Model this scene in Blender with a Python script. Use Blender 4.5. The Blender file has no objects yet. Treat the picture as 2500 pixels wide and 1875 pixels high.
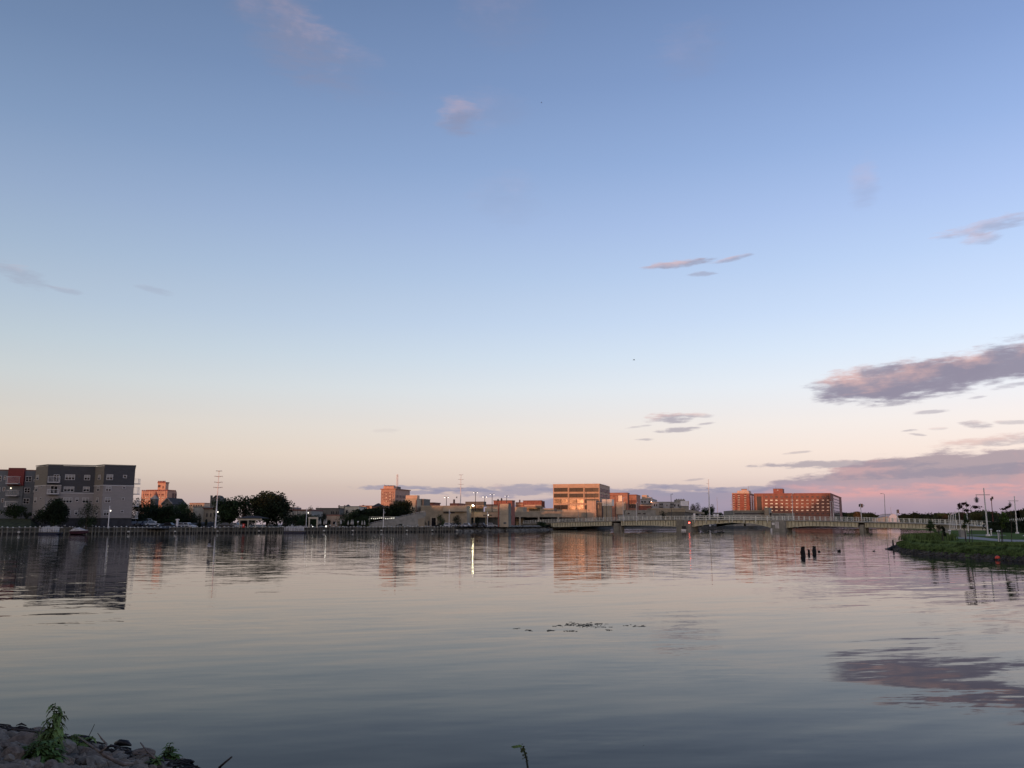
import bpy, bmesh, math, random
from mathutils import Vector, Matrix, noise as mn
random.seed(7)
sc = bpy.context.scene
COL = sc.collection
# ------------------------------------------------------------------ camera
F = 2050.0; TH = math.atan(342.5 / 2050.0); CS, SN = math.cos(TH), math.sin(TH); CH = 2.5
cd = bpy.data.cameras.new("camera"); cd.sensor_width = 36.0; cd.lens = 36.0 * F / 2500.0
cd.clip_start = 0.1; cd.clip_end = 12000
cam = bpy.data.objects.new("camera", cd); COL.objects.link(cam); sc.camera = cam
cam.location = (0, 0, CH); cam.rotation_euler = (math.pi / 2 + TH, 0, 0)
sc.view_settings.view_transform = 'Standard'; sc.view_settings.look = 'None'
sc.view_settings.exposure = 0.0; sc.view_settings.gamma = 1.0
sc.view_settings.use_curve_mapping = False
try:
    sc.cycles.use_denoising = True
    sc.cycles.max_bounces = 6; sc.cycles.caustics_reflective = False; sc.cycles.caustics_refractive = False
    sc.cycles.sample_clamp_indirect = 6
except Exception: pass

def s2l(c): return tuple(((x / 255.0) / 12.92 if x / 255.0 <= 0.04045 else ((x / 255.0 + 0.055) / 1.055) ** 2.4) for x in c)

# ------------------------------------------------------------------ node maths helper
class NM:
    def __init__(s, nt): s.nt = nt
    def val(s, x):
        return x
    def m(s, op, a, b=None, c=None, clamp=False):
        n = s.nt.nodes.new('ShaderNodeMath'); n.operation = op; n.use_clamp = clamp
        for i, x in enumerate((a, b, c)):
            if x is None: continue
            if isinstance(x, (int, float)): n.inputs[i].default_value = x
            else: s.nt.links.new(x, n.inputs[i])
        return n.outputs[0]
    def add(s, a, b): return s.m('ADD', a, b)
    def sub(s, a, b): return s.m('SUBTRACT', a, b)
    def mul(s, a, b): return s.m('MULTIPLY', a, b)
    def ma(s, a, b, c): return s.m('MULTIPLY_ADD', a, b, c)
    def ss(s, x, a, b, lo=0.0, hi=1.0):
        n = s.nt.nodes.new('ShaderNodeMapRange'); n.interpolation_type = 'SMOOTHSTEP'
        s.nt.links.new(x, n.inputs[0])
        n.inputs[1].default_value = a; n.inputs[2].default_value = b
        n.inputs[3].default_value = lo; n.inputs[4].default_value = hi
        return n.outputs[0]
    def xyz(s, x, y, z):
        n = s.nt.nodes.new('ShaderNodeCombineXYZ')
        for i, v in enumerate((x, y, z)):
            if isinstance(v, (int, float)): n.inputs[i].default_value = v
            else: s.nt.links.new(v, n.inputs[i])
        return n.outputs[0]
    def sep(s, v):
        n = s.nt.nodes.new('ShaderNodeSeparateXYZ'); s.nt.links.new(v, n.inputs[0]); return n.outputs
    def noise(s, vec, scale=1.0, detail=4, rough=0.5):
        n = s.nt.nodes.new('ShaderNodeTexNoise'); n.inputs['Scale'].default_value = scale
        n.inputs['Detail'].default_value = detail; n.inputs['Roughness'].default_value = rough
        s.nt.links.new(vec, n.inputs['Vector']); return n.outputs['Fac'], n.outputs['Color']
    def mix(s, f, a, b, mode='MIX'):
        n = s.nt.nodes.new('ShaderNodeMix'); n.data_type = 'RGBA'; n.blend_type = mode
        if isinstance(f, (int, float)): n.inputs[0].default_value = f
        else: s.nt.links.new(f, n.inputs[0])
        for i, x in ((6, a), (7, b)):
            if isinstance(x, tuple): n.inputs[i].default_value = (*x[:3], 1)
            else: s.nt.links.new(x, n.inputs[i])
        return n.outputs[2]
    def ramp(s, fac, stops, interp='LINEAR'):
        n = s.nt.nodes.new('ShaderNodeValToRGB'); cr = n.color_ramp; cr.interpolation = interp
        while len(cr.elements) < len(stops): cr.elements.new(0.5)
        for e, (p, c) in zip(cr.elements, stops):
            e.position = p; e.color = (*c[:3], 1)
        s.nt.links.new(fac, n.inputs[0]); return n.outputs[0]

# ------------------------------------------------------------------ picture measurements -> world directions / points
def ray(px, py):
    u = px - 1250.0; v = 937.5 - py
    return Vector((u, F * CS - v * SN, F * SN + v * CS))
def at(px, py, D):
    r = ray(px, py); k = D / r.y
    return Vector((r.x * k, D, CH + r.z * k))
def zat(py, D):
    r = ray(1250, py); return CH + r.z * D / r.y
def xat(px, D, py=1275): return at(px, py, D).x
def wat(px, py, z=0.0):
    r = ray(px, py); k = (z - CH) / r.z
    return Vector((r.x * k, r.y * k, z))
def sky_ae(px, py):
    r = ray(px, py).normalized()
    return math.degrees(math.atan2(r.x, r.y)), math.degrees(math.asin(r.z))

# ------------------------------------------------------------------ world: dusk sky with clouds
SUN_AZ = math.radians(200.0); SUN_EL = math.radians(1.0)
world = bpy.data.worlds.new("World"); sc.world = world; world.use_nodes = True
nt = world.node_tree
for n in list(nt.nodes): nt.nodes.remove(n)
W = NM(nt)
tc = nt.nodes.new('ShaderNodeTexCoord')
dx, dy, dz = W.sep(tc.outputs['Generated'])
el = W.mul(W.m('ARCSINE', dz), 57.29578)
az = W.mul(W.m('ARCTAN2', dx, dy), 57.29578)
NIS = 0.08
nis_tab = [(0, (.5, .16, 0)), (1, (.56, .19, 0)), (3, (1.57, .82, .08)), (7, (1.71, 1.51, .73)), (15, (1.10, 1.29, 1.13)), (30, (.59, .78, .87)), (60, (.265, .366, .46)), (90, (.2, .27, .34))]
def nis(e):
    for (a, ca), (b, cb) in zip(nis_tab, nis_tab[1:]):
        if a <= e <= b:
            t = (e - a) / (b - a); return [ca[i] * (1 - t) + cb[i] * t for i in range(3)]
    return nis_tab[-1][1]
sky_t = [(0.0, (196, 176, 182)), (1.4, (202, 184, 184)), (2.4, (216, 197, 189)), (3.2, (230, 211, 200)), (4.6, (240, 223, 211)), (6.5, (239, 231, 224)),
         (9.0, (228, 233, 237)), (11.2, (214, 227, 240)), (13.6, (199, 217, 240)), (16.7, (183, 205, 235)), (20, (168, 191, 228)), (24, (148, 174, 215)),
         (29, (128, 154, 197)), (34, (114, 139, 181)), (45, (92, 115, 158)), (90, (70, 92, 135))]
stops = []
for e, c in sky_t:
    l = s2l(c); nn = nis(e)
    stops.append((e / 90.0, l))
grad = W.ramp(W.m('DIVIDE', W.m('MAXIMUM', el, 0.0), 90.0), stops)
hor = W.m('SQRT', W.m('MAXIMUM', W.sub(1.0, W.mul(dz, dz)), 0.001))
xn = W.m('DIVIDE', dx, hor)
bright = W.ma(xn, 0.26, 0.97)
grad = W.mix(1.0, grad, W.xyz(bright, bright, W.ma(xn, 0.34, 0.97)), 'MULTIPLY')
sdx, sdy = math.sin(SUN_AZ), math.cos(SUN_AZ)
sunw = W.add(W.mul(W.m('DIVIDE', dx, hor), sdx), W.mul(W.m('DIVIDE', dy, hor), sdy))
warm = W.mul(W.ss(sunw, -.35, 1.0), W.ss(el, 50.0, 3.0))
grad = W.mix(warm, grad, (.70, .46, .31), 'ADD')
# cloud coordinates (degrees) disturbed by noise
cv = W.xyz(W.mul(az, 0.11), W.mul(el, 0.42), 0.0)
n1, c1 = W.noise(cv, 1.0, 6, 0.6)
fine, _ = W.noise(W.xyz(W.mul(az, 0.35), W.mul(el, 1.6), 3.7), 1.0, 7, 0.62)
fine2, _ = W.noise(W.xyz(W.mul(az, 0.9), W.mul(el, 4.2), 6.1), 1.0, 5, 0.6)
wide, _ = W.noise(W.xyz(W.mul(az, 0.30), W.mul(el, 0.45), 9.1), 1.0, 5, 0.55)
r1, g1, _b = W.sep(c1)
azw = W.ma(W.sub(r1, 0.5), 4.5, az)
elw = W.ma(W.sub(g1, 0.5), 1.5, el)
grey = s2l((150, 143, 160)); pink = s2l((224, 184, 178)); mauve = s2l((174, 152, 166)); bluegrey = s2l((143, 143, 167))
col = grad
def sep_cloud(px, py, wpx, hpx, rot=0, dens=0.9, pk=0.4, gcol=grey, pcol=pink, soft=0.7, warp=1.0, pw=2):
    """one cloud, an ellipse in sky angles broken up by noise; pink on its upper left (sunward) side"""
    global col
    a0, e0 = sky_ae(px, py)
    w = wpx / 36.0; h = hpx / 36.0
    ca, sa = math.cos(math.radians(rot)), math.sin(math.radians(rot))
    kx = warp * min(1.0, w / 4.0) ; ky = warp * min(1.0, h / 1.1)
    ddx = W.sub(W.ma(W.sub(r1, 0.5), 4.5 * kx, az), a0)
    ddy = W.sub(W.ma(W.sub(g1, 0.5), 1.9 * ky, el), e0)
    X = W.m('DIVIDE', W.add(W.mul(ddx, ca), W.mul(ddy, sa)), w)
    Y = W.m('DIVIDE', W.sub(W.mul(ddy, ca), W.mul(ddx, sa)), h)
    q = W.add(W.m('POWER', W.m('ABSOLUTE', X), float(pw)), W.mul(Y, Y))
    q = W.ma(W.sub(fine, 0.5), 2.4 if hpx > 20 else 1.2, q)
    if hpx > 20: q = W.ma(W.sub(fine2, 0.5), 1.5, q)
    if hpx <= 20: q = W.ma(W.sub(fine2, 0.5), 3.4, q)
    mask = W.mul(W.ss(q, 1.05 + soft * 0.5, .95 - soft * 1.3), dens * (.8 if hpx < 20 else 1.0))
    if wpx > 150 and hpx > 35: mask = W.mul(mask, W.ss(W.add(W.mul(fine2, .5), W.mul(wide, .5)), .22, .50, .72, 1.0))
    t = W.add(W.sub(W.mul(Y, 0.75), W.mul(X, 0.40)), W.mul(W.sub(wide, 0.5), 4.2))
    t = W.ma(W.sub(fine, 0.5), 1.6, t)
    t = W.mul(W.ss(t, 0.45 - pk, 1.7 - pk), .9)
    col = W.mix(mask, col, W.mix(t, gcol, pcol))
# high thin wisps
for a in ((690, 60, 170, 80, -32, .30, .8, 1.3), (800, 130, 150, 60, -25, .16, .8, 1.3), (1120, 285, 55, 42, -10, .42, 1.0, 1.2), (1180, 275, 110, 50, 0, .12, 1., 1.3),
          (1690, 130, 90, 60, 10, .14, .7, 1.3), (2110, 450, 30, 55, -15, .22, .9, 1.3), (1240, 490, 90, 70, 0, .10, .7, 1.3), (1230, 40, 120, 70, 0, .12, .7, 1.3),
          (50, 672, 60, 18, -14, .30, .5, 1.0), (160, 709, 32, 7, -5, .28, .2, .9), (380, 711, 40, 8, -8, .22, .2, .9), (945, 1050, 30, 6, 3, .15, .2, .9)):
    sep_cloud(a[0], a[1], a[2], a[3], a[4], a[5], a[6], soft=a[7])
# pink streaks
sep_cloud(1650, 645, 78, 9, 4, .85, .85, soft=.8); sep_cloud(1785, 631, 48, 6, 8, .7, 1.0, soft=.9); sep_cloud(1712, 669, 36, 7, 0, .55, -.2, soft=.8)
sep_cloud(2440, 545, 105, 15, 3, .55, .95, soft=1.0); sep_cloud(2395, 580, 40, 14, 0, .45, .8, soft=.9)
# the large cloud and its flecks
sep_cloud(2190, 926, 192, 42, 4, .97, .45, soft=.55, warp=.5, pw=4)
sep_cloud(2470, 884, 300, 44, 9, .97, .35, soft=.55, warp=.5, pw=4)
sep_cloud(2080, 966, 100, 6, 1, .6, .2); sep_cloud(2210, 978, 90, 6, 6, .55, -.4); sep_cloud(2470, 942, 42, 6, 5, .6, -.4)
sep_cloud(2385, 970, 20, 3, 5, .5, -.4); sep_cloud(2268, 1006, 34, 5, 3, .6, -.4); sep_cloud(2220, 1052, 18, 3, 3, .6, -.4); sep_cloud(2243, 1062, 20, 3, -8, .6, -.4)
sep_cloud(2385, 1038, 30, 9, -8, .7, .35); sep_cloud(2288, 1047, 20, 4, 0, .35, .8); sep_cloud(2430, 1078, 120, 12, 3, .75, .85, soft=.8); sep_cloud(2480, 1032, 40, 5, -5, .5, .3)
sep_cloud(1640, 1018, 62, 13, 2, .85, .5, soft=.7); sep_cloud(1700, 1012, 50, 6, -3, .5, .7); sep_cloud(1655, 1048, 52, 7, 4, .8, .2, soft=.6); sep_cloud(1725, 1034, 28, 3, 6, .6, -.2); sep_cloud(1576, 1073, 26, 3, 2, .6, -.6)
sep_cloud(1560, 1041, 34, 3, 6, .45, -.2); sep_cloud(1950, 1104, 32, 3, 4, .5, .4); sep_cloud(1690, 1172, 28, 3, 5, .5, -.4); sep_cloud(2280, 1107, 30, 2, 2, .4, .2)
# bank of cloud along the horizon: top edge as a function of azimuth, ragged with noise
topr = W.ramp(W.m('DIVIDE', W.add(az, 60.0), 120.0, clamp=True), [(p, (v / 10, v / 10, v / 10)) for p, v in
        ((0.0, -1.0), ((-14 + 60) / 120, -1.0), ((-9 + 60) / 120, 0.4), ((3 + 60) / 120, 1.9), ((10 + 60) / 120, 2.5), ((15 + 60) / 120, 2.2), ((18.5 + 60) / 120, 3.0), ((23 + 60) / 120, 4.1), ((31 + 60) / 120, 4.5), ((45 + 60) / 120, 5.0), ((1.0), 4.0))])
tr, _, _ = W.sep(topr)
bank = W.sub(W.ma(tr, 10.0, W.mul(W.sub(fine, 0.5), 1.6)), W.ma(W.sub(n1, 0.5), 1.2, el))
bm_ = W.ss(bank, -0.05, 0.30)
right = W.ss(az, 12.0, 24.0)
ew = W.ma(W.sub(wide, 0.5), 1.3, el)
pb = W.mul(W.mul(W.mul(W.ss(ew, 1.2, 2.1), W.ss(ew, 2.5, 2.25)), right), W.ss(fine, .36, .60))
pb2 = W.mul(W.ss(wide, 0.48, 0.66), W.ma(right, .55, .10))
bcol = W.mix(right, bluegrey, mauve)
bcol = W.mix(W.mul(W.ss(ew, 2.3, 3.0), .75), bcol, s2l((158, 144, 156)))
bcol = W.mix(W.mul(W.ss(ew, 1.5, .6), .6), bcol, s2l((146, 134, 156)))
bcol = W.mix(W.m('MAXIMUM', W.mul(pb, .9), W.mul(pb2, .6)), bcol, s2l((222, 160, 160)))
col = W.mix(W.mul(bm_, 0.86), col, bcol)
# long blue-grey streaks in front of it
for a in ((960, 1191, 95, 6, 0), (1130, 1196, 110, 5, -1), (1270, 1198, 190, 15, 2), (1020, 1203, 60, 5, 2), (1430, 1196, 110, 8, -1), (1650, 1190, 100, 7, -2), (2060, 1134, 180, 9, -1), (1800, 1196, 110, 8, 2), (2350, 1152, 260, 13, 1)):
    sep_cloud(a[0], a[1], a[2], a[3], a[4], .85, -.35, gcol=(bluegrey if a[0] < 1900 else grey), soft=.55)
sube = [0, 1, 3, 7, 11, 15, 22, 30, 45, 60, 90]
subr = W.ramp(W.m('DIVIDE', W.m('MAXIMUM', el, 0.0), 90.0), [(e / 90.0, tuple(NIS * c for c in nis(e))) for e in sube])
_r, _g, _b2 = W.sep(W.mix(1.0, col, subr, 'SUBTRACT'))
col = W.xyz(W.m('MAXIMUM', _r, 0.0), W.m('MAXIMUM', _g, 0.0), W.m('MAXIMUM', _b2, 0.0))
bg1 = nt.nodes.new('ShaderNodeBackground'); bg1.inputs[1].default_value = 1.0
nt.links.new(col, bg1.inputs[0])
skyt = nt.nodes.new('ShaderNodeTexSky'); skyt.sky_type = 'NISHITA'; skyt.sun_disc = False
skyt.sun_elevation = SUN_EL; skyt.sun_rotation = SUN_AZ
bg2 = nt.nodes.new('ShaderNodeBackground'); bg2.inputs[1].default_value = NIS
nt.links.new(skyt.outputs[0], bg2.inputs[0])
ads = nt.nodes.new('ShaderNodeAddShader'); nt.links.new(bg1.outputs[0], ads.inputs[0]); nt.links.new(bg2.outputs[0], ads.inputs[1])
wo = nt.nodes.new('ShaderNodeOutputWorld'); nt.links.new(ads.outputs[0], wo.inputs[0])
world.cycles.sampling_method = 'MANUAL'; world.cycles.sample_map_resolution = 512
# ------------------------------------------------------------------ sun: last light, from behind the camera and left
sl = bpy.data.lights.new("sun", 'SUN'); sl.energy = 2.8; sl.angle = math.radians(0.4); sl.color = (1.0, 0.42, 0.23)
so = bpy.data.objects.new("sun", sl); COL.objects.link(so)
sd = Vector((-math.sin(SUN_AZ) * math.cos(SUN_EL), -math.cos(SUN_AZ) * math.cos(SUN_EL), -math.sin(SUN_EL)))
so.rotation_euler = sd.to_track_quat('-Z', 'Y').to_euler(); so.location = (-60, -160, 60)

# ------------------------------------------------------------------ materials
MATS = {}
def mat(name, color, rough=0.85, var=0.15, scale=1.5, metal=0.0, spec=0.4, emit=None, estr=0.0, detail=4, stretch=None, color2=None):
    if name in MATS: return MATS[name]
    m = bpy.data.materials.new(name); m.use_nodes = True; t = m.node_tree; b = t.nodes['Principled BSDF']
    N = NM(t); tcn = t.nodes.new('ShaderNodeTexCoord'); v = tcn.outputs['Object']
    if stretch:
        mp = t.nodes.new('ShaderNodeMapping'); mp.inputs['Scale'].default_value = stretch; t.links.new(v, mp.inputs[0]); v = mp.outputs[0]
    f, _ = N.noise(v, scale, detail, 0.6)
    c2 = color2 if color2 else tuple(max(0, c * (1 - 2 * var)) for c in color)
    c1_ = color if color2 else tuple(min(1, c * (1 + var)) for c in color)
    t.links.new(N.mix(N.ss(f, 0.3, 0.7), c2, c1_), b.inputs['Base Color'])
    b.inputs['Roughness'].default_value = rough; b.inputs['Metallic'].default_value = metal
    b.inputs['Specular IOR Level'].default_value = spec
    if emit:
        b.inputs['Emission Color'].default_value = (*emit, 1); b.inputs['Emission Strength'].default_value = estr
    MATS[name] = m; return m

def water_mat():
    m = bpy.data.materials.new('river_water'); m.use_nodes = True; t = m.node_tree; b = t.nodes['Principled BSDF']
    N = NM(t); g = t.nodes.new('ShaderNodeNewGeometry'); x, y, z = N.sep(g.outputs['Position'])
    # rotate a little so the crests run slightly up to the right
    def rot(a):
        c, s = math.cos(a), math.sin(a); return N.add(N.mul(x, c), N.mul(y, s)), N.sub(N.mul(y, c), N.mul(x, s))
    def layer(a, sx, sy, det, seed, rough=.5):
        u, v = rot(a); f, c = N.noise(N.xyz(N.mul(u, sx), N.mul(v, sy), seed), 1.0, det, rough); r, gg, bb = N.sep(c)
        return N.sub(r, .5), N.sub(gg, .5)
    # wind lanes: calm water near the bank, ripples further out
    patch, _ = N.noise(N.xyz(N.mul(x, .018), N.mul(y, .05), 1.3), 1.0, 4, .55)
    d = N.add(y, N.mul(N.sub(patch, .5), 34.0))
    far = N.ss(d, 24.0, 62.0)
    near = N.ss(y, 60.0, 8.0)
    a1, b1 = layer(.34, .34, 1.5, 3, 0.0)       # long swell
    a2, b2 = layer(-.04, .9, 6.0, 4, 5.0)       # ripples
    a3, b3 = layer(.22, 4.0, 11.0, 3, 9.0)      # fine chop
    p2, _ = N.noise(N.xyz(N.mul(x, .16), N.mul(y, .34), 7.3), 1.0, 4, .6)
    cat = N.mul(N.ss(p2, .48, .66), .030)        # cat's paws
    A1 = N.ma(far, .012, .050); A2 = N.add(N.ma(far, .072, .018), cat); A3 = N.add(N.ma(far, .032, .006), N.mul(cat, .8))
    sy_ = N.add(N.add(N.mul(b1, A1), N.mul(b2, A2)), N.mul(b3, A3))
    sx_ = N.mul(N.add(N.add(N.mul(a1, A1), N.mul(a2, A2)), N.mul(a3, A3)), .22)
    vn = t.nodes.new('ShaderNodeVectorMath'); vn.operation = 'NORMALIZE'
    t.links.new(N.xyz(sx_, sy_, 1.0), vn.inputs[0]); t.links.new(vn.outputs[0], b.inputs['Normal'])
    f, _ = N.noise(N.xyz(N.mul(x, .4), N.mul(y, .4), 2.0), 1.0, 3)
    t.links.new(N.mix(f, (.010, .015, .018), (.016, .021, .022)), b.inputs['Base Color'])
    b.inputs['Roughness'].default_value = .015
    b.inputs['IOR'].default_value = 1.12
    return m
# ------------------------------------------------------------------ mesh building
WL = {}
class MB:
    def __init__(s): s.v = []; s.f = []
    def quad(s, a, b, c, d):
        i = len(s.v); s.v += [tuple(a), tuple(b), tuple(c), tuple(d)]; s.f.append((i, i + 1, i + 2, i + 3))
    def hexa(s, p):
        i = len(s.v); s.v += [tuple(q) for q in p]
        for f in ((0, 3, 2, 1), (4, 5, 6, 7), (0, 1, 5, 4), (1, 2, 6, 5), (2, 3, 7, 6), (3, 0, 4, 7)): s.f.append(tuple(i + k for k in f))
    def box(s, x0, y0, z0, x1, y1, z1):
        s.hexa([(x0, y0, z0), (x1, y0, z0), (x1, y1, z0), (x0, y1, z0), (x0, y0, z1), (x1, y0, z1), (x1, y1, z1), (x0, y1, z1)])
    def bar(s, a, b, w, h=None):
        """box-section bar from a to b, w wide, h high"""
        h = h or w; a = Vector(a); b = Vector(b); d = (b - a).normalized()
        up = Vector((0, 0, 1)) if abs(d.z) < .9 else Vector((0, 1, 0))
        r = d.cross(up).normalized() * w / 2; q = r.cross(d).normalized() * h / 2
        s.hexa([a - r - q, a + r - q, b + r - q, b - r - q, a - r + q, a + r + q, b + r + q, b - r + q])
    def prism(s, pts, z0, z1):
        """plan polygon (counter-clockwise) extruded; z0, z1 numbers or lists"""
        n = len(pts); i = len(s.v)
        z0 = z0 if isinstance(z0, (list, tuple)) else [z0] * n; z1 = z1 if isinstance(z1, (list, tuple)) else [z1] * n
        s.v += [(p[0], p[1], z0[k]) for k, p in enumerate(pts)] + [(p[0], p[1], z1[k]) for k, p in enumerate(pts)]
        s.f.append(tuple(i + k for k in range(n))[::-1]); s.f.append(tuple(i + n + k for k in range(n)))
        for k in range(n): s.f.append((i + k, i + (k + 1) % n, i + n + (k + 1) % n, i + n + k))
    def tube(s, pts, rad, n=6, cap=True):
        pts = [Vector(p) for p in pts]; rad = rad if isinstance(rad, (list, tuple)) else [rad] * len(pts)
        i = len(s.v); pr = None
        for k, p in enumerate(pts):
            d = (pts[min(k + 1, len(pts) - 1)] - pts[max(k - 1, 0)]).normalized()
            a = Vector((1, 0, 0)) if abs(d.x) < .8 else Vector((0, 1, 0))
            if pr is not None: a = pr
            u = (a - d * a.dot(d)).normalized(); pr = u; w = d.cross(u)
            for j in range(n):
                t = 2 * math.pi * j / n; s.v.append(tuple(p + (u * math.cos(t) + w * math.sin(t)) * rad[k]))
        for k in range(len(pts) - 1):
            for j in range(n):
                s.f.append((i + k * n + j, i + k * n + (j + 1) % n, i + (k + 1) * n + (j + 1) % n, i + (k + 1) * n + j))
        if cap:
            s.f.append(tuple(i + j for j in range(n))[::-1]); s.f.append(tuple(i + (len(pts) - 1) * n + j for j in range(n)))
    def ball(s, c, r, nu=8, nv=5, sz=1.0):
        c = Vector(c); i = len(s.v)
        s.v.append((c.x, c.y, c.z - r * sz))
        for a in range(1, nv):
            t = math.pi * a / nv - math.pi / 2
            for b in range(nu):
                p = 2 * math.pi * b / nu
                s.v.append((c.x + r * math.cos(t) * math.cos(p), c.y + r * math.cos(t) * math.sin(p), c.z + r * sz * math.sin(t)))
        s.v.append((c.x, c.y, c.z + r * sz)); top = len(s.v) - 1
        for b in range(nu): s.f.append((i, i + 1 + (b + 1) % nu, i + 1 + b))
        for a in range(nv - 2):
            for b in range(nu):
                s.f.append((i + 1 + a * nu + b, i + 1 + a * nu + (b + 1) % nu, i + 1 + (a + 1) * nu + (b + 1) % nu, i + 1 + (a + 1) * nu + b))
        for b in range(nu): s.f.append((top, i + 1 + (nv - 2) * nu + b, i + 1 + (nv - 2) * nu + (b + 1) % nu))
    def leaf(s, p, size, rng):
        n = Vector((rng.gauss(0, 1), rng.gauss(0, 1), rng.gauss(0, 1))); n.normalize() if n.length > 1e-5 else None
        u = n.orthogonal().normalized(); w = n.cross(u); t = rng.uniform(0, 6.28)
        u, w = u * math.cos(t) + w * math.sin(t), w * math.cos(t) - u * math.sin(t)
        a = size * rng.uniform(.6, 1.2); b = a * rng.uniform(.4, .7)
        s.quad(p - u * a, p - w * b, p + u * a, p + w * b)
    def build(s, name, m, parent=None, origin=None, smooth=False, **props):
        if parent is not None: L = WL[parent]
        else: L = Vector(origin) if origin is not None else Vector((0, 0, 0))
        me = bpy.data.meshes.new(name)
        me.from_pydata([(x - L.x, y - L.y, z - L.z) for x, y, z in s.v], [], s.f)
        me.materials.append(m)
        if smooth: me.polygons.foreach_set('use_smooth', [True] * len(me.polygons))
        o = bpy.data.objects.new(name, me); COL.objects.link(o)
        if parent is not None: o.parent = parent
        else: o.location = L
        WL[o] = L
        for k, v_ in props.items(): o[k] = v_
        return o
def thing(name, label, cat, loc, group=None):
    o = bpy.data.objects.new(name, None); COL.objects.link(o); o.location = loc; o.empty_display_size = .5
    o['label'] = label; o['category'] = cat; WL[o] = Vector(loc)
    if group: o['group'] = group
    return o
def tag(o, label, cat, group=None):
    o['label'] = label; o['category'] = cat
    if group: o['group'] = group
    return o
KIDS = {}
def clone(o, loc, rz=0, label=None, group=None, recolor=None, scale=1.0):
    """copy a thing with its parts and their sub-parts; mesh data shared"""
    def rec(src, par):
        c = src.copy(); COL.objects.link(c)
        if par is not None: c.parent = par
        for k in [q for q in ALLKIDS.get(src.name, [])]: rec(k, c)
        return c
    r = rec(o, None); r.location = loc; r.rotation_euler = (0, 0, rz); r.scale = (scale,) * 3
    if label: r['label'] = label
    if group: r['group'] = group
    return r
ALLKIDS = {}
def index_kids(root):
    for o in COL.objects:
        if o.parent is not None: ALLKIDS.setdefault(o.parent.name, [])
    ALLKIDS[root.name] = [o for o in COL.objects if o.parent is root]
    for k in ALLKIDS[root.name]: ALLKIDS[k.name] = [o for o in COL.objects if o.parent is k]

# ---- a vertical wall plane through A and B (plan), with picture measurements solved on it
class Wall:
    def __init__(s, A, B):
        s.A = Vector((A[0], A[1])); s.B = Vector((B[0], B[1])); s.u = (s.B - s.A).normalized(); s.L = (s.B - s.A).length
        s.n = Vector((s.u.y, -s.u.x))
    def solve(s, px, py):
        r = ray(px, py); r2 = Vector((r.x, r.y)); t = s.A.dot(s.n) / r2.dot(s.n)
        p = r2 * t; return (p - s.A).dot(s.u), CH + r.z * t
    def P(s, a, o, z):
        q = s.A + s.u * a + s.n * o; return (q.x, q.y, z)
    def wbox(s, mb, a0, a1, z0, z1, o0, o1):
        mb.hexa([s.P(a0, o1, z0), s.P(a1, o1, z0), s.P(a1, o0, z0), s.P(a0, o0, z0), s.P(a0, o1, z1), s.P(a1, o1, z1), s.P(a1, o0, z1), s.P(a0, o0, z1)])
    def rect(s, x0, y0, x1, y1):
        ym = (y0 + y1) / 2; xm = (x0 + x1) / 2
        return s.solve(x0, ym)[0], s.solve(x1, ym)[0], s.solve(xm, y1)[1], s.solve(xm, y0)[1]
    def pbox(s, mb, x0, y0, x1, y1, o0, o1):
        a0, a1, z0, z1 = s.rect(x0, y0, x1, y1); s.wbox(mb, a0, a1, z0, z1, o0, o1)
def window(w, parent, x0, y0, x1, y1, mframe, mglass, cols=1, rows=1, fr=.12, name='window', o=0.0, proud=.09, blind=None):
    a0, a1, z0, z1 = w.rect(x0, y0, x1, y1)
    return window_at(w, parent, a0, a1, z0, z1, mframe, mglass, cols, rows, fr, name, o, proud, blind)
def window_at(w, parent, a0, a1, z0, z1, mframe, mglass, cols=1, rows=1, fr=.12, name='window', o=0.0, proud=.09, blind=None):
    f = MB()
    w.wbox(f, a0, a0 + fr, z0, z1, o - .05, o + proud); w.wbox(f, a1 - fr, a1, z0, z1, o - .05, o + proud)
    w.wbox(f, a0 + fr, a1 - fr, z0, z0 + fr, o - .05, o + proud); w.wbox(f, a0 + fr, a1 - fr, z1 - fr, z1, o - .05, o + proud)
    for k in range(1, cols):
        c = a0 + (a1 - a0) * k / cols; w.wbox(f, c - fr * .45, c + fr * .45, z0 + fr, z1 - fr, o - .05, o + proud - .01)
    for k in range(1, rows):
        c = z0 + (z1 - z0) * k / rows; w.wbox(f, a0 + fr, a1 - fr, c - fr * .3, c + fr * .3, o - .05, o + proud - .02)
    fo = f.build(name, mframe, parent)
    g = MB(); w.wbox(g, a0 + fr, a1 - fr, z0 + fr, z1 - fr, o - .04, o + .03)
    g.build('pane', mglass, fo)
    if blind:
        b = MB(); h = (z1 - z0 - 2 * fr) * blind[1]
        w.wbox(b, a0 + fr, a1 - fr, z1 - fr - h, z1 - fr, o + .035, o + .045); b.build('blind', blind[0], fo)
    return fo
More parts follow.
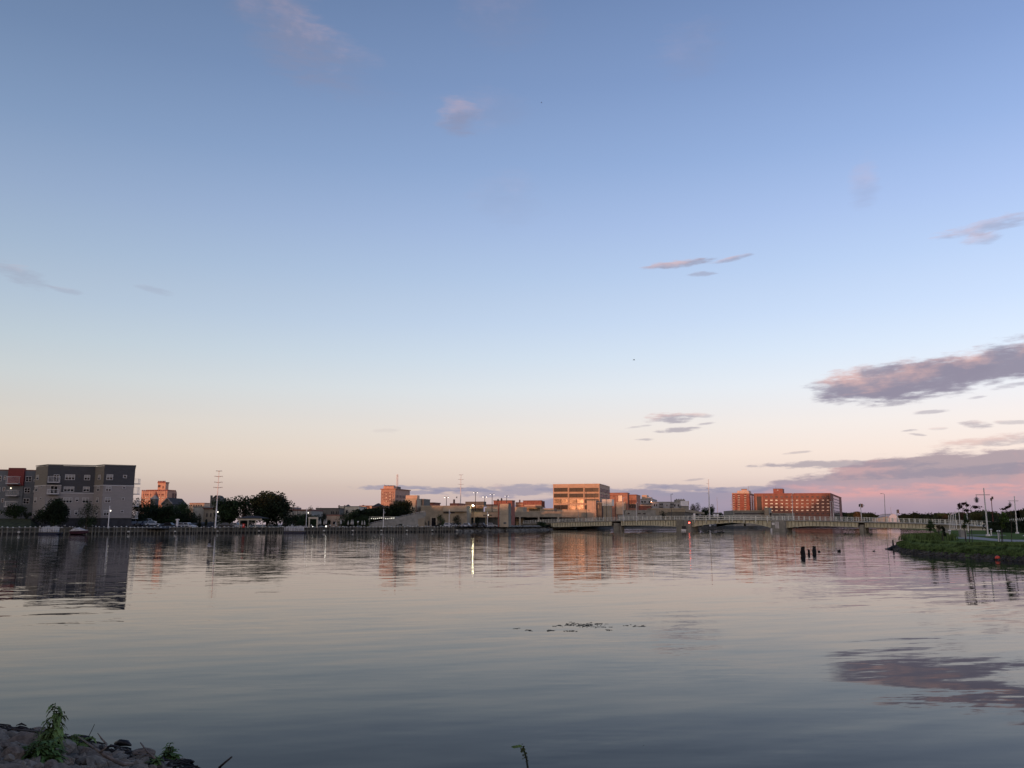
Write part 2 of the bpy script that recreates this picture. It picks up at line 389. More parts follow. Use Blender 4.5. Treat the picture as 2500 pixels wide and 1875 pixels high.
# the city grid: facades towards the river are turned about 15 degrees
GR = math.radians(15)
def gvec(r=GR): return Vector((math.cos(r), -math.sin(r))), Vector((math.sin(r), math.cos(r)))
class Block:
    """rectangular building volume: left-front corner at picture column xl and depth D, right-front corner at column xr, top at row yt"""
    def __init__(s, xl, xr, yt, D, side=None, depth=None, z0=1.5, rot=GR, yref=None, ztop=None, vr=None):
        yr = yref if yref else yt + 10
        u, v = gvec(rot)
        if vr is not None: v = Vector((math.sin(vr), math.cos(vr)))
        r = ray(xl, yr); A = Vector((r.x * D / r.y, D))
        r = ray(xr, yr); k = r.x / r.y
        L = (k * A.y - A.x) / (u.x - k * u.y); B = A + u * L
        if side is not None:
            r = ray(side, yr); k = r.x / r.y; depth = (k * B.y - B.x) / (v.x - k * v.y)
        s.A, s.B, s.u, s.v, s.L, s.dep = A, B, u, v, L, depth
        s.w = Wall(A, B); s.side = Wall(B, B + v * abs(depth)); s.left = Wall(A + v * depth, A)
        s.z0 = z0; s.z1 = ztop if ztop is not None else s.w.solve((xl + xr) / 2, yt)[1]
        s.pts = [A, B, B + v * depth, A + v * depth]
    def base(s): c = (s.A + s.B + s.v * s.dep) / 2; c = (s.A + s.B) / 2 + s.v * s.dep / 2; return (c.x, c.y, s.z0)
    def mesh(s, mb, z0=None, z1=None, out=0.0):
        z0 = s.z0 if z0 is None else z0; z1 = s.z1 if z1 is None else z1
        p = [s.A - s.u * out - s.v * out, s.B + s.u * out - s.v * out, s.B + s.u * out + s.v * (s.dep + out), s.A - s.u * out + s.v * (s.dep + out)]
        mb.prism([(q.x, q.y) for q in p], z0, z1)
def body(b, parent, m, name='wall', z0=None, z1=None): mb = MB(); b.mesh(mb, z0, z1); return mb.build(name, m, parent)
def roofcap(b, parent, m, h=.35, out=.12, name='parapet'): mb = MB(); b.mesh(mb, b.z1, b.z1 + h, out); return mb.build(name, m, parent)

# ------------------------------------------------------------------ materials used everywhere
brickR = mat('red_brick', (.27, .105, .075), .9, .12, .8)
brickD = mat('dark_brown_brick', (.16, .075, .055), .9, .12, .8)
brickO = mat('orange_brick', (.34, .175, .12), .9, .1, .8)
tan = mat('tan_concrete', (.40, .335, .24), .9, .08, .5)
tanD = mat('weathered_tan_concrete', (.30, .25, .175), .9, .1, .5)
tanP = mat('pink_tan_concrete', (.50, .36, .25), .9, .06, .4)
conc = mat('grey_concrete', (.26, .25, .215), .9, .12, .6)
concD = mat('dark_concrete', (.12, .115, .10), .9, .12, .6)
cream = mat('cream_stone', (.46, .42, .33), .9, .08, .5)
white = mat('white_paint', (.72, .70, .68), .6, .05, 1)
offw = mat('pale_siding', (.245, .226, .215), .85, .04, .6, stretch=(1, 1, 6))
sidG = mat('charcoal_siding', (.055, .056, .060), .85, .06, .6, stretch=(1, 1, 6))
sidB = mat('beige_siding', (.17, .155, .125), .85, .05, .6, stretch=(1, 1, 6))
sidL = mat('grey_siding', (.125, .135, .14), .85, .05, .6, stretch=(1, 1, 6))
sidR = mat('red_siding', (.17, .035, .03), .85, .08, .6, stretch=(1, 1, 6))
plinthM = mat('dark_block_plinth', (.035, .037, .042), .9, .15, .8)
frameM = mat('pale_window_frame', (.42, .41, .40), .6, .03, 1)
frameD = mat('dark_window_frame', (.05, .048, .045), .6, .1, 1)
glassM = mat('dim_coated_glass', (.42, .34, .26), .12, .3, .25, metal=.6)
glass = mat('dark_glass', (.012, .013, .016), .08, .2, .3, spec=.5)
glassR = mat('coated_glass', (.85, .8, .7), .10, .25, .25, metal=.9)
glassS = mat('sky_glass', (.10, .12, .13), .15, .2, .2, metal=.4)
blindM = mat('window_blind', (.28, .27, .25), .8, .08, 2)
steelG = mat('galvanised_steel', (.62, .60, .57), .55, .06, 1, metal=.0)
steelW = mat('weathered_steel', (.30, .29, .27), .6, .15, 2)
ironD = mat('dark_iron', (.03, .03, .03), .6, .2, 2)
wood_g = mat('weathered_timber', (.17, .16, .13), .9, .25, 3, stretch=(4, 4, .6))
capM = mat('white_pile_cap', (.66, .66, .60), .6, .1, 4)
sheet = mat('steel_sheet_piling', (.125, .127, .108), .85, .3, .35, stretch=(1, 1, .4))
wet = mat('wet_steel', (.012, .012, .011), .5, .2, 1)
asph = mat('asphalt', (.05, .05, .05), .9, .15, .5)
path_m = mat('pale_concrete_path', (.26, .255, .235), 1.0, .08, 1)
grassM = mat('mown_grass', (.125, .17, .06), 1.0, .3, 1.5, detail=7, spec=.0)
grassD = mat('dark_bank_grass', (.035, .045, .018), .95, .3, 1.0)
gravel = mat('stony_soil', (.085, .08, .07), .95, .35, 2.2, detail=8)
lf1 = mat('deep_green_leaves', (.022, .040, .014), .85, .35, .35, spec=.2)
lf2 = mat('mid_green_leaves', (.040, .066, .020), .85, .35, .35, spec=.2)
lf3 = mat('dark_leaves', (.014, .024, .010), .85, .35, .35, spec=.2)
lf4 = mat('purple_leaves', (.040, .016, .014), .85, .35, .35, spec=.2)
lf5 = mat('fresh_green_leaves', (.075, .13, .022), .8, .3, .8, spec=.2)
lf6 = mat('rust_leaves', (.085, .065, .035), .85, .3, .5, spec=.2)
bark = mat('bark', (.07, .055, .042), .95, .3, 3)
roofD = mat('dark_shingles', (.035, .032, .032), .9, .2, 2)
bulbM = mat('lit_bulb', (1, .9, .75), .5, 0, 1, emit=(1, .86, .62), estr=3)
def lamp_ball(mb, p, r): mb.ball(p, r, 8, 6)

# ------------------------------------------------------------------ water
xsw = [-4000, -2500, -1500, -900, -500] + list(range(-400, 401, 20)) + [500, 900, 1500, 2500, 4000]
ysw = [-400, -200, -100, -50] + list(range(-20, 701, 20)) + [800, 1000, 1400, 2000, 3000, 5000]
me = bpy.data.meshes.new('water'); nxw = len(xsw)
me.from_pydata([(x, y, 0) for y in ysw for x in xsw], [], [(j * nxw + i, j * nxw + i + 1, (j + 1) * nxw + i + 1, (j + 1) * nxw + i) for j in range(len(ysw) - 1) for i in range(nxw - 1)])
me.materials.append(water_mat()); wo_ = bpy.data.objects.new('water', me); COL.objects.link(wo_); wo_['kind'] = 'structure'

# ------------------------------------------------------------------ land
def bx(D): return (1 - .00241 * D) / .00281       # the bridge line in plan
def bpx(px, off=0.0):
    r = ray(px, 1275); k = r.x / r.y; D = 1 / (.00241 + .00281 * k); x = k * D
    return Vector((x + .759 * off, D + .651 * off))
S0 = Vector((xat(0, 212, 1300), 212.0)); S1 = Vector((xat(1112, 290, 1297), 290.0)); sdir = (S1 - S0).normalized(); sn = Vector((sdir.y, -sdir.x))
Sm = S0 - sdir * 260
rip = [(1112, 290), (1180, 306), (1245, 322), (1300, 345), (1335, 372), (1350, 392)]
ripP = [Vector((xat(p, d, 1297), d)) for p, d in rip]
farb = [(1352, 402), (1420, 470), (1520, 520), (1660, 545), (1760, 560), (1890, 590), (1925, 900), (2120, 960), (2210, 700), (2260, 420), (2300, 300), (2290, 262)]
farP = [Vector((xat(p, d, 1290), d)) for p, d in farb]
def poly_land(name, pts, z, m):
    bm = bmesh.new(); vs = [bm.verts.new((p[0], p[1], z)) for p in pts]; f = bm.faces.new(vs); f.normal_update()
    if f.normal.z < 0: f.normal_flip()
    bmesh.ops.triangulate(bm, faces=bm.faces[:]); me = bpy.data.meshes.new(name); bm.to_mesh(me); bm.free()
    me.materials.append(m); o = bpy.data.objects.new(name, me); COL.objects.link(o); o['kind'] = 'structure'; return o
parkF = [(2178, 90), (2176, 96), (2215, 112), (2250, 135), (2272, 165), (2283, 205), (2290, 245), (2292, 262)]
parkB = [Vector((xat(p, d, 1330), d)) for p, d in parkF]
parkN = [wat(2186, 1346), wat(2205, 1349), wat(2230, 1352), wat(2265, 1355.5), wat(2300, 1358), wat(2340, 1360.5), wat(2380, 1362.5), wat(2440, 1368), wat(2500, 1372), Vector((48, 50, 0)), Vector((75, 40, 0)), Vector((160, 10, 0)), Vector((400, -80, 0))]
ground_pts = [Sm] + [S0, S1] + ripP[1:] + farP[:-1] + [Vector((2600, 300)), Vector((3800, 4500)), Vector((-3800, 4500)), Vector((-3800, 100))]
poly_land('ground', ground_pts, 1.5, mat('town_ground', (.07, .07, .06), .95, .3, .05))

# seawall
sw = MB(); nseg = 420; Ltot = (S1 - Sm).length
for k in range(nseg):
    a = Sm + sdir * (Ltot * k / nseg); b = Sm + sdir * (Ltot * (k + 1) / nseg)
    o = .22 if k % 2 else 0.0
    a2, b2 = a + sn * o, b + sn * o
    sw.quad((a2.x, a2.y, .42), (b2.x, b2.y, .42), (b2.x, b2.y, 1.56), (a2.x, a2.y, 1.56))
    if k % 2 == 1:
        sw.quad((a.x, a.y, .42), (a2.x, a2.y, .42), (a2.x, a2.y, 1.56), (a.x, a.y, 1.56)); sw.quad((b2.x, b2.y, .42), (b.x, b.y, .42), (b.x, b.y, 1.56), (b2.x, b2.y, 1.56))
swo = sw.build('seawall', sheet, kind='structure')
m_ = MB(); a = Sm + sn * .3; b = S1 + sn * .3; m_.bar((a.x, a.y, 1.60), (b.x, b.y, 1.60), .75, .16); m_.build('coping', conc, swo)
m_ = MB(); a = Sm + sn * .42; b = S1 + sn * .42; m_.bar((a.x, a.y, .62), (b.x, b.y, .62), .28, .26); m_.build('waler', wood_g, swo)
m_ = MB(); a = Sm + sn * .10; b = S1 + sn * .10; m_.bar((a.x, a.y, .2), (b.x, b.y, .2), .3, .46); m_.build('wet_footing', wet, swo)
pile_mesh = None
def pile(p, h, r, par):
    m = MB(); m.tube([(0, 0, -.1), (0, 0, h)], r, 7)
    o = m.build('fender_pile', wood_g); o.parent = par; o.location = (p.x, p.y, 0)
    c = MB(); c.tube([(0, 0, h), (0, 0, h + .10), (0, 0, h + .20)], [r * 1.35, r * 1.25, r * .3], 7); co = c.build('cap', capM); co.parent = o
    WL[o] = Vector((0, 0, 0)); return o, co
base_p = [pile(Vector((0, 0)), h, r, swo) for h, r in ((1.75, .17), (1.62, .15), (2.15, .19), (1.85, .16))]
rr = random.Random(5)
for k, (o, c) in enumerate(base_p): q = S0 - sdir * (6 + 3 * k) + sn * .75; o.location = (q.x, q.y, 0)
s = -4.0; vis = (S1 - S0).length
while s < vis - .5:
    kind = rr.choices((0, 1, 2, 3), (5, 5, 1, 2))[0]
    q = S0 + sdir * s + sn * (.75 + rr.uniform(-.05, .1))
    src, csrc = base_p[kind]; o = src.copy(); COL.objects.link(o); o.parent = swo; o.location = (q.x, q.y, rr.uniform(-.06, .05))
    o.rotation_euler = (rr.uniform(-.02, .02), rr.uniform(-.02, .02), rr.uniform(0, 6))
    c = csrc.copy(); COL.objects.link(c); c.parent = o
    s += rr.choice((.62, .8, 1.0, 1.15, 1.15, 1.3))
# small white ladders / signs low on the wall
for px in (45, 188, 312, 425, 528, 630, 710, 788, 858, 928, 990, 1052, 1112):
    r = ray(px, 1297); t = S0.dot(sn) / Vector((r.x, r.y)).dot(sn); q = Vector((r.x, r.y)) * t + sn * .95
    m = MB(); m.box(q.x - .3, q.y - .05, .42, q.x + .3, q.y + .05, .74); m.build('notice_plate', capM, swo)

# riprap shore between the seawall and the bridge
def stone_mesh(name, seed, sub=2, cuts=9, rough=.07):
    rg = random.Random(seed); bm = bmesh.new(); bmesh.ops.create_icosphere(bm, subdivisions=sub, radius=1.0)
    planes = []
    for _ in range(cuts):
        n = Vector((rg.gauss(0, 1), rg.gauss(0, 1), rg.gauss(0, 1))).normalized(); planes.append((n, rg.uniform(.42, .80)))
    off = Vector((seed * 3.1, 0, 0))
    for v in bm.verts:
        for n, d in planes:
            e = v.co.dot(n) - d
            if e > 0: v.co -= n * e * .92
        v.co *= 1 + rough * mn.noise(v.co * 2.2 + off) + rough * .5 * mn.noise(v.co * 6 + off)
    me = bpy.data.meshes.new(name); bm.to_mesh(me); bm.free(); return me
stoneM = mat('rock_grey', (.17, .145, .112), .9, .22, 3.0, detail=8)
stoneB = mat('rock_brown', (.15, .115, .085), .9, .25, 3.0, detail=8)
stoneD = mat('rock_dark_wet', (.035, .035, .038), .55, .25, 3.0, detail=8)
def stones_joined(name, path, zlo, zhi, width, n, smin, smax, m, seed, parent=None, kind='stuff'):
    """loose stones heaped along a shore line, one mesh"""
    rg = random.Random(seed); mb = MB(); tm = [stone_mesh('tmp', 50 + i, 1, 6, .1) for i in range(5)]
    vf = [([v.co.copy() for v in t.vertices], [tuple(p.vertices) for p in t.polygons]) for t in tm]
    seg = [(path[i], path[i + 1], (path[i + 1] - path[i]).length) for i in range(len(path) - 1)]; tot = sum(q[2] for q in seg)
    for _ in range(n):
        d = rg.uniform(0, tot)
        for a, b, l in seg:
            if d <= l: break
            d -= l
        p = a.lerp(b, d / l); dr = (b - a).normalized(); nn = Vector((-dr.y, dr.x)); t = rg.random()
        c = Vector((p.x + nn.x * width * t, p.y + nn.y * width * t, zlo + (zhi - zlo) * t + rg.uniform(-.05, .08)))
        sz = rg.uniform(smin, smax); R = Matrix.Rotation(rg.uniform(0, 6.28), 3, 'Z') @ Matrix.Rotation(rg.uniform(-.5, .5), 3, 'X')
        S = Vector((sz * rg.uniform(.8, 1.3), sz * rg.uniform(.7, 1.1), sz * rg.uniform(.5, .8))); vs, fs = rg.choice(vf)
        i = len(mb.v)
        mb.v += [tuple(c + R @ Vector((q.x * S.x, q.y * S.y, q.z * S.z))) for q in vs]; mb.f += [tuple(i + k for k in f) for f in fs]
    for t in tm: bpy.data.meshes.remove(t)
    return mb.build(name, m, parent, kind=kind)
def slope(name, path, width, zlo, zhi, m):
    mb = MB()
    for i in range(len(path) - 1):
        a, b = path[i], path[i + 1]; dr = (b - a).normalized(); nn = Vector((-dr.y, dr.x)) * width
        mb.quad((a.x, a.y, zlo), (b.x, b.y, zlo), (b.x + nn.x, b.y + nn.y, zhi), (a.x + nn.x, a.y + nn.y, zhi))
    return mb.build(name, m, kind='structure')
ripX = [S1 - sdir * .5] + ripP[1:]
stones_joined('shore_riprap', [Vector((p.x, p.y)) for p in ripX], .05, 1.9, 3.5, 3000, .22, .55, mat('riprap_stone', (.20, .195, .17), .95, .35, .6), 3)
slope('shore_bank', [Vector((p.x, p.y - .4)) for p in ripX], 4.2, -.3, 2.0, gravel)
# far quay seen under the bridge
fq = MB()
for a, b in zip(farP[1:6], farP[2:6]):
    fq.quad((a.x, a.y - .3, -.1), (b.x, b.y - .3, -.1), (b.x, b.y - .3, 1.75), (a.x, a.y - .3, 1.75))
fq.build('far_quay_wall', concD, kind='structure')

# ------------------------------------------------------------------ apartment complex on the left
def at2(px, D, py=1200): return Vector((xat(px, D, py), D))
apt = thing('apartment_building', 'large apartment block in charcoal, beige and pale siding with balconies, behind the seawall', 'apartment building', (at2(200, 240).x, 240, 1.5))
zt = 18.0; zm = 2.5 + 96 * 225 / 2078.0; zm2 = 2.5 + 77.5 * 226 / 2078; zpl = 2.5 + 15 * 225 / 2078
P = [at2(84, 231), at2(113, 225.5), at2(229, 229.5), at2(251, 226), at2(325.5, 229.5)]
P.append(P[4] + Vector((-11.0, 24))); P.append(P[0] + Vector((-12, 24)))
def aptbox(a, b, dep, z0, z1, m, name):
    w = Wall(a, b); mb = MB(); w.wbox(mb, 0, w.L, z0, z1, -dep, 0); mb.build(name, m, apt); return w
def aptpoly(name, m, z0, z1, out=0.0, pts=P):
    mb = MB(); mb.prism([(p.x, p.y) for p in pts], z0, z1); return mb.build(name, m, apt)
core = [Vector((p.x, p.y + .5)) for p in P[:5]] + P[5:]
aptpoly('core_wall', offw, zpl, zt - .3, pts=[P[0], P[1] + Vector((0, .3)), P[2] + Vector((0, .3)), P[3] + Vector((0, .3)), P[4] + Vector((-.2, .3)), P[5] + Vector((-.3, 0)), P[6]])
wa = Wall(P[0], P[1]); wb = Wall(P[1], at2(149, 226.7)); wc = Wall(at2(149, 226.7), P[2]); wd = Wall(P[2], P[3]); we = Wall(P[3], P[4]); wr = Wall(P[4], P[5])
def skin(w, z0, z1, m, name, o=.12, a0=0, a1=None):
    mb = MB(); w.wbox(mb, a0, w.L if a1 is None else a1, z0, z1, -.3, o); return mb.build(name, m, apt)
def notch(w, o): pass
skin(wa, zm, zt, sidB, 'siding'); skin(wa, zpl, zm - .25, offw, 'siding', .08)
skin(wb, zm, zt + .15, sidG, 'siding'); skin(wb, zpl, zm - .25, offw, 'siding', .08)
skin(wc, zm2, zt + .05, sidG, 'siding', .10); skin(wc, zpl, zm2 - .25, offw, 'siding', .07)
skin(wd, zm, zt, sidB, 'siding', .05); skin(wd, zpl, zm - .25, cream if False else offw, 'siding', .02)
skin(we, zm, zt + .15, sidG, 'siding'); skin(we, zpl, zm - .25, offw, 'siding', .08)
skin(wr, zm, zt, sidG, 'siding', .1); skin(wr, zpl, zm - .25, offw, 'siding', .06)
for w, zz in ((wa, zm), (wb, zm), (wc, zm2), (wd, zm), (we, zm), (wr, zm)):
    mb = MB(); w.wbox(mb, 0, w.L, zz - .25, zz, -.3, .16); mb.build('trim_band', frameM, apt)
for w in (wa, wb, wc, wd, we, wr):
    mb = MB(); w.wbox(mb, -.1, w.L + .1, zt + .15, zt + .38, -.6, .25); mb.build('parapet', frameM if False else conc, apt)
aptpoly('podium', plinthM, 1.5, zpl, pts=[Vector((p.x, p.y + .25)) for p in P[:5]] + P[5:])
Z = lambda v, k=6.32: v / k
def Wn(w, zx0, zy0, zx1, zy1, cols, rows=2, **k):
    window(w, apt, zx0 / 6.32, 1120 + zy0 / 6.32, zx1 / 6.32, 1120 + zy1 / 6.32, frameM, glass, cols, rows, fr=.13, o=.12, blind=((blindM, .45) if rows == 2 and k.get('b', True) else None))
for r_ in ((1005, 243, 1158, 328, 3), (982, 430, 1146, 508, 3), (972, 598, 1116, 682, 3), (1300, 250, 1392, 332, 2), (1280, 430, 1384, 508, 2), (1268, 600, 1372, 684, 2), (1165, 600, 1212, 664, 1), (1148, 796, 1202, 862, 1), (960, 800, 1090, 870, 3)):
    Wn(wc, *r_)
for r_ in ((1642, 243, 1744, 328, 2), (1630, 425, 1718, 504, 2), (1616, 596, 1706, 680, 2), (1596, 792, 1684, 876, 2)): Wn(we, *r_)
for r_ in ((1898, 252, 1958, 298, 1), (1890, 430, 1937, 466, 1), (1876, 602, 1922, 642, 1), (1860, 796, 1906, 832, 1)): Wn(we, *r_, 1)
for r_ in ((1522, 248, 1557, 328, 1), (1506, 424, 1542, 504, 1), (1492, 598, 1528, 680, 1), (1478, 790, 1512, 874, 1)): Wn(wd, *r_)
for r_ in ((570, 250, 606, 326, 1), (554, 424, 588, 506, 1), (536, 600, 570, 684, 1), (516, 826, 548, 884, 1)): Wn(wa, *r_)
for r_ in ((646, 412, 666, 452, 1), (628, 592, 650, 632, 1)): Wn(wa, *r_, 1)
for (x0, y0, x1, y1) in ((1206, 245, 1244, 290), (1192, 428, 1226, 478)):
    mb = MB(); wc.pbox(mb, x0 / 6.32, 1120 + y0 / 6.32, x1 / 6.32, 1120 + y1 / 6.32, .09, .14); mb.build('vent_panel', frameD, apt)
def balcony(w, x0, x1, yfloor, yrail, par=apt, dep=1.6, door=None, o=.1):
    """slab (part) with its railing as sub-part; door with pane behind"""
    a0, a1, z0, z1 = w.rect(x0, yrail, x1, yfloor)
    mb = MB(); w.wbox(mb, a0, a1, z0 - .25, z0, o, o + dep); sl_ = mb.build('balcony_slab', frameM, par)
    mb = MB(); n = max(4, int((a1 - a0) / .28))
    w.wbox(mb, a0, a1, z1 - .07, z1, o + dep - .06, o + dep)
    for k in range(n + 1):
        c = a0 + (a1 - a0) * k / n; w.wbox(mb, c - .02, c + .02, z0, z1 - .07, o + dep - .05, o + dep - .01)
    for c in (a0, a1 - .06): w.wbox(mb, c, c + .06, z1 - .07, z1, o, o + dep - .06); w.wbox(mb, c, c + .06, z0, z1 - .07, o + dep * .45, o + dep * .5)
    mb.build('railing', steelG, sl_)
    if door: window(w, par, door[0], door[1], door[2], yfloor, frameM, glass, 2, 1, fr=.1, name='balcony_door', o=.12)
balcony(wb, 119, 148, 1177, 1163.5, door=(131, 1158.5, 145))
balcony(wb, 117.5, 145.5, 1205, 1195, door=(123, 1186, 141))
for yr, yf in ((1170, 1181), (1191, 1206), (1222, 1235), (1250, 1265)):
    # balconies on the return wall to the right
    w = Wall(P[4] + Vector((.2, .5)), P[4] + Vector((.2 + 2.0, 7.0)))
    z0 = 2.5 + (1280 - yf) * 230 / 2078; z1 = 2.5 + (1280 - yr) * 230 / 2078
    q0 = P[4] + Vector((.15 - .0, .3)); mb = MB(); mb.box(q0.x - .7, q0.y, z0 - .2, q0.x + .85, q0.y + 1.5, z0); s_ = mb.build('balcony_slab', frameM, apt)
    mb = MB(); x0, x1, y0, y1 = q0.x - .7, q0.x + .85, q0.y, q0.y + 1.5
    for k in range(5): mb.box(x0 + 1.5 * k / 4, y0, z0, x0 + 1.5 * k / 4 + .04, y0 + .04, z1)
    for k in range(5): mb.box(x1 - .04, y0 + .1 + k * .3, z0, x1, y0 + .14 + k * .3, z1)
    mb.box(x0, y0, z1, x1, y0 + .06, z1 + .06); mb.box(x1 - .06, y0 + .06, z1, x1, y1, z1 + .06); mb.build('railing', steelG, s_)
# second wing further left
wing = thing('apartment_building', 'lower grey apartment wing with a red siding bay, at the left edge of the photo', 'apartment building', (at2(20, 250).x, 250, 1.5))
apt_, apt = apt, wing
Q0, Q1, Q2, Q3 = at2(-60, 236), at2(19, 238), at2(58, 238.6), at2(90, 240)
wwa, wwb, wwc = Wall(Q0, Q1), Wall(Q1, Q2), Wall(Q2, Q3)
zw = 2.5 + 130.5 * 238 / 2078; zr = 2.5 + 137 * 238 / 2078; zrb = 2.5 + 94 * 238 / 2078; zg = 2.5 + 14 * 238 / 2078
mb = MB(); mb.prism([(Q0.x, Q0.y + .3), (Q3.x, Q3.y + .3), (Q3.x - 8, Q3.y + 16), (Q0.x - 8, Q0.y + 20)], 1.5, zw - .3); mb.build('core_wall', sidL, wing)
for w, m in ((wwa, sidL), (wwc, sidL)):
    mb = MB(); w.wbox(mb, 0, w.L, zg, zw, -.3, .1); mb.build('siding', m, wing)
    mb = MB(); w.wbox(mb, 0, w.L, zw, zw + .3, -.5, .2); mb.build('parapet', brickD, wing)
mb = MB(); wwb.wbox(mb, 0, wwb.L, zrb, zr, -.3, .9); mb.build('red_bay', sidR, wing)
mb = MB(); wwb.wbox(mb, .1, wwb.L - .1, zg, zrb, -.3, .3); mb.build('siding', sidL, wing)
for r_ in ((392, 272, 490, 358, 2), (372, 448, 468, 530, 2), (354, 612, 452, 700, 2), (520, 318, 548, 350, 1), (510, 486, 530, 520, 1)): Wn(wwc, *r_, b=False)
for r_ in ((-60, 262, 28, 346, 2), (62, 262, 102, 324, 1), (40, 438, 84, 500, 1), (20, 612, 68, 672, 1), (-60, 440, 8, 520, 2), (-40, 800, 52, 860, 2)): Wn(wwa, *r_, b=False)
balcony(wwb, 24, 54, 1180.5, 1164, wing, door=(27, 1163, 47), o=.9); balcony(wwb, 21, 49, 1209.5, 1197, wing, door=(24, 1190, 42), o=.3); balcony(wwb, 17, 46, 1236, 1224, wing, door=(21, 1217, 39), o=.3)
mb = MB(); lamp_ball(mb, wwb.P(.9, .45, wwb.solve(25.5, 1192)[1]), .16); mb.build('wall_light', bulbM, wing)
apt = apt_
# grassy berm in front of the wing
bp = [at2(-140, 220, 1280), at2(78, 219, 1280), at2(92, 228, 1270), at2(86, 238, 1270), at2(-140, 233, 1270)]
mb = MB(); i = len(mb.v)
mb.quad((bp[0].x, bp[0].y, 1.6), (bp[1].x, bp[1].y, 1.6), (bp[2].x - 2, bp[2].y, 4.0), (bp[4].x, bp[4].y, 4.0)); mb.quad((bp[4].x, bp[4].y, 4.0), (bp[2].x - 2, bp[2].y, 4.0), (bp[3].x, bp[3].y, 4.1), (bp[4].x, bp[4].y + 6, 4.1))
mb.quad((bp[1].x, bp[1].y, 1.6), (bp[1].x + 5, bp[1].y, 1.5), (bp[2].x + 1, bp[2].y, 1.5), (bp[2].x - 2, bp[2].y, 4.0))
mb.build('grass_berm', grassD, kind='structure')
# added unseen block left of the frame, placed to shade the apartment complex
nb = MB(); nb.box(-232, 34, .9, -154, 56, 24.5); nb.box(-234, 33, 24.5, -152, 57, 25.0)
for i in range(6):
    for k in range(12):
        nb.box(-201 + k * 4.3, 56.0, 3 + i * 3.6, -199 + k * 4.3, 56.12, 5 + i * 3.6); nb.box(-154.0, 36 + k * 1.6, 3 + i * 3.6, -153.88, 37 + k * 1.6, 5 + i * 3.6)
nbo = nb.build('apartment_building', sidB); tag(nbo, 'added beige shade-casting block on the near bank, unseen left of the view', 'apartment building')
# ------------------------------------------------------------------ trees
def tree(px, D, ytop, wpx, m, label, ybase=None, name='tree', clumps=16, per=110, leaf=None, zg=1.5, seed=None, low=-.08, group=None, shape='round', lean=0.0):
    sd_ = seed if seed is not None else int(px * 7 + D); rg = random.Random(sd_)
    if ybase is not None: zg = zat(ybase, D)
    x = xat(px, D, (ytop + 1280) / 2); zt_ = zat(ytop, D); H = zt_ - zg; Wd = wpx * D / 2078.0
    root = thing(name, label, 'tree', (x, D, zg), group)
    cz = zg + H * (low + 1) / 2; rz = H * (1 - low) / 2; rx = Wd / 2
    leaf = leaf or max(.12, min(.8, Wd / 34)); rx *= 1.28; per = int(per * 1.6 * (1.9 if D >= 600 else (1.25 if wpx > 30 else 1)))
    mb = MB(); cl = []
    for k in range(clumps):
        for _ in range(20):
            d = Vector((rg.uniform(-1, 1), rg.uniform(-1, 1), rg.uniform(-1, 1)))
            if .25 < d.length < 1: break
        d = d.normalized() * rg.uniform(.35, .80)
        if shape == 'cone': s_ = (1 - d.z) / 2 * 1.1 + .12; d.x *= s_; d.y *= s_
        if shape == 'flat' and d.z > 0: d.z *= .7
        cl.append((Vector((x + d.x * rx + lean * (d.z + 1) * rx, D + d.y * rx * .8, cz + d.z * rz)), rg.uniform(.26, .42)))
    cl.append((Vector((x, D, cz)), .6))
    if low < 0 and shape == 'round' and H > 5:
        for k in range(7): a_ = 6.283 * k / 7; cl.append((Vector((x + math.cos(a_) * rx * .62, D + math.sin(a_) * rx * .5, zg + H * rg.uniform(.18, .30))), rg.uniform(.24, .34)))
    for c, rc in cl:
        c.z = max(c.z, zg + .25 * H * .5)
        R = Vector((rc * rx, rc * rx * .85, rc * rz * 1.15)); nn = per if rc < .5 else per * 2
        for _ in range(nn):
            q = Vector((rg.gauss(0, 1), rg.gauss(0, 1), rg.gauss(0, 1))).normalized() * (rg.random() ** .4) * 1.05
            mb.leaf(Vector((c.x + q.x * R.x, c.y + q.y * R.y, c.z + q.z * R.z)), leaf, rg)
    co = mb.build('crown', m, root)
    t = MB(); r0 = max(.12, H * .028); mid = Vector((x + rg.uniform(-.03, .03) * H, D, zg + H * .45))
    t.tube([(x, D, zg - .1), (x + rg.uniform(-.02, .02) * H, D, zg + H * .2), mid], [r0 * 1.25, r0, r0 * .7], 7)
    for c, rc in cl[:7]: t.tube([Vector((x, D, zg + H * rg.uniform(.18, .4))), (mid + c) / 2, c], [r0 * .5, r0 * .32, r0 * .1], 5)
    t.build('trunk', bark, root); return root
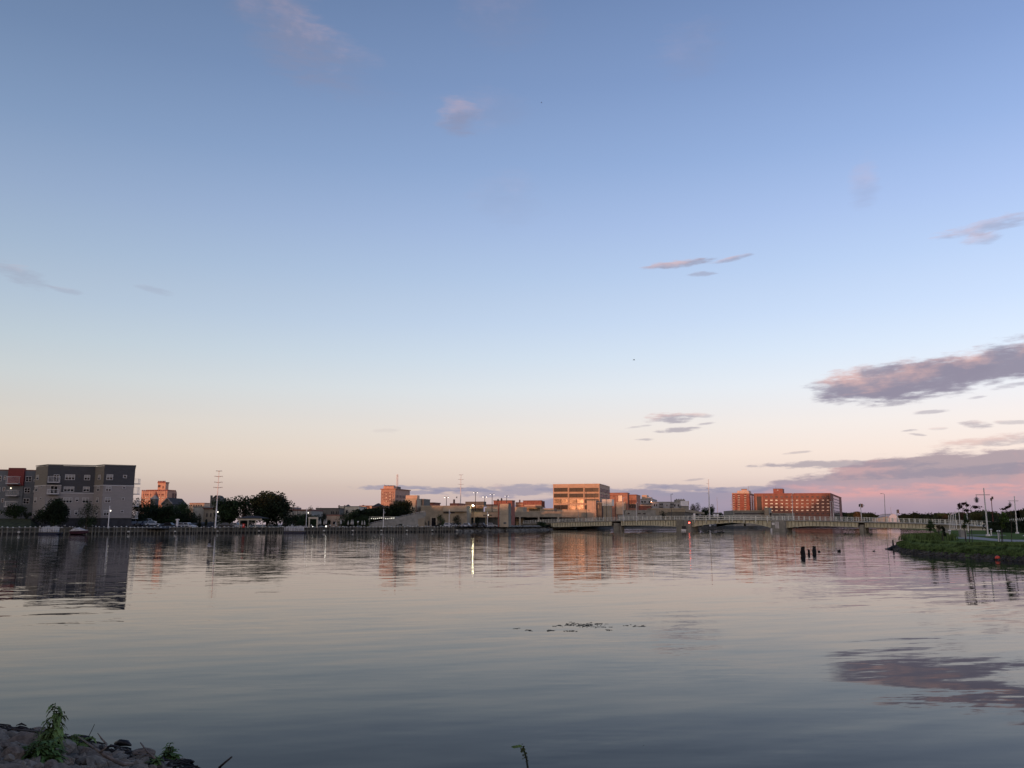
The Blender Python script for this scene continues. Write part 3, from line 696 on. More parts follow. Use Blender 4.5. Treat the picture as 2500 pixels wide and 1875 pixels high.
def wood(name, pts, m, label=None, step=1.6, n=9, leaf=.8, thick=8, rough=2.0, seed=1):
    """mass of tree crowns along a line: (x, y, ground z, top z)"""
    rg = random.Random(seed); mb = MB()
    for (a, b) in zip(pts, pts[1:]):
        L = math.hypot(b[0] - a[0], b[1] - a[1]); k = max(1, int(L / step))
        for i in range(k):
            t = i / k; x = a[0] + (b[0] - a[0]) * t; y = a[1] + (b[1] - a[1]) * t; g = a[2] + (b[2] - a[2]) * t; h = a[3] + (b[3] - a[3]) * t
            h += rough * mn.noise(Vector((x * .09, y * .05, seed))) + rough * .6 * mn.noise(Vector((x * .3, y * .2, seed + 4)))
            for j in range(n):
                z = g + (h - g) * (1 - rg.random() ** 1.6 * .98)
                mb.leaf(Vector((x + rg.uniform(-step, step), y + rg.uniform(-thick, thick) * .5, z)), leaf * rg.uniform(.8, 1.6), rg)
    # inner mass so that no light leaks through
    for (a, b) in zip(pts, pts[1:]):
        k = max(1, int(math.hypot(b[0] - a[0], b[1] - a[1]) / (step * 2)))
        for i in range(k):
            hs = []
            for t in (i / k, (i + 1) / k):
                x = a[0] + (b[0] - a[0]) * t; y = a[1] + (b[1] - a[1]) * t; h = a[3] + (b[3] - a[3]) * t
                h += rough * mn.noise(Vector((x * .09, y * .05, seed))) + rough * .6 * mn.noise(Vector((x * .3, y * .2, seed + 4)))
                hs.append((x, y, a[2] + (b[2] - a[2]) * t, h - leaf * .8))
            (x0, y0, g0, h0), (x1, y1, g1, h1) = hs; dd = thick * .3
            mb.hexa([(x0, y0 - dd, g0), (x1, y1 - dd, g1), (x1, y1 + dd, g1), (x0, y0 + dd, g0), (x0, y0 - dd * .6, h0), (x1, y1 - dd * .6, h1), (x1, y1 + dd * .6, h1), (x0, y0 + dd * .6, h0)])
    return mb.build(name, m, kind='stuff')
# added unseen wood behind the camera, its heights shaped to throw the evening shade
prof = [(-1000, 27), (-420, 27), (-300, 22), (-210, 22), (-205, 15), (-190, 15), (-180, 17), (-140, 17), (-136, 22), (-122, 22), (-115, 28), (-84, 28), (-81, 31), (-73, 30), (-69, 33), (-61, 32), (-57, 30), (-40, 30), (-24, 42), (-6, 42), (-1, 13), (60, 12), (300, 12)]
wood('added_shade_wood', [(x, -80, .9, h) for x, h in prof], lf1, step=3.2, n=7, leaf=1.1, thick=12, rough=.8, seed=3)

# ------------------------------------------------------------------ left town
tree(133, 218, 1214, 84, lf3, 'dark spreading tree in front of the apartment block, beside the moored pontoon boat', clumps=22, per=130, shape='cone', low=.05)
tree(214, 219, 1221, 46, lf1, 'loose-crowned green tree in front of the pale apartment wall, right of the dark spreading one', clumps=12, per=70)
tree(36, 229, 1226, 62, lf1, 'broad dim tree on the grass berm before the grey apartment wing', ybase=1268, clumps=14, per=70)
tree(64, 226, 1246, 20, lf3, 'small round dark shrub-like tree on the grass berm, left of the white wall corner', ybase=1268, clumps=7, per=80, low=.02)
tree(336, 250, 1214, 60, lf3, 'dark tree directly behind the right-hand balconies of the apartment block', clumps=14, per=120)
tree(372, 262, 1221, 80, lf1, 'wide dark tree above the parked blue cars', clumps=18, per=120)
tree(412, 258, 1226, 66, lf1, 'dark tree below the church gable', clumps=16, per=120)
tree(446, 262, 1222, 60, lf2, 'rounded green tree left of the beige hall', clumps=18, per=120)
tree(487, 250, 1248, 17, lf3, 'small dark tree standing against the beige hall', clumps=8, per=80)
tree(503, 240, 1266, 9, lf3, 'narrow dark conifer in front of the beige hall', clumps=6, per=60, shape='cone', low=0.02)
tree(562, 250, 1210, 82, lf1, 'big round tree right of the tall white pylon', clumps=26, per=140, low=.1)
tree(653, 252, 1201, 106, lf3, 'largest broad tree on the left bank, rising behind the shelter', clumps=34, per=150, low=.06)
tree(698, 262, 1250, 24, lf1, 'low bushy tree at the right foot of the largest broad tree', clumps=8, per=90)
tree(757, 330, 1230, 32, lf3, 'dark round tree rising behind the flat grey warehouse roof', clumps=14, per=100)
tree(782, 345, 1236, 30, lf3, 'low dark tree peeking over the dark stone house', clumps=10, per=90)
tree(755, 292, 1250, 52, lf1, 'wide bushy tree behind the white gateway frame', clumps=16, per=90)
tree(789, 272, 1249, 26, lf3, 'very dark tree just right of the white gateway frame', clumps=14, per=110)
tree(804, 268, 1266, 10, lf3, 'tiny dark conifer before the orange-lit wall', clumps=6, per=60, shape='cone', low=.02)
tree(836, 278, 1247, 24, lf2, 'loose light green tree right of the orange-lit wall', clumps=9, per=60)
tree(873, 276, 1244, 52, lf1, 'wide layered dark tree left of the awning with string lights', clumps=18, per=110)
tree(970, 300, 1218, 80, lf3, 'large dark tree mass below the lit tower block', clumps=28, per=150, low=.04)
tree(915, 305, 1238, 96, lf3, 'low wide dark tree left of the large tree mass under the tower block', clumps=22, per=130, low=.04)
tree(989, 283, 1250, 16, lf2, 'slim fresh green tree in front of the sloping ramp', clumps=9, per=70)
tree(1031, 286, 1250, 20, lf6, 'thin brownish street tree before the long tan wall', clumps=9, per=40)
tree(1076, 287, 1252, 24, lf2, 'leafy street tree beside the dark doorway of the tan complex', clumps=12, per=90)
tree(1118, 288, 1254, 27, lf3, 'dark street tree with ragged crown by the parked white cars', clumps=12, per=90)
tree(1166, 300, 1256, 13, lf3, 'little dark street tree between the shopfront columns', clumps=7, per=60)
tree(971, 281, 1275, 22, lf3, 'low round bush at the foot of the sloping ramp', name='bush', clumps=8, per=90, low=0)
tree(1617, 395, 1246, 30, lf3, 'dark round bush behind the bridge rail, left of the parking arches', name='bush', clumps=12, per=90, low=0)
tree(1697, 600, 1226, 30, lf3, 'dark tree rising right behind the white roof sign', clumps=14, per=110)
tree(1728, 610, 1232, 40, lf1, 'broad dark tree behind the tall single-sided pylon', clumps=18, per=120)
tree(1751, 630, 1243, 36, lf1, 'lower dark tree right of the single-sided pylon', clumps=12, per=110)
tree(1779, 640, 1250, 22, lf3, 'small round dark tree left of the brick tower', clumps=10, per=90)

tree(603, 268, 1234, 44, lf3, 'dark tree filling the gap between the two big round trees, around the lone chimney', clumps=14, per=110)
tree(722, 285, 1255, 54, lf1, 'low wide dark shrubbery tree in front of the grey warehouse pilasters', clumps=14, per=90)
tree(855, 300, 1250, 46, lf3, 'dark tree behind the folded umbrellas, right of the loose light green tree', clumps=12, per=100)
tree(463, 258, 1240, 34, lf3, 'dark tree squeezed between the rounded green tree and the beige hall', clumps=12, per=100)
# castle-like brick tower block
ctl = thing('tower_block', 'orange sunlit brick tower block with stepped crenellated top above the trees at left', 'tower block', (xat(380, 600), 610, 1.5))
b1 = Block(345, 408, 1200, 600, side=431, z0=1.5); b1.z1 = b1.w.solve(376, 1199)[1]
body(b1, ctl, mat('castle_brick', (.40, .235, .165), .9, .1, .6))
b2 = Block(385, 404, 1179.5, 599.5, side=411.5, z0=b1.z1); body(b2, ctl, mat('peach_brick', (.50, .30, .205), .9, .08, .6), 'tower'); roofcap(b2, ctl, brickR, .7, .3)
b3 = Block(357, 388, 1195.5, 599.7, depth=14, z0=b1.z1); body(b3, ctl, MATS['castle_brick'], 'upper_wall')
mb = MB()
for k in range(14): b1.w.wbox(mb, b1.w.L * k / 14, b1.w.L * (k + .55) / 14, b1.z1, b1.z1 + .9, -.6, 0)
for k in range(5): b2.w.wbox(mb, b2.w.L * k / 5, b2.w.L * (k + .5) / 5, b2.z1 + .7, b2.z1 + 1.6, -.5, .2)
for k in range(6): b1.side.wbox(mb, b1.dep * k / 6, b1.dep * (k + .5) / 6, b1.z1, b1.z1 + .9, -.6, 0)
mb.build('crenellation', brickR, ctl)
for k, cx in enumerate((350, 356, 361, 368, 375, 382, 389, 396, 400)):
    for j, cy in enumerate((1207.5, 1214, 1220.5)):
        if 373 < cx < 386 and j == 0: continue
        window(b1.w, ctl, cx - 1.6, cy - 2, cx + 1.6, cy + 2, brickR, glassR if (k * 3 + j) % 3 else glass, fr=.22)
for cx in (349, 366, 384, 402):
    mb = MB(); b1.w.pbox(mb, cx - 1.1, 1199, cx + 1.1, 1225, 0, .35); mb.build('pilaster', mat('peach_brick', (.52, .25, .15)), ctl)
window(b2.w, ctl, 386, 1184, 392, 1190, brickD, glass, 2, 1, fr=.3); window(b2.w, ctl, 397, 1187, 399.5, 1193, brickD, glass, fr=.2)
for a0, z in ((.52, 1207), (.8, 1207), (.52, 1214), (.8, 1214), (.52, 1221), (.8, 1221)):
    zz = b1.w.solve(400, z)[1]; window_at(b1.side, ctl, a0 * b1.dep, a0 * b1.dep + 2.2, zz - 1, zz + 1, brickD, glass, fr=.2)
# church roofs among the trees
ch = thing('church', 'dark-roofed church with pale gable edge and small spire, in front of the orange tower block', 'church', (xat(400, 330), 335, 1.5))
g0, g1 = at2(396, 325, 1225), at2(421, 325, 1225); w = Wall(g0, g1); za = zat(1217, 325); ze = zat(1231, 325)
mb = MB(); mb.v += [w.P(0, 0, 1.5), w.P(w.L, 0, 1.5), w.P(w.L, 0, ze), w.P(w.L * .5, 0, za), w.P(0, 0, ze)] + [w.P(0, -14, 1.5), w.P(w.L, -14, 1.5), w.P(w.L, -14, ze), w.P(w.L * .5, -14, za), w.P(0, -14, ze)]
mb.f += [(0, 1, 2, 3, 4), (5, 9, 8, 7, 6), (1, 6, 7, 2), (0, 4, 9, 5)]; mb.build('gable_wall', concD, ch)
mb = MB(); mb.hexa([w.P(-.3, .3, ze - .2), w.P(w.L * .5, .3, za), w.P(w.L * .5, -14.3, za), w.P(-.3, -14.3, ze - .2), w.P(-.3, .3, ze + .1), w.P(w.L * .5, .3, za + .35), w.P(w.L * .5, -14.3, za + .35), w.P(-.3, -14.3, ze + .1)])
mb.hexa([w.P(w.L * .5, .3, za), w.P(w.L + .3, .3, ze - .2), w.P(w.L + .3, -14.3, ze - .2), w.P(w.L * .5, -14.3, za), w.P(w.L * .5, .3, za + .35), w.P(w.L + .3, .3, ze + .1), w.P(w.L + .3, -14.3, ze + .1), w.P(w.L * .5, -14.3, za + .35)]); mb.build('roof', roofD, ch)
mb = MB(); mb.bar(w.P(w.L * .5, .42, za + .2), w.P(w.L + .3, .42, ze), .2, .3); mb.bar(w.P(w.L * .5, .42, za + .2), w.P(-.3, .42, ze), .2, .3); mb.build('gable_trim', offw, ch)
mb = MB(); x = xat(375, 332); mb.prism([(x - 1.0, 330), (x + 1.0, 330), (x + 1.0, 333), (x - 1.0, 333)], 1.5, zat(1219, 331)); mb.build('side_tower', concD, ch)
mb = MB(); zs = zat(1219, 331); mb.v += [(x - 1.3, 329.7, zs), (x + 1.3, 329.7, zs), (x + 1.3, 333.3, zs), (x - 1.3, 333.3, zs), (x, 331.5, zat(1208, 331))]; mb.f += [(0, 1, 4), (1, 2, 4), (2, 3, 4), (3, 0, 4)]; mb.build('side_roof', conc, ch)
mb = MB(); x = xat(381, 334, 1205); zs = zat(1214, 334); mb.tube([(x, 334, zs - 4), (x, 334, zs), (x, 334, zat(1198.5, 334))], [1.3, 1.1, .05], 8); mb.build('spire', brickD, ch)
# beige hall
hall = thing('beige_hall', 'low beige hall with arched windows and flat roof, left of the dark church tower', 'building', (xat(500, 275), 285, 1.5))
b = Block(471, 497, 1238.5, 272, depth=16, rot=0); body(b, hall, cream); roofcap(b, hall, conc, .3)
b = Block(497, 530, 1243, 268, depth=16, rot=0); body(b, hall, tanD, 'front_wall'); roofcap(b, hall, brickD, .45, .2)
for cx in (505.5, 515, 524): window(b.w, hall, cx - 1.4, 1253, cx + 1.4, 1262, frameD, glass, fr=.1)
for cx in (505, 514): window(b.w, hall, cx - 2.4, 1273, cx + 2.4, 1279, frameD, glass, fr=.1)
ct = thing('church_tower', 'dark square church tower with a pointed gable, beside the white pylon', 'church tower', (xat(524, 300), 304, 1.5))
b = Block(513, 536, 1215, 300, depth=7, rot=0); body(b, ct, concD)
mb = MB(); w = b.w; L = w.L
mb.v += [w.P(L * .25, .1, b.z1), w.P(L * .82, .1, b.z1), w.P(L * .55, .1, zat(1209, 300)), w.P(L * .25, -7, b.z1), w.P(L * .82, -7, b.z1), w.P(L * .55, -7, zat(1209, 300))]; mb.f += [(0, 1, 2), (3, 5, 4), (0, 2, 5, 3), (1, 4, 5, 2)]; mb.build('gable', roofD, ct)
mb = MB()
for c in (0, .86): w.wbox(mb, L * c, L * (c + .14), b.z1, b.z1 + .8, -1, .1)
mb.build('pinnacle', concD, ct)
for cx in (519, 527): window(b.w, ct, cx - 1.2, 1222, cx + 1.2, 1234, frameD, glass, fr=.15)
mb = MB(); x = xat(596.5, 320, 1225); mb.prism([(x - .55, 320), (x + .55, 320), (x + .55, 321.2), (x - .55, 321.2)], 1.5, zat(1220, 320)); mb.prism([(x - .7, 319.8), (x + .7, 319.8), (x + .7, 321.4), (x - .7, 321.4)], zat(1220, 320), zat(1219, 320)); tag(mb.build('chimney', brickD, origin=(x, 320, 1.5)), 'lone dark brick chimney between the two big round trees', 'chimney')
def simple(name, label, cat, xl, xr, yt, D, m, depth=14, rot=GR, cap=None, side=None, wins=(), z0=1.5, glassm=None, cap_h=.35, out=.12, ztop=None):
    b = Block(xl, xr, yt, D, side=side, depth=depth, rot=rot, z0=z0, ztop=ztop); r = thing(name, label, cat, b.base()); body(b, r, m)
    if cap: roofcap(b, r, cap, cap_h, out)
    for w_ in wins: window(b.w, r, w_[0], w_[1], w_[2], w_[3], w_[4] if len(w_) > 4 else frameD, glassm or glass, w_[5] if len(w_) > 5 else 1, w_[6] if len(w_) > 6 else 1, fr=.14)
    return b, r
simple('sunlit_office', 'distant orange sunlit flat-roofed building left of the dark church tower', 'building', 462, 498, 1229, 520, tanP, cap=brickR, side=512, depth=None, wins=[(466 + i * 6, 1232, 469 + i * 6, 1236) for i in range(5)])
# riverside shelter with posts
sh = thing('shelter', 'open riverside shelter with hipped dark roof and pale posts, between the two big trees', 'shelter', (xat(615, 236), 238, 1.5))
x0, x1 = xat(584, 236), xat(644, 236); ze = zat(1265.5, 236); zr_ = zat(1259.5, 236)
mb = MB(); mb.v += [(x0 - .4, 233.6, ze), (x1 + .4, 233.6, ze), (x1 + .4, 241, ze), (x0 - .4, 241, ze), (x0 + 2, 237, zr_), (x1 - 2, 237, zr_)]; mb.f += [(0, 1, 5, 4), (1, 2, 5), (2, 3, 4, 5), (3, 0, 4), (3, 2, 1, 0)]; mb.build('roof', roofD, sh)
mb = MB(); mb.box(x0, 234, ze - .55, x1, 234.2, ze - .02); mb.build('fascia', cream, sh)
for px in (585, 605.5, 624, 641.5): mb = MB(); x = xat(px, 234.3); mb.tube([(x, 234.3, 1.5), (x, 234.3, ze - .5)], .13, 8); mb.build('post', cream, sh)
vm = thing('vending_machine', 'small red lit vending machine inside the open shelter', 'vending machine', (xat(596, 237), 237, 1.5))
x = xat(596, 237); mb = MB(); mb.box(x - .3, 236.6, 1.5, x + .3, 237.3, 2.7); mb.build('cabinet', mat('red_plastic', (.25, .02, .02), .5), vm)
mb = MB(); mb.box(x - .22, 236.56, 1.7, x + .22, 236.6, 2.6); mb.build('lit_front', mat('lit_red_panel', (.5, .05, .05), .5, emit=(1, .08, .07), estr=.12), vm)
mb = MB(); mb.box(x - .1, 236.53, 2.1, x + .1, 236.555, 2.4); mb.build('display', white, vm)
# middle-left low buildings
b, r = simple('warehouse', 'long flat-roofed grey warehouse right of the largest broad tree', 'warehouse', 690, 760, 1247, 300, conc, depth=18, rot=0, cap=brickD, cap_h=.5)
mb = MB(); b.w.wbox(mb, 0, b.w.L * .35, b.z1 + .5, zat(1238, 300), -12, -3); mb.build('rooftop_room', mat('dull_pink_render', (.22, .17, .16)), r)
for px in (711, 724, 737): mb = MB(); b.w.pbox(mb, px - .8, 1250, px + .8, 1280, 0, .25); mb.build('pilaster', cream, r)
mb = MB(); q = at2(727, 296, 1240); mb.tube([(q.x, q.y, 1.5), (q.x, q.y, zat(1236, 296))], .09, 6); mb.bar((q.x - .6, q.y, zat(1237.3, 296)), (q.x + .6, q.y, zat(1237.3, 296)), .1); tag(mb.build('utility_pole', bark, origin=(q.x, q.y, 1.5)), 'slim wooden utility pole in front of the grey warehouse', 'utility pole')
simple('stone_house', 'dark grey stone building with four tall windows, left of the cream block', 'building', 771, 828, 1242, 330, concD, depth=16, rot=0, cap=roofD, cap_h=.3,
       wins=[(808, 1248, 811.5, 1255.5), (813, 1248, 816, 1255.5), (820, 1248, 823, 1255.5), (824.5, 1248, 827, 1255.5), (786, 1249, 789, 1255)])
b, r = simple('cream_block', 'cream flat-roofed commercial block with brown band, above the wide layered tree', 'building', 826, 876, 1237.5, 340, cream, depth=18, rot=0, cap=conc, cap_h=.3,
       wins=[(830, 1245, 839, 1247, brickD), (845, 1245.5, 849, 1252)])
for px in (827.5, 841): mb = MB(); b.w.pbox(mb, px - 1.3, 1233.5, px + 1.3, 1240, -.8, 0); mb.build('chimney', brickD, r)
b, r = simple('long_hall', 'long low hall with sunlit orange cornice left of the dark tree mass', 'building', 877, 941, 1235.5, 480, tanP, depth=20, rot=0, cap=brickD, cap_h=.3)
for x0_, x1_ in ((893, 902), (917, 921)): mb = MB(); b.w.pbox(mb, x0_, 1235.7, x1_, 1240, 0, .3); mb.build('vent_panel', brickD, r)
q = [at2(850, 420), at2(872, 430), at2(905, 440)]
for px, yt_, D_, hw, lb in ((850, 1231.5, 430, 5, 'small dark gabled roof peeking over the cream block'), (887, 1232.5, 520, 5, 'tiny orange-edged gable behind the long low hall'), (924, 1228.5, 470, 14, 'dark hipped roof left of the lit tower block')):
    x = xat(px, D_, 1235); W2 = hw * D_ / 2078; zt_ = zat(yt_, D_); zb = zat(1237, D_); r = thing('house', lb, 'house', (x, D_, 1.5))
    mb = MB(); mb.box(x - W2 * .95, D_ - 4, 1.5, x + W2 * .95, D_ + 4, zb); mb.build('wall', brickD, r)
    mb = MB(); mb.v += [(x - W2, D_ - 4.3, zb), (x + W2, D_ - 4.3, zb), (x + W2, D_ + 4.3, zb), (x - W2, D_ + 4.3, zb), (x - W2 * .1, D_, zt_), (x + W2 * .1, D_, zt_)]; mb.f += [(0, 1, 5, 4), (1, 2, 5), (2, 3, 4, 5), (3, 0, 4)]; mb.build('roof', roofD, r)
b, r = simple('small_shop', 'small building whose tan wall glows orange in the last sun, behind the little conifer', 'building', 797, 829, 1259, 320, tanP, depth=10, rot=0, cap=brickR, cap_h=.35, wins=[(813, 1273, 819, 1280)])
# white gateway frame
gt = thing('gateway_frame', 'pale rectangular gateway frame left of the very dark tree', 'gateway', (xat(765, 250), 250, 1.5))
x0, x1 = xat(753, 250), xat(775.5, 250); zt_ = zat(1262, 250)
for xx in (x0, x1 - .35): mb = MB(); mb.box(xx, 250, 1.5, xx + .35, 250.4, zt_ - .6); mb.build('pillar', cream, gt)
mb = MB(); mb.box(x0 - .05, 249.9, zt_ - .6, x1 + .05, 250.5, zt_); mb.build('lintel', cream, gt)
# folded sun umbrellas, pale
um = thing('folded_umbrella', 'x', 'umbrella', (0, 0, 1.5)); mb = MB(); mb.tube([(0, 0, 0.9 + 1.5), (0, 0, 1.3 + 1.5), (0, 0, 2.4 + 1.5)], [.22, .3, .04], 7); mb.build('canopy', mat('pale_canvas', (.34, .33, .30)), um)
mb = MB(); mb.tube([(0, 0, 1.5), (0, 0, 4.0)], .03, 5); mb.build('pole', ironD, um)
index_kids(um)
ups = [(778, 1.0), (782, 1.1), (791.5, 1.0), (796, 1.1), (819.5, .8), (832, 1.1), (850, .9), (858, 1.0), (861.5, 1.0), (884, .9), (890, .9)]
where = ['leftmost, beside the gateway frame', 'second, beside the gateway frame', 'left of the little conifer', 'just left of the little conifer', 'short one below the orange wall', 'tall one under the loose light green tree', 'left one under the wide layered tree', 'middle one under the wide layered tree', 'right one under the wide layered tree', 'left one near the awning post', 'right one near the awning post']
for i, (px, s_) in enumerate(ups):
    D_ = 252
    if i == 0: um.location = (xat(px, D_), D_, 1.5); um['label'] = 'folded pale umbrella, ' + where[0]; um['group'] = 'folded umbrellas along the promenade'
    else: clone(um, (xat(px, D_), D_, 1.5), 0, 'folded pale umbrella, ' + where[i], 'folded umbrellas along the promenade', scale=s_)

# ------------------------------------------------------------------ pylons and poles
def pylon(px0, y0, px1, y1, D, arms, label, r0=.42, one=False, name='power_pylon', zb=None):
    """arms: list of (row, half length px)"""
    a = at(px0, y0, D); b = at(px1, y1, D + (0)); a.z = 1.5 if zb is None else zb
    r = thing(name, label, 'pylon', (a.x, a.y, a.z)); mb = MB(); mb.tube([a, a.lerp(b, .5), b], [r0, r0 * .7, r0 * .3], 8); mb.build('mast', steelG, r)
    for y, hl in arms:
        t = (y0 - y) / (y0 - y1); c = a.lerp(b, t); h = hl * D / 2078
        for s_ in ((-1,) if one else (-1, 1)):
            mb = MB(); mb.tube([c, c + Vector((s_ * h * .5, 0, .05)), c + Vector((s_ * h, .3 * s_, .16))], [.11, .09, .05], 5)
            mb.tube([c + Vector((s_ * h, .3 * s_, .16)), c + Vector((s_ * h, .3 * s_, -.1))], .04, 5); mb.build('crossarm', steelW, r)
    return r
pylon(525.5, 1286, 535, 1148.5, 222, [(1150.5, 6), (1163.5, 9), (1177.5, 9), (1190, 10)], 'tall white pylon with four pairs of crossarms rising from the seawall', .20)
pylon(1123.5, 1280, 1125.5, 1158, 450, [(1159.5, 5), (1170.5, 7), (1182, 7), (1191, 8)], 'thin white pylon with paired crossarms behind the tan complex', .36)
pylon(1733, 1276, 1729.5, 1170, 420, [(1180.5, 5), (1191.5, 6), (1202, 5)], 'white pylon with crossarms on its left side only, behind the bridge', .40, one=True)
for (px, yt_, D_, lb) in ((1751, 1213, 900, 'faint thin radio mast right of the one-sided pylon'), (2174, 1238, 900, 'faint thin mast left of the white dome'), (1787, 1213, 700, 'slim pole with stacked antennas along the left edge of the brick tower')):
    x = xat(px, D_, 1230); mb = MB(); mb.tube([(x, D_, 1.5), (x, D_, zat(yt_, D_))], [.35, .12], 5)
    if px == 1787:
        for k in range(5): mb.bar((x - 1.2, D_, zat(1223 + k * 9, D_)), (x, D_, zat(1223 + k * 9, D_)), .35)
    tag(mb.build('radio_mast', steelW, origin=(x, D_, 1.5)), lb, 'mast')
def street_lamp(px, ybase, ytop, D, label, heads=((0, 0),), m=steelG, lit=True, arm=1.0, r=.09, zb=1.5, rb=.22, double=False, lean=0.0):
    q = at(px, ytop, D); x = xat(px, D, ytop); x0 = xat(px + lean, D, 1275)
    z1 = zat(ytop, D); rt = thing('street_lamp', label, 'street lamp', (x, D, zb)); mb = MB(); mb.tube([(x, D, zb), (x, D, z1)], [r * 1.3, r * .8], 7); mb.build('pole', m, rt)
    sides = (-1, 1) if double else (1,)
    for s_ in sides:
        mb = MB(); mb.tube([(x, D, z1 - .3), (x + s_ * arm * .6, D, z1 + .1), (x + s_ * arm, D, z1 + .12)], [.05, .04, .04], 5); mb.tube([(x + s_ * arm, D, z1 + .2), (x + s_ * arm, D, z1 - .12)], [rb * .5, rb], 7)
        hd = mb.build('lamp_head', m, rt)
        if lit: b_ = MB(); b_.ball((x + s_ * arm, D, z1 - .2), rb * .85, 8, 5); b_.build('bulb', bulbM if lit is True else lit, hd)
    return rt
bulbS = mat('bright_bulb', (1, .95, .85), .5, 0, 1, emit=(1, .93, .78), estr=2.5)
flood = mat('flood_light_glass', (1, .98, .85), .5, 0, 1, emit=(1, .90, .52), estr=48)
def white_post(px, D, ytop, ybulb, dx, label, r=.10, lit=bulbS):
    x = xat(px, D, (ytop + 1288) / 2); rt = thing('promenade_lamp', label, 'lamp post', (x, D, 1.5)); z1 = zat(ytop, D); zb = zat(ybulb, D)
    mb = MB(); mb.tube([(x, D, 1.5), (x, D, z1)], [r * 1.2, r * .8], 7); mb.build('post', white, rt)
    xb = x + dx * D / 2078; mb = MB(); mb.tube([(x, D, zb + .5), (xb, D, zb + .45), (xb, D, zb + .2)], .035, 5); ha = mb.build('hanger', white, rt)
    mb = MB(); mb.ball((xb, D, zb), .14, 8, 6, 1.2); mb.build('bulb', lit, ha)
white_post(266, 214.5, 1235, 1247, 3, 'thin white lamp post with one lit bulb in front of the pale apartment wall')
white_post(526.5, 219, 1240, 1250, 4.5, 'lamp bracket post with lit bulb at the foot of the tall pylon')
white_post(748, 252, 1241, 1252, 4, 'white lamp post left of the gateway frame')
white_post(936, 264, 1243, 1252, 3, 'white lamp post in front of the string-light awning', lit=mat('unlit_bulb', (.7, .68, .62), .4))
white_post(1096.5, 286, 1244, 1254, 2.5, 'white lamp post by the parked cars before the tan complex', lit=MATS['unlit_bulb'])
white_post(1190, 305, 1249, 1257.5, 2, 'thick pale lamp post in front of the shopfront lettering')
for px, y, lb in ((796, 1285, 'brightest low lamp on the seawall promenade, below the very dark tree'), (763.5, 1285.5, 'small low lamp on the promenade left of the brightest one')):
    q = at(px, y, 249 if px > 700 else 240); mb = MB(); mb.tube([(q.x, q.y, 1.5), (q.x, q.y, q.z)], .05, 5); r = thing('bollard_light', lb, 'bollard light', (q.x, q.y, 1.5)); mb.build('post', steelW, r); mb = MB(); mb.ball((q.x, q.y, q.z), .22 if px > 780 else .12, 8, 5); mb.build('bulb', bulbS, r)
x = xat(874, 256); r = thing('globe_lamp', 'white globe lamp on a thin post under the wide layered tree', 'street lamp', (x, 256, 1.5)); mb = MB(); mb.tube([(x, 256, 1.5), (x, 256, zat(1275.5, 256))], .05, 5); mb.build('post', steelW, r); mb = MB(); mb.ball((x, 256, zat(1274, 256)), .26, 9, 6); mb.build('globe', white, r)
x = xat(433, 240); r = thing('white_statue', 'small white cross-shaped monument among the parked cars', 'monument', (x, 240, 1.5)); mb = MB(); mb.box(x - .25, 239.8, 1.5, x + .25, 240.2, zat(1267, 240)); mb.build('shaft', white, r); mb = MB(); mb.box(x - .55, 239.85, zat(1270, 240), x - .25, 240.15, zat(1267.4, 240)); mb.box(x + .25, 239.85, zat(1270, 240), x + .55, 240.15, zat(1267.4, 240)); mb.build('crosspiece', white, r)

# ------------------------------------------------------------------ tower block in the middle left
tw = thing('tower_block', 'tall tower block with orange sunlit front, dark side and rooftop antenna, left of centre', 'tower block', (xat(965, 505), 510, 1.5))
b = Block(930.5, 965, 1195, 500, side=1000.5); body(b, tw, mat('peach_concrete', (.42, .27, .20), .9, .1, .6)); mb = MB(); b.mesh(mb, b.z1, b.z1 + .5, .5); mb.build('cornice', brickO, tw)
mb = MB(); b.w.wbox(mb, 0, b.w.L, b.z1 - 1.6, b.z1 - 1.2, 0, .25); mb.build('string_course', brickO, tw)
for k in range(7):
    cx = 934 + k * 4.5
    for j in range(6):
        cy = 1202.5 + j * 4.2; window(b.w, tw, cx - 1.0, cy - 1.5, cx + 1.0, cy + 1.5, brickR, glassR if (k + 2 * j) % 4 == 0 else glass, fr=.1)
for k in range(8):
    c = b.w.L * k / 7.0; mb = MB(); b.w.wbox(mb, max(0, c - .25), min(b.w.L, c + .25), 12, b.z1 - 1.6, 0, .22); mb.build('pier', mat('peach_concrete', None), tw)
for k in range(10):
    for j in range(4):
        a0 = b.dep * (k + .25) / 10; zz = b.z1 - 4 - j * 2.6; window_at(b.side, tw, a0, a0 + b.dep * .05, zz - 1.0, zz + .8, frameD, glass, fr=.1)
p = Block(936, 961, 1187, 502, side=970, z0=b.z1 + .5); body(p, tw, mat('peach_brick', None), 'penthouse'); mb = MB()
for k, cx in enumerate((939, 946, 953, 959)): p.w.pbox(mb, cx - 1, 1185, cx + .8, 1187, -3, 0)
mb.build('rooftop_unit', brickR, tw)
p2 = Block(963, 970.5, 1188, 506, depth=5, z0=b.z1 + .5); body(p2, tw, concD, 'lift_room')
x = xat(970, 507, 1170); mb = MB(); zb_, zt_ = b.z1 + .5, zat(1158, 507)
for sx, sy in ((-.6, 0), (.6, 0), (0, 1.0)): mb.tube([(x + sx, 507 + sy, zb_), (x + sx * .5, 507 + sy * .5, zt_)], .14, 5)
for k in range(14): z_ = zb_ + (zt_ - zb_) * k / 14; mb.bar((x - .6, 507, z_), (x + .55, 507, z_ + .6), .13)
mb.build('antenna', steelG, tw); mb = MB(); q = at(938.5, 1182, 502); mb.tube([(q.x, q.y, p.z1), (q.x, q.y, q.z)], .08, 5); mb.build('roof_aerial', steelW, tw)

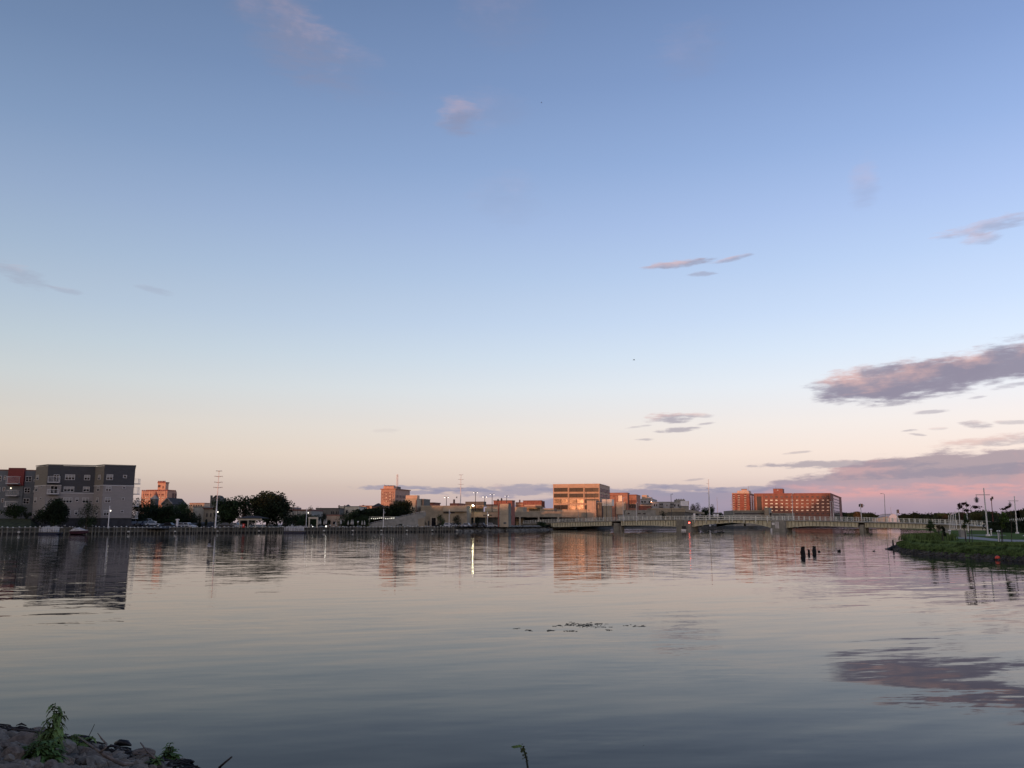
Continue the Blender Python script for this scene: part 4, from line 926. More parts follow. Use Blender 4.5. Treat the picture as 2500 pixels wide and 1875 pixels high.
# ------------------------------------------------------------------ awning with string lights and the ramp
aw = thing('awning', 'dark flat awning edged with a string of white bulbs beside the ramp', 'awning', (xat(930, 282), 284, 1.5))
x0, x1 = xat(900, 280), xat(966, 280); zt_ = zat(1261, 280)
mb = MB(); mb.box(x0, 280, zt_ - .3, x1, 288, zt_); mb.build('canopy', conc, aw)
mb = MB(); mb.box(x0 + .4, 287.6, 1.5, x1, 288, zt_ - .3); mb.build('back_screen', roofD, aw)
for px in (901, 936, 954.5): mb = MB(); x = xat(px, 280.3); mb.box(x - .2, 280.1, 1.5, x + .2, 280.5, zt_ - .3); mb.build('post', cream, aw)
for k in range(12): mb = MB(); x = x0 + .9 + (x1 - x0 - 1.5) * k / 11; mb.ball((x, 280.0 - .2, zt_ - .62 - .12 * math.sin(k)), .11, 6, 4); mb.build('string_bulb', mat('small_bulb', (1, 1, .9), .5, 0, emit=(1, .95, .8), estr=3), aw)
rp = thing('footbridge_ramp', 'long pale pedestrian ramp climbing to the right in front of the tan complex', 'ramp', (xat(970, 285), 285, 1.5))
ra, rb_ = at(903, 1286, 277), at(1037, 1256, 284); mb = MB()
def rampbox(mb, o0, o1, d0, d1):
    a, b = ra, rb_; mb.hexa([(a.x, a.y + d0, a.z + o0), (b.x, b.y + d0, b.z + o0), (b.x, b.y + d1, b.z + o0), (a.x, a.y + d1, a.z + o0), (a.x, a.y + d0, a.z + o1), (b.x, b.y + d0, b.z + o1), (b.x, b.y + d1, b.z + o1), (a.x, a.y + d1, a.z + o1)])
rampbox(mb, -.4, .9, 0, .25); a, b_ = ra, rb_; mb.hexa([(a.x, a.y + .1, 1.4), (b_.x, b_.y + .1, 1.4), (b_.x, b_.y + .35, 1.4), (a.x, a.y + .35, 1.4), (a.x, a.y + .1, a.z - .4), (b_.x, b_.y + .1, b_.z - .4), (b_.x, b_.y + .35, b_.z - .4), (a.x, a.y + .35, a.z - .4)]); rampbox(mb, -.4, 0, .25, 3.0); rampbox(mb, -.4, .9, 3.0, 3.25); mb.build('ramp_deck', conc, rp)
mb = MB(); rampbox(mb, 1.15, 1.22, .08, .14)
for k in range(26): t = k / 25; q = ra.lerp(rb_, t); mb.box(q.x - .03, q.y + .08, q.z + .9, q.x + .03, q.y + .14, q.z + 1.15)
mb.build('handrail', steelG, rp)
mb = MB(); a, b_ = at(962, 1283, 280), at(1037, 1258, 284); mb.v += [(a.x, 280.5, 1.5), (b_.x, 284, 1.5), (b_.x, 284, b_.z - .7), (a.x, 280.5, a.z + .3)]; mb.f.append((0, 1, 2, 3)); mb.build('side_wall', tanD, rp)
for px in (955, 975, 995): q = ra.lerp(rb_, (px - 903) / 134.); mb = MB(); mb.box(q.x - .3, q.y + .5, 1.5, q.x + .3, q.y + 1.6, q.z - .4); mb.build('ramp_pier', conc, rp)
# two people walking on the ramp
def person(px, D, yfoot, h, label, top, legs, step=.25, turn=0.0):
    q = at(px, yfoot, D); s_ = h / 1.75
    pts = [(0, 0, .98), (0, 0, 1.25), (0, 0, 1.46), (0, .01, 1.55), (0, .02, 1.66), (0, .02, 1.74), (-.10, 0, .92), (-.11, -step * .5, .5), (-.11, -step * .7, .06), (-.11, -step * .7 - .14, .03), (.10, 0, .92), (.11, step * .3, .5), (.11, step, .10), (.11, step - .12, .05),
           (-.19, 0, 1.42), (-.25, .08, 1.15), (-.24, -.02, .90), (.19, 0, 1.42), (.25, -.08, 1.15), (.24, -.12, .92)]
    ed = [(0, 1), (1, 2), (2, 3), (3, 4), (4, 5), (0, 6), (6, 7), (7, 8), (8, 9), (0, 10), (10, 11), (11, 12), (12, 13), (2, 14), (14, 15), (15, 16), (2, 17), (17, 18), (18, 19)]
    rad = [.15, .16, .13, .06, .10, .08, .10, .07, .05, .04, .10, .07, .05, .04, .07, .05, .04, .07, .05, .04]
    me = bpy.data.meshes.new('person'); me.from_pydata([tuple(c * s_ for c in p) for p in pts], ed, []); o = bpy.data.objects.new('person', me); COL.objects.link(o)
    o.location = q; o.rotation_euler = (0, 0, turn); md = o.modifiers.new('s', 'SKIN')
    for i, v in enumerate(me.skin_vertices[0].data): v.radius = (rad[i] * s_, rad[i] * s_ * .85)
    me.skin_vertices[0].data[0].use_root = True; o.modifiers.new('b', 'SUBSURF').levels = 1; me.materials.append(top); WL[o] = Vector((0, 0, 0)); tag(o, label, 'person', None)
    return o
def ramp_z(px): t = (px - 903) / 134.; q = ra.lerp(rb_, t); return q
for px, lb, mm in ((974, 'person in dark clothes walking on the ramp, left of the pair', mat('dark_clothes', (.02, .02, .03))), (979, 'person in a black coat walking on the ramp, right of the pair', mat('black_coat', (.012, .012, .014)))):
    q = ramp_z(px); o = person(px, q.y + 1.5, 1270, 1.75, lb, mm, mm, turn=-1.3); o.location = (q.x, q.y + 1.5, q.z)
# ------------------------------------------------------------------ tan concrete complex in the centre
tc_ = thing('exhibition_hall', 'long windowless tan concrete complex with a dark recessed entrance, right of the tower block', 'building', (xat(1080, 330), 335, 1.5))
b = Block(989, 1017, 1219, 318, side=1034, z0=1.5); body(b, tc_, tan, 'left_block'); mb = MB(); b.mesh(mb, b.z1, b.z1 + .25, .1); mb.build('parapet', tanD, tc_)
mb = MB(); A = b.w; A.wbox(mb, 0, A.L, b.z1 + .25, b.z1 + 1.5, -3, -.5); mb.build('roof_rise', tanP, tc_)
mb = MB(); b.w.pbox(mb, 1015, 1221, 1017, 1262, 0, .15); mb.build('downpipe', brickD, tc_)
b = Block(1017, 1034, 1219.5, 322, depth=7, z0=1.5); body(b, tc_, concD, 'dark_block'); roofcap(b, tc_, conc, .25)
b = Block(1027, 1140, 1236.5, 316, depth=14, z0=1.5, rot=math.radians(4)); body(b, tc_, tanD, 'long_wall'); roofcap(b, tc_, tan, .3, .15)
lw = b.w
mb = MB(); lw.pbox(mb, 1083, 1237, 1140, 1249, 0, 1.5); mb.build('fascia', tan, tc_)
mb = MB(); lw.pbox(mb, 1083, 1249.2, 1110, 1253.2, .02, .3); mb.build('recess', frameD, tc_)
mb = MB(); lw.pbox(mb, 1054, 1264.5, 1064.5, 1284, 0, .12); mb.build('entrance', glass, tc_)
mb = MB(); lw.pbox(mb, 1051, 1263, 1054, 1284, 0, .6); lw.pbox(mb, 1064.5, 1263, 1067, 1284, 0, .6); mb.build('entrance_pier', tan, tc_)
for px in (1046.5, 1035.5): mb = MB(); lw.pbox(mb, px - 1.6, 1271.5, px + 1.6, 1284, 0, .1); mb.build('side_door', frameD, tc_)
for px in (1059, 1070, 1079): mb = MB(); lw.pbox(mb, px - .15, 1238, px + .15, 1262, 0, .06); mb.build('joint_strip', conc, tc_)
b = Block(1098, 1121, 1228.5, 420, depth=10); r = thing('rooftop_house', 'small sunlit red-roofed structure behind the tan complex, left of the thin pylon', 'building', b.base()); body(b, r, brickR)
mb = MB(); b.w.wbox(mb, b.w.L * .3, b.w.L * .42, b.z1, b.z1 + 1.9, -2, -.8); mb.build('chimney', brickD, r)
b = Block(1039.5, 1058, 1229, 430, depth=10); r = thing('rooftop_house', 'dark-red flat building poking above the tan wall, right of the dark block', 'building', b.base()); body(b, r, brickR); roofcap(b, r, brickD, .5, .3)
q = at2(1129, 330, 1236); mb = MB(); mb.box(q.x - .5, 330, 10, q.x + .5, 331.5, zat(1231, 330)); ob = mb.build('rooftop_unit', ironD, tc_)
# shopping arcade, right-hand wing
ar = thing('shopping_arcade', 'tan arcade with dark shopfront glass under a broad fascia with dark lettering', 'arcade', (xat(1175, 332), 336, 1.5))
wA = Wall(at2(1128, 330), at2(1221, 326)); wG = Wall(at2(1128, 333), at2(1221, 329))
mb = MB(); wA.pbox(mb, 1129, 1250.5, 1219, 1263, -3, 0); mb.build('fascia', tanP, ar)
mb = MB(); wA.wbox(mb, 0, wA.L, wA.solve(1175, 1250.3)[1], wA.solve(1175, 1249.3)[1], -3, .15); mb.build('coping', tanD, ar)
mb = MB(); wG.pbox(mb, 1126, 1262.5, 1219, 1287, -.5, 0); mb.build('shopfront_glass', glassS, ar)
for px, wd_ in ((1131.5, 1.0), (1148, 1.0), (1157.5, 1.5), (1186.5, .9), (1218, 1.0)):
    mb = MB(); a0 = wA.solve(px - wd_, 1270)[0]; a1 = wA.solve(px + wd_, 1270)[0]; wA.wbox(mb, a0, a1, 1.5, wA.solve(px, 1263)[1] - .01, -.4, -.05); mb.build('column', tan, ar)
for k, px in enumerate((1138, 1142.5, 1152, 1165, 1171, 1177, 1195, 1202, 1209)):
    mb = MB(); wG.pbox(mb, px - .25, 1263.4, px + .25, 1286, 0, .1); mb.build('mullion', frameD, ar)
# lettering on the fascia: dark capitals, too small in the photograph to be read
xs = 1180.0
for k, pat in enumerate(("111101111", "101111101", "100100111", "111101101", "111110111", "101010101", "100100111", "010010010", "111100111", "111010010", "010111101")):
    mb = MB()
    for i, c in enumerate(pat):
        if c == '1':
            cx = xs + k * 1.95 + (i % 3) * .5; cy = 1256.6 + (i // 3) * 1.1; wA.pbox(mb, cx, cy, cx + .5, cy + 1.1, .005, .06)
    mb.build('letter', frameD, ar)
# upper dark volume with a flared ribbed waist
def penthouse(xl, xr, yt, ym, D, m, mw, label, side, xb0, xb1, yb, ribs):
    bk = Block(xl, xr, yt, D, side=side, z0=zat(ym, D)); r = thing('roof_hall', label, 'building', (bk.base()[0], bk.base()[1], 1.5)); body(bk, r, m)
    mb = MB(); bk.mesh(mb, bk.z0 - .5, bk.z0, .25); mb.build('ledge', tanD, r)
    lo = Block(xb0, xb1, ym, D + 2, depth=bk.dep - 3, z0=1.5, ztop=bk.z0 - .5); body(lo, r, mw, 'waist_wall')
    mb = MB(); n = ribs
    for k in range(n):
        a = lo.w.L * (k + .2) / n; a2 = a + lo.w.L * .35 / n; z0_, z1_ = lo.w.solve((xb0 + xb1) / 2, yb)[1], lo.z1 - .6
        mb.hexa([lo.w.P(a, .1, z0_), lo.w.P(a2, .1, z0_), lo.w.P(a2, 0, z0_), lo.w.P(a, 0, z0_), lo.w.P(a, 1.3, z1_), lo.w.P(a2, 1.3, z1_), lo.w.P(a2, 0, z1_), lo.w.P(a, 0, z1_)])
    mb.build('rib', tanD, r); return bk, r
bk, r = penthouse(1136, 1181, 1224.5, 1234, 350, mat('dark_ribbed_panel', (.105, .10, .085), .8, .2, 2, stretch=(6, 6, .2)), conc, 'dark flat roof hall with ribbed waist above the arcade', 1187, 1141, 1180, 1249, 10)
for cx in (1163.5, 1179): mb = MB(); bk.w.pbox(mb, cx - .2, 1225, cx + .2, 1233.5, 0, .1); mb.build('panel_joint', conc, r)
bk, r = penthouse(1277, 1322, 1223, 1237, 462, brickR, tanD, 'red brick roof hall with ribbed waist, right of the tan stair tower', 1330, 1283, 1320, 1248, 9)
for k in range(9): mb = MB(); bk.w.wbox(mb, bk.w.L * k / 9 + .3, bk.w.L * k / 9 + .5, bk.z0 + .3, bk.z1 - .3, 0, .08); mb.build('panel_joint', brickD, r)
mb = MB(); bk.w.wbox(mb, -.1, bk.w.L + .1, bk.z1, bk.z1 + .3, -2, .15); mb.build('coping', brickD, r)
mb = MB(); bk.w.pbox(mb, 1280, 1232.5, 1322, 1235.5, .0, .12); mb.build('pale_band', tanP, r)
bk = Block(1205, 1250, 1223.5, 400, side=1257, z0=1.5); r = thing('brick_store', 'sunlit red brick box with dark right side behind the tan stair tower', 'building', bk.base()); body(bk, r, brickR); roofcap(bk, r, brickD, .4, .15)
for k in range(8): mb = MB(); bk.w.wbox(mb, bk.w.L * k / 8 + .5, bk.w.L * k / 8 + .7, bk.z1 - 4, bk.z1 - .4, 0, .08); mb.build('panel_joint', brickD, r)
bk = Block(1258.5, 1278, 1226, 470, depth=8); r = thing('rooftop_house', 'low orange brick link with a vent pipe between the two red roof halls', 'building', bk.base()); body(bk, r, brickO)
mb = MB(); bk.w.pbox(mb, 1266.5, 1220, 1269, 1226.2, -1.5, -.6); mb.build('vent_pipe', brickD, r)
mb = MB(); bk.w.pbox(mb, 1258.5, 1231.5, 1277.5, 1233, 0, .3); mb.build('pale_band', tanP, r)
bk = Block(1188, 1216, 1234, 372, depth=8); r = thing('rooftop_house', 'small pinkish sunlit roof storey left of the tan stair tower', 'building', bk.base()); body(bk, r, tanP); roofcap(bk, r, brickR, .5, .2)
bk = Block(1184, 1220, 1239, 345, depth=8); r = thing('ramp_wall', 'tan sloping parking ramp wall between roof hall and stair tower', 'wall', bk.base()); mb = MB(); L = bk.w.L
mb.hexa([bk.w.P(0, 0, 1.5), bk.w.P(L * .72, 0, 1.5), bk.w.P(L * .72, -8, 1.5), bk.w.P(0, -8, 1.5), bk.w.P(0, 0, bk.z1), bk.w.P(L * .98, 0, bk.z1), bk.w.P(L * .98, -8, bk.z1), bk.w.P(0, -8, bk.z1)]); mb.build('wall', tan, r)
mb = MB(); bk.w.wbox(mb, 0, L, 1.5, bk.w.solve(1200, 1250)[1] + .3, -8, .1); mb.build('base_wall', tanD, r)
# tan stair tower
st = thing('stair_tower', 'square tan concrete stair tower with a grey right face and thin dark pipe', 'tower', (xat(1233, 320), 322, 1.5))
bk = Block(1220, 1241, 1230, 318, side=1248, z0=1.5); body(bk, st, tan); mb = MB(); bk.mesh(mb, bk.z1, bk.z1 + .25, .08); mb.build('cap', brickR, st)
mb = MB(); bk.w.pbox(mb, 1220, 1255, 1241, 1255.5, 0, .05); mb.build('joint_line', conc, st)
mb = MB(); bk.side.wbox(mb, .1, bk.dep, 1.5, bk.z1 - .1, 0, .04); mb.build('darker_side_face', mat('grey_green_side', (.17, .17, .14), .9, .1, .6), st)  # right face given a darker, greyer tone than the front
mb = MB(); bk.w.wbox(mb, -.7, -.3, 1.5, bk.z1 + .1, -.6, .0); mb.build('drainpipe', brickR, st)
window(bk.w, st, 1229, 1274.5, 1236.5, 1279.5, conc, glassS, 1, 1, fr=.15, name='service_hatch')
q = bk.w.P(-.5, -.3, 0)
for dx_, zt_ in ((-.2, 1219), (.9, 1217)): mb = MB(); mb.tube([(q[0] + dx_ * 1.2, q[1], bk.z1), (q[0] + dx_ * 1.2, q[1], zat(zt_ + 4, 318))], .06, 5); mb.ball((q[0] + dx_ * 1.2, q[1], zat(zt_ + 2, 318)), .35, 6, 4, 1.5); mb.build('siren_horn', ironD, st)
# parking deck, right of the stair tower
pk = thing('parking_deck', 'long tan parking deck with dark open bays and square columns behind the bridge approach', 'parking deck', (xat(1340, 350), 355, 1.5))
wP = Wall(at2(1243, 418), at2(1434, 430)); wQ = Wall(at2(1243, 424), at2(1434, 436))
mb = MB(); wP.pbox(mb, 1247, 1250, 1434, 1262.5, -.4, 0); mb.build('fascia', tanD, pk)
mb = MB(); a0 = wP.solve(1247, 1250)[0]; z_ = wP.solve(1340, 1249.5)[1]; wP.wbox(mb, a0, wP.L, z_, z_ + .2, -.5, .1); mb.build('coping', tan, pk)
mb = MB(); wP.wbox(mb, a0, wP.L, wP.solve(1340, 1262)[1] + .1, wP.solve(1340, 1262)[1] + .5, -22, -.4); mb.build('deck_slab', concD, pk)
mb = MB(); wQ.wbox(mb, 0, wQ.L, 1.5, 6, -14, -10); mb.build('rear_wall', concD, pk)
for px in (1269.5, 1315.5, 1363, 1409, 1432): mb = MB(); a = wP.solve(px, 1275)[0]; wP.wbox(mb, a - .35, a + .35, 1.5, wP.solve(px, 1262.5)[1], -.5, -.05); mb.build('column', tan, pk)
for px in (1292, 1339, 1386): mb = MB(); a = wP.solve(px, 1275)[0]; wP.wbox(mb, a - .3, a + .3, 1.5, 6, -10, -9.3); mb.build('rear_column', conc, pk)
bk = Block(1250, 1277, 1238, 436, depth=8); r = thing('roof_wall', 'pale tan roof-level wall just right of the stair tower', 'wall', bk.base()); body(bk, r, tan)
bk = Block(1318, 1352, 1241, 444, depth=8); r = thing('roof_wall', 'tan roof-level wall at the foot of the big office block', 'wall', bk.base()); body(bk, r, tanD)
for (px, ybase, yt_, D_, dbl, lb, hl) in ((1090, 1237, 1213, 345, True, 'roof lamp with two white glowing heads, leftmost on the tan complex', bulbS), (1161, 1248, 1201.5, 334, True, 'tall dark twin-head roof lamp above the arcade, left', bulbS),
        (1183.5, 1225, 1212, 372, True, 'twin-head roof lamp glowing white behind the dark roof hall', bulbS), (1201.5, 1250, 1206, 336, True, 'tall dark twin-head roof lamp right of the dark roof hall', bulbS),
        (1237, 1230, 1210, 380, True, 'twin-head roof lamp rising behind the stair tower', bulbS)):
    street_lamp(px, ybase, yt_, D_, lb, m=ironD, lit=hl, arm=.75, r=.12, zb=zat(ybase, D_), rb=.24 if px in (1090, 1183.5) else .15, double=True)
q = at(1155, 1234.8, 326); r = thing('flood_light', 'very bright round flood light over the arcade, mirrored as a streak in the water', 'flood light', (q.x, q.y + .9, q.z - 1.6))
mb = MB(); mb.ball(q, .32, 10, 7); mb.build('bulb', flood, r); mb = MB(); mb.tube([(q.x, q.y + .9, q.z - 4.2), (q.x, q.y + .9, q.z), (q.x, q.y + .3, q.z)], .07, 5); mb.build('bracket', ironD, r)
# dark lamps and slender poles over the bridge approach
for (px, ybase, yt_, D_, lb) in ((1431, 1250, 1200, 425, 'dark slender street lamp standing before the third window bay of the big office'), (1452, 1250, 1205, 426, 'dark slender street lamp right of the third window bay'), (1501.5, 1262, 1212, 350, 'curved dark street lamp before the orange brick building'),
        (1520.5, 1262, 1215, 352, 'pale-headed street lamp before the tan pier of the orange building'), (1553, 1262, 1227, 350, 'pale street lamp in front of the red strip canopy'), (1638, 1262, 1206.5, 345, 'tall dark street lamp above the grey balconied block'),
        (1479.5, 1250, 1203, 380, 'thin dark pole in front of the white lit roof sign')):
    street_lamp(px, ybase, yt_, D_, lb, m=ironD if 'dark' in lb else steelG, lit=False, arm=-.7 if px == 1501.5 else .6, r=.10, zb=3.5, rb=.16)
# big office block
of = thing('office_block', 'large sunlit tan office block with four rows of louvred window bands', 'office building', (xat(1415, 400), 408, 1.5))
bk = Block(1350.5, 1464, 1182.5, 458, side=1489, z0=1.5, yref=1215); body(bk, of, mat('office_concrete', (.46, .32, .215), .9, .05, .4)); oc = MATS['office_concrete']
mb = MB(); bk.mesh(mb, bk.z1, bk.z1 + .25, .15); mb.build('parapet', tanP, of)
bays = ((1352.5, 1386), (1390, 1424), (1428, 1462.5)); rows = ((1191, 1200.5), (1205, 1214.5), (1218.5, 1228), (1233, 1243.5))
for j, (y0, y1) in enumerate(rows):
    for i, (x0, x1) in enumerate(bays):
        a0, a1, z0, z1 = bk.w.rect(x0, y0, x1, y1)
        mb = MB(); bk.w.wbox(mb, a0, a1, z0, z1, -.05, .02); g = mb.build('window_band', glassM if (j, i) in ((2, 0), (2, 1), (3, 1)) else glass, of)
        mb = MB()
        nl = 4
        for k in range(nl): zc = z0 + (z1 - z0) * (k + .5) / nl; bk.w.wbox(mb, a0, a1, zc - .13, zc + .10, .03, .5)
        mb.build('louvre', mat('brown_louvre', (.05, .034, .028), .8), g)
        mb = MB(); c = (a0 + a1) / 2; bk.w.wbox(mb, c - .12, c + .12, z0, z1 + (.0), .03, .55); mb.build('mullion', frameD, g)
for px in (1388, 1426, 1463): mb = MB(); a = bk.w.solve(px, 1215)[0]; bk.w.wbox(mb, a - .3, a + .3, bk.w.solve(px, 1249)[1], bk.w.solve(px, 1188)[1], 0, .45); mb.build('pilaster', oc, of)
mb = MB(); bk.w.pbox(mb, 1350.5, 1245, 1464, 1251, 0, .5); mb.build('base_band', tan, of)
for j, (y0, y1) in enumerate(rows[:3]):
    z0, z1 = bk.w.solve(1460, y1)[1], bk.w.solve(1460, y0)[1]
    for i in range(3):
        a0 = bk.dep * (.08 + .31 * i); a1 = a0 + bk.dep * .25; mb = MB(); bk.side.wbox(mb, a0, a1, z0, z1, -.05, .02); g = mb.build('window_band', glass, of)
        mb = MB()
        for k in range(3): zc = z0 + (z1 - z0) * (k + .5) / 3; bk.side.wbox(mb, a0, a1, zc - .14, zc + .14, .03, .4)
        mb.build('louvre', MATS['brown_louvre'], g)
simple('service_block', 'plain tan service block standing against the right corner of the big office', 'building', 1433, 1455, 1223.5, 438, tanP, side=1462, depth=None, cap=tan)
b, r = simple('service_block', 'grey service block with dark doorway between the office and the white roof sign', 'building', 1455, 1470, 1228, 440, concD, depth=8, cap=conc, wins=[(1458, 1232, 1463, 1242)])
sg = thing('roof_sign', 'white sunlit blank billboard with faint markings on the right of the office block', 'billboard', (xat(1482, 382), 384, 1.5)); bk = Block(1470, 1494, 1219, 382, side=1499, z0=zat(1235, 382)); body(bk, sg, mat('sun_white', (.72, .62, .5), .7, .04, 2), 'board')
mb = MB(); bk.w.wbox(mb, .4, bk.w.L - .4, 1.5, bk.z0, -2.5, -.2); mb.build('support_wall', tanD, sg)
mb = MB()
for x0_, y0_, x1_, y1_ in ((1474, 1222, 1476, 1223), (1475, 1224, 1476, 1230), (1478, 1222.5, 1482, 1223.4), (1484, 1222, 1488, 1223), (1481, 1226, 1486, 1226.8), (1479, 1229, 1487, 1229.7)): bk.w.pbox(mb, x0_, y0_, x1_, y1_, .01, .04)
mb.build('faded_marking', tanP, sg)
# orange brick pair
b, r = simple('brick_theatre', 'orange brick building with tall dark window above a tan pier', 'building', 1489, 1532, 1204.5, 430, brickO, side=1537, depth=None, cap=brickR, wins=[(1508.5, 1209, 1519.5, 1225)])
mb = MB(); b.w.pbox(mb, 1489, 1208, 1508, 1209.5, 0, .3); mb.build('ledge', brickR, r)
mb = MB(); b.w.pbox(mb, 1505, 1225.5, 1528, 1256, 0, 1.2); mb.build('tan_pier', tanP, r)
for px in (1506, 1527): mb = MB(); b.w.pbox(mb, px - .6, 1225, px + .6, 1256, 1.2, 1.5); mb.build('pier_edge', tan, r)
b, r = simple('brick_store', 'orange and brown brick block with dark glazed lower storeys, right of the brick theatre', 'building', 1531.5, 1554, 1209, 432, brickO, side=1563.5, depth=None, cap=brickR)
mb = MB(); b.w.pbox(mb, 1532, 1221, 1553.5, 1228, 0, .12); mb.build('brown_band', brickD, r)
for k in range(4): window(b.w, r, 1532.5 + k * 5.3, 1229.5, 1536.8 + k * 5.3, 1240, frameD, glass, 1, 1, fr=.2)
# pale apartment block and the long grey block
b, r = simple('pale_office', 'pale grey stepped block with dark ribbon windows right of the orange brick store', 'building', 1564, 1592, 1219, 470, mat('pale_grey_render', (.36, .35, .33), .9, .06), side=1604, depth=None, cap=conc,
               wins=[(1565.5, 1223.5, 1570, 1227), (1572.5, 1223.5, 1577, 1227), (1584, 1223.5, 1592, 1227.3), (1566, 1230, 1590, 1231.5)])
p_ = Block(1567, 1579, 1208.5, 472, side=1584, z0=b.z1); body(p_, r, tanP, 'penthouse'); p_ = Block(1579, 1590, 1214, 472, depth=8, z0=b.z1); body(p_, r, mat('pale_grey_render', None), 'upper_wall')
for k in range(4): mb = MB(); b.side.wbox(mb, b.dep * (.1 + .22 * k), b.dep * (.24 + .22 * k), b.z1 - 2.6, b.z1 - 1.2, 0, .06); mb.build('side_window', glass, r)
b, r = simple('balcony_block', 'long low grey block with recessed balconies under the tall dark street lamp', 'building', 1593, 1664, 1226.5, 460, mat('pale_grey_render', None), depth=14, cap=conc, rot=math.radians(3),
               wins=[(1596, 1230, 1599, 1236), (1601.5, 1231, 1604, 1236), (1627, 1232, 1629.5, 1236), (1646, 1231, 1649, 1236.5), (1655, 1231, 1658, 1236.5)])
for x0_, x1_ in ((1609, 1619), (1636, 1645)):
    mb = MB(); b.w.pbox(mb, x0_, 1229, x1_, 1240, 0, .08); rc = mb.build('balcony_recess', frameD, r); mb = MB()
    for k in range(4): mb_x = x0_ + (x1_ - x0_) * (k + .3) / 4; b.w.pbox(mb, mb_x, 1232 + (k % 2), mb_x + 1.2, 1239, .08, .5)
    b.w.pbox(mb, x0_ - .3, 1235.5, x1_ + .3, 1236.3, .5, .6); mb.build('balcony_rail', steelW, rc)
p_ = Block(1651, 1673, 1219.5, 465, depth=8, z0=b.z1, rot=math.radians(3)); body(p_, r, conc, 'roof_storey'); mb = MB()
for k in range(4): p_.w.wbox(mb, p_.L * (k + .2) / 4, p_.L * (k + .5) / 4, p_.z1, p_.z1 + .4, -2, -.5)
mb.build('rooftop_unit', ironD, r)
sg = thing('roof_sign', 'blank white roof sign in shade beside the dark trees', 'billboard', (xat(1672, 440), 441, 1.5)); bk = Block(1662, 1680.5, 1223, 440, depth=.8, z0=zat(1234.5, 440), rot=0); body(bk, sg, white, 'board'); mb = MB(); bk.w.pbox(mb, 1664, 1235, 1683, 1244, -8, -1); mb.build('support_wall', conc, sg); mb = MB(); bk.w.wbox(mb, bk.w.L, bk.w.L + .25, bk.z0, bk.z1, -.8, .1); mb.build('edge_strip', tanP, sg)
b, r = simple('red_canopy', 'low building with pinkish roof edge over a red strip, below the pale stepped block', 'building', 1559, 1590, 1235.5, 440, brickR, depth=6, cap=tanP, cap_h=.7, rot=0, out=.5)
pd = thing('parking_deck', 'low tan parking deck with two arched dark openings behind the middle of the bridge', 'parking deck', (xat(1630, 400), 402, 1.5)); bk = Block(1590, 1670, 1242, 400, depth=12, rot=0); body(bk, pd, tanD)
mb = MB(); bk.mesh(mb, bk.z1, bk.z1 + .25, .1); mb.build('coping', tan, pd)
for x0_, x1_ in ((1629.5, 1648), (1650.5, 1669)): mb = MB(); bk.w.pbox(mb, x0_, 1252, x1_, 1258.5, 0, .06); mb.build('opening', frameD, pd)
b, r = simple('low_parking_wall', 'long low grey parking wall with pale openings, left behind the bridge rail', 'wall', 1527, 1601, 1247.5, 380, conc, depth=6, rot=0, cap=conc, wins=[(1531, 1251.5, 1538, 1256, conc), (1556, 1252, 1565, 1256, conc), (1569, 1252, 1577, 1256, conc)])
b, r = simple('low_parking_wall', 'long pale kerb-like roof wall directly above the left bridge rail', 'wall', 1510, 1616, 1257.5, 374, conc, depth=3, rot=0)
hs = thing('boathouse', 'grey gabled building with long sloping roof beside the main bridge pier', 'building', (xat(1690, 370), 372, 1.5)); w = Wall(at2(1670, 366), at2(1715, 376)); zt_ = zat(1243.5, 368); mb = MB(); L = w.L
mb.hexa([w.P(0, 0, 1.5), w.P(L * .5, 0, 1.5), w.P(L * .5, -9, 1.5), w.P(0, -9, 1.5), w.P(0, 0, zat(1249, 366)), w.P(L * .5, 0, zat(1247, 368)), w.P(L * .5, -9, zat(1247, 368)), w.P(0, -9, zat(1249, 366))]); mb.build('wall', concD, hs)
mb = MB(); mb.hexa([w.P(-.3, .6, zat(1249.5, 366)), w.P(L, .6, zat(1256, 376)), w.P(L, -9, zat(1256, 376)), w.P(-.3, -9, zat(1249.5, 366)), w.P(-.3, .6, zat(1243, 366)), w.P(L, .6, zat(1251, 376)), w.P(L, -9, zat(1251, 376)), w.P(-.3, -9, zat(1243, 366))]); mb.build('roof', tanD, hs)
mb = MB(); x = xat(1695, 362); mb.box(x - .4, 361, 1.5, x + .4, 362, zat(1253.5, 362)); o = mb.build('control_cabinet', white, hs)
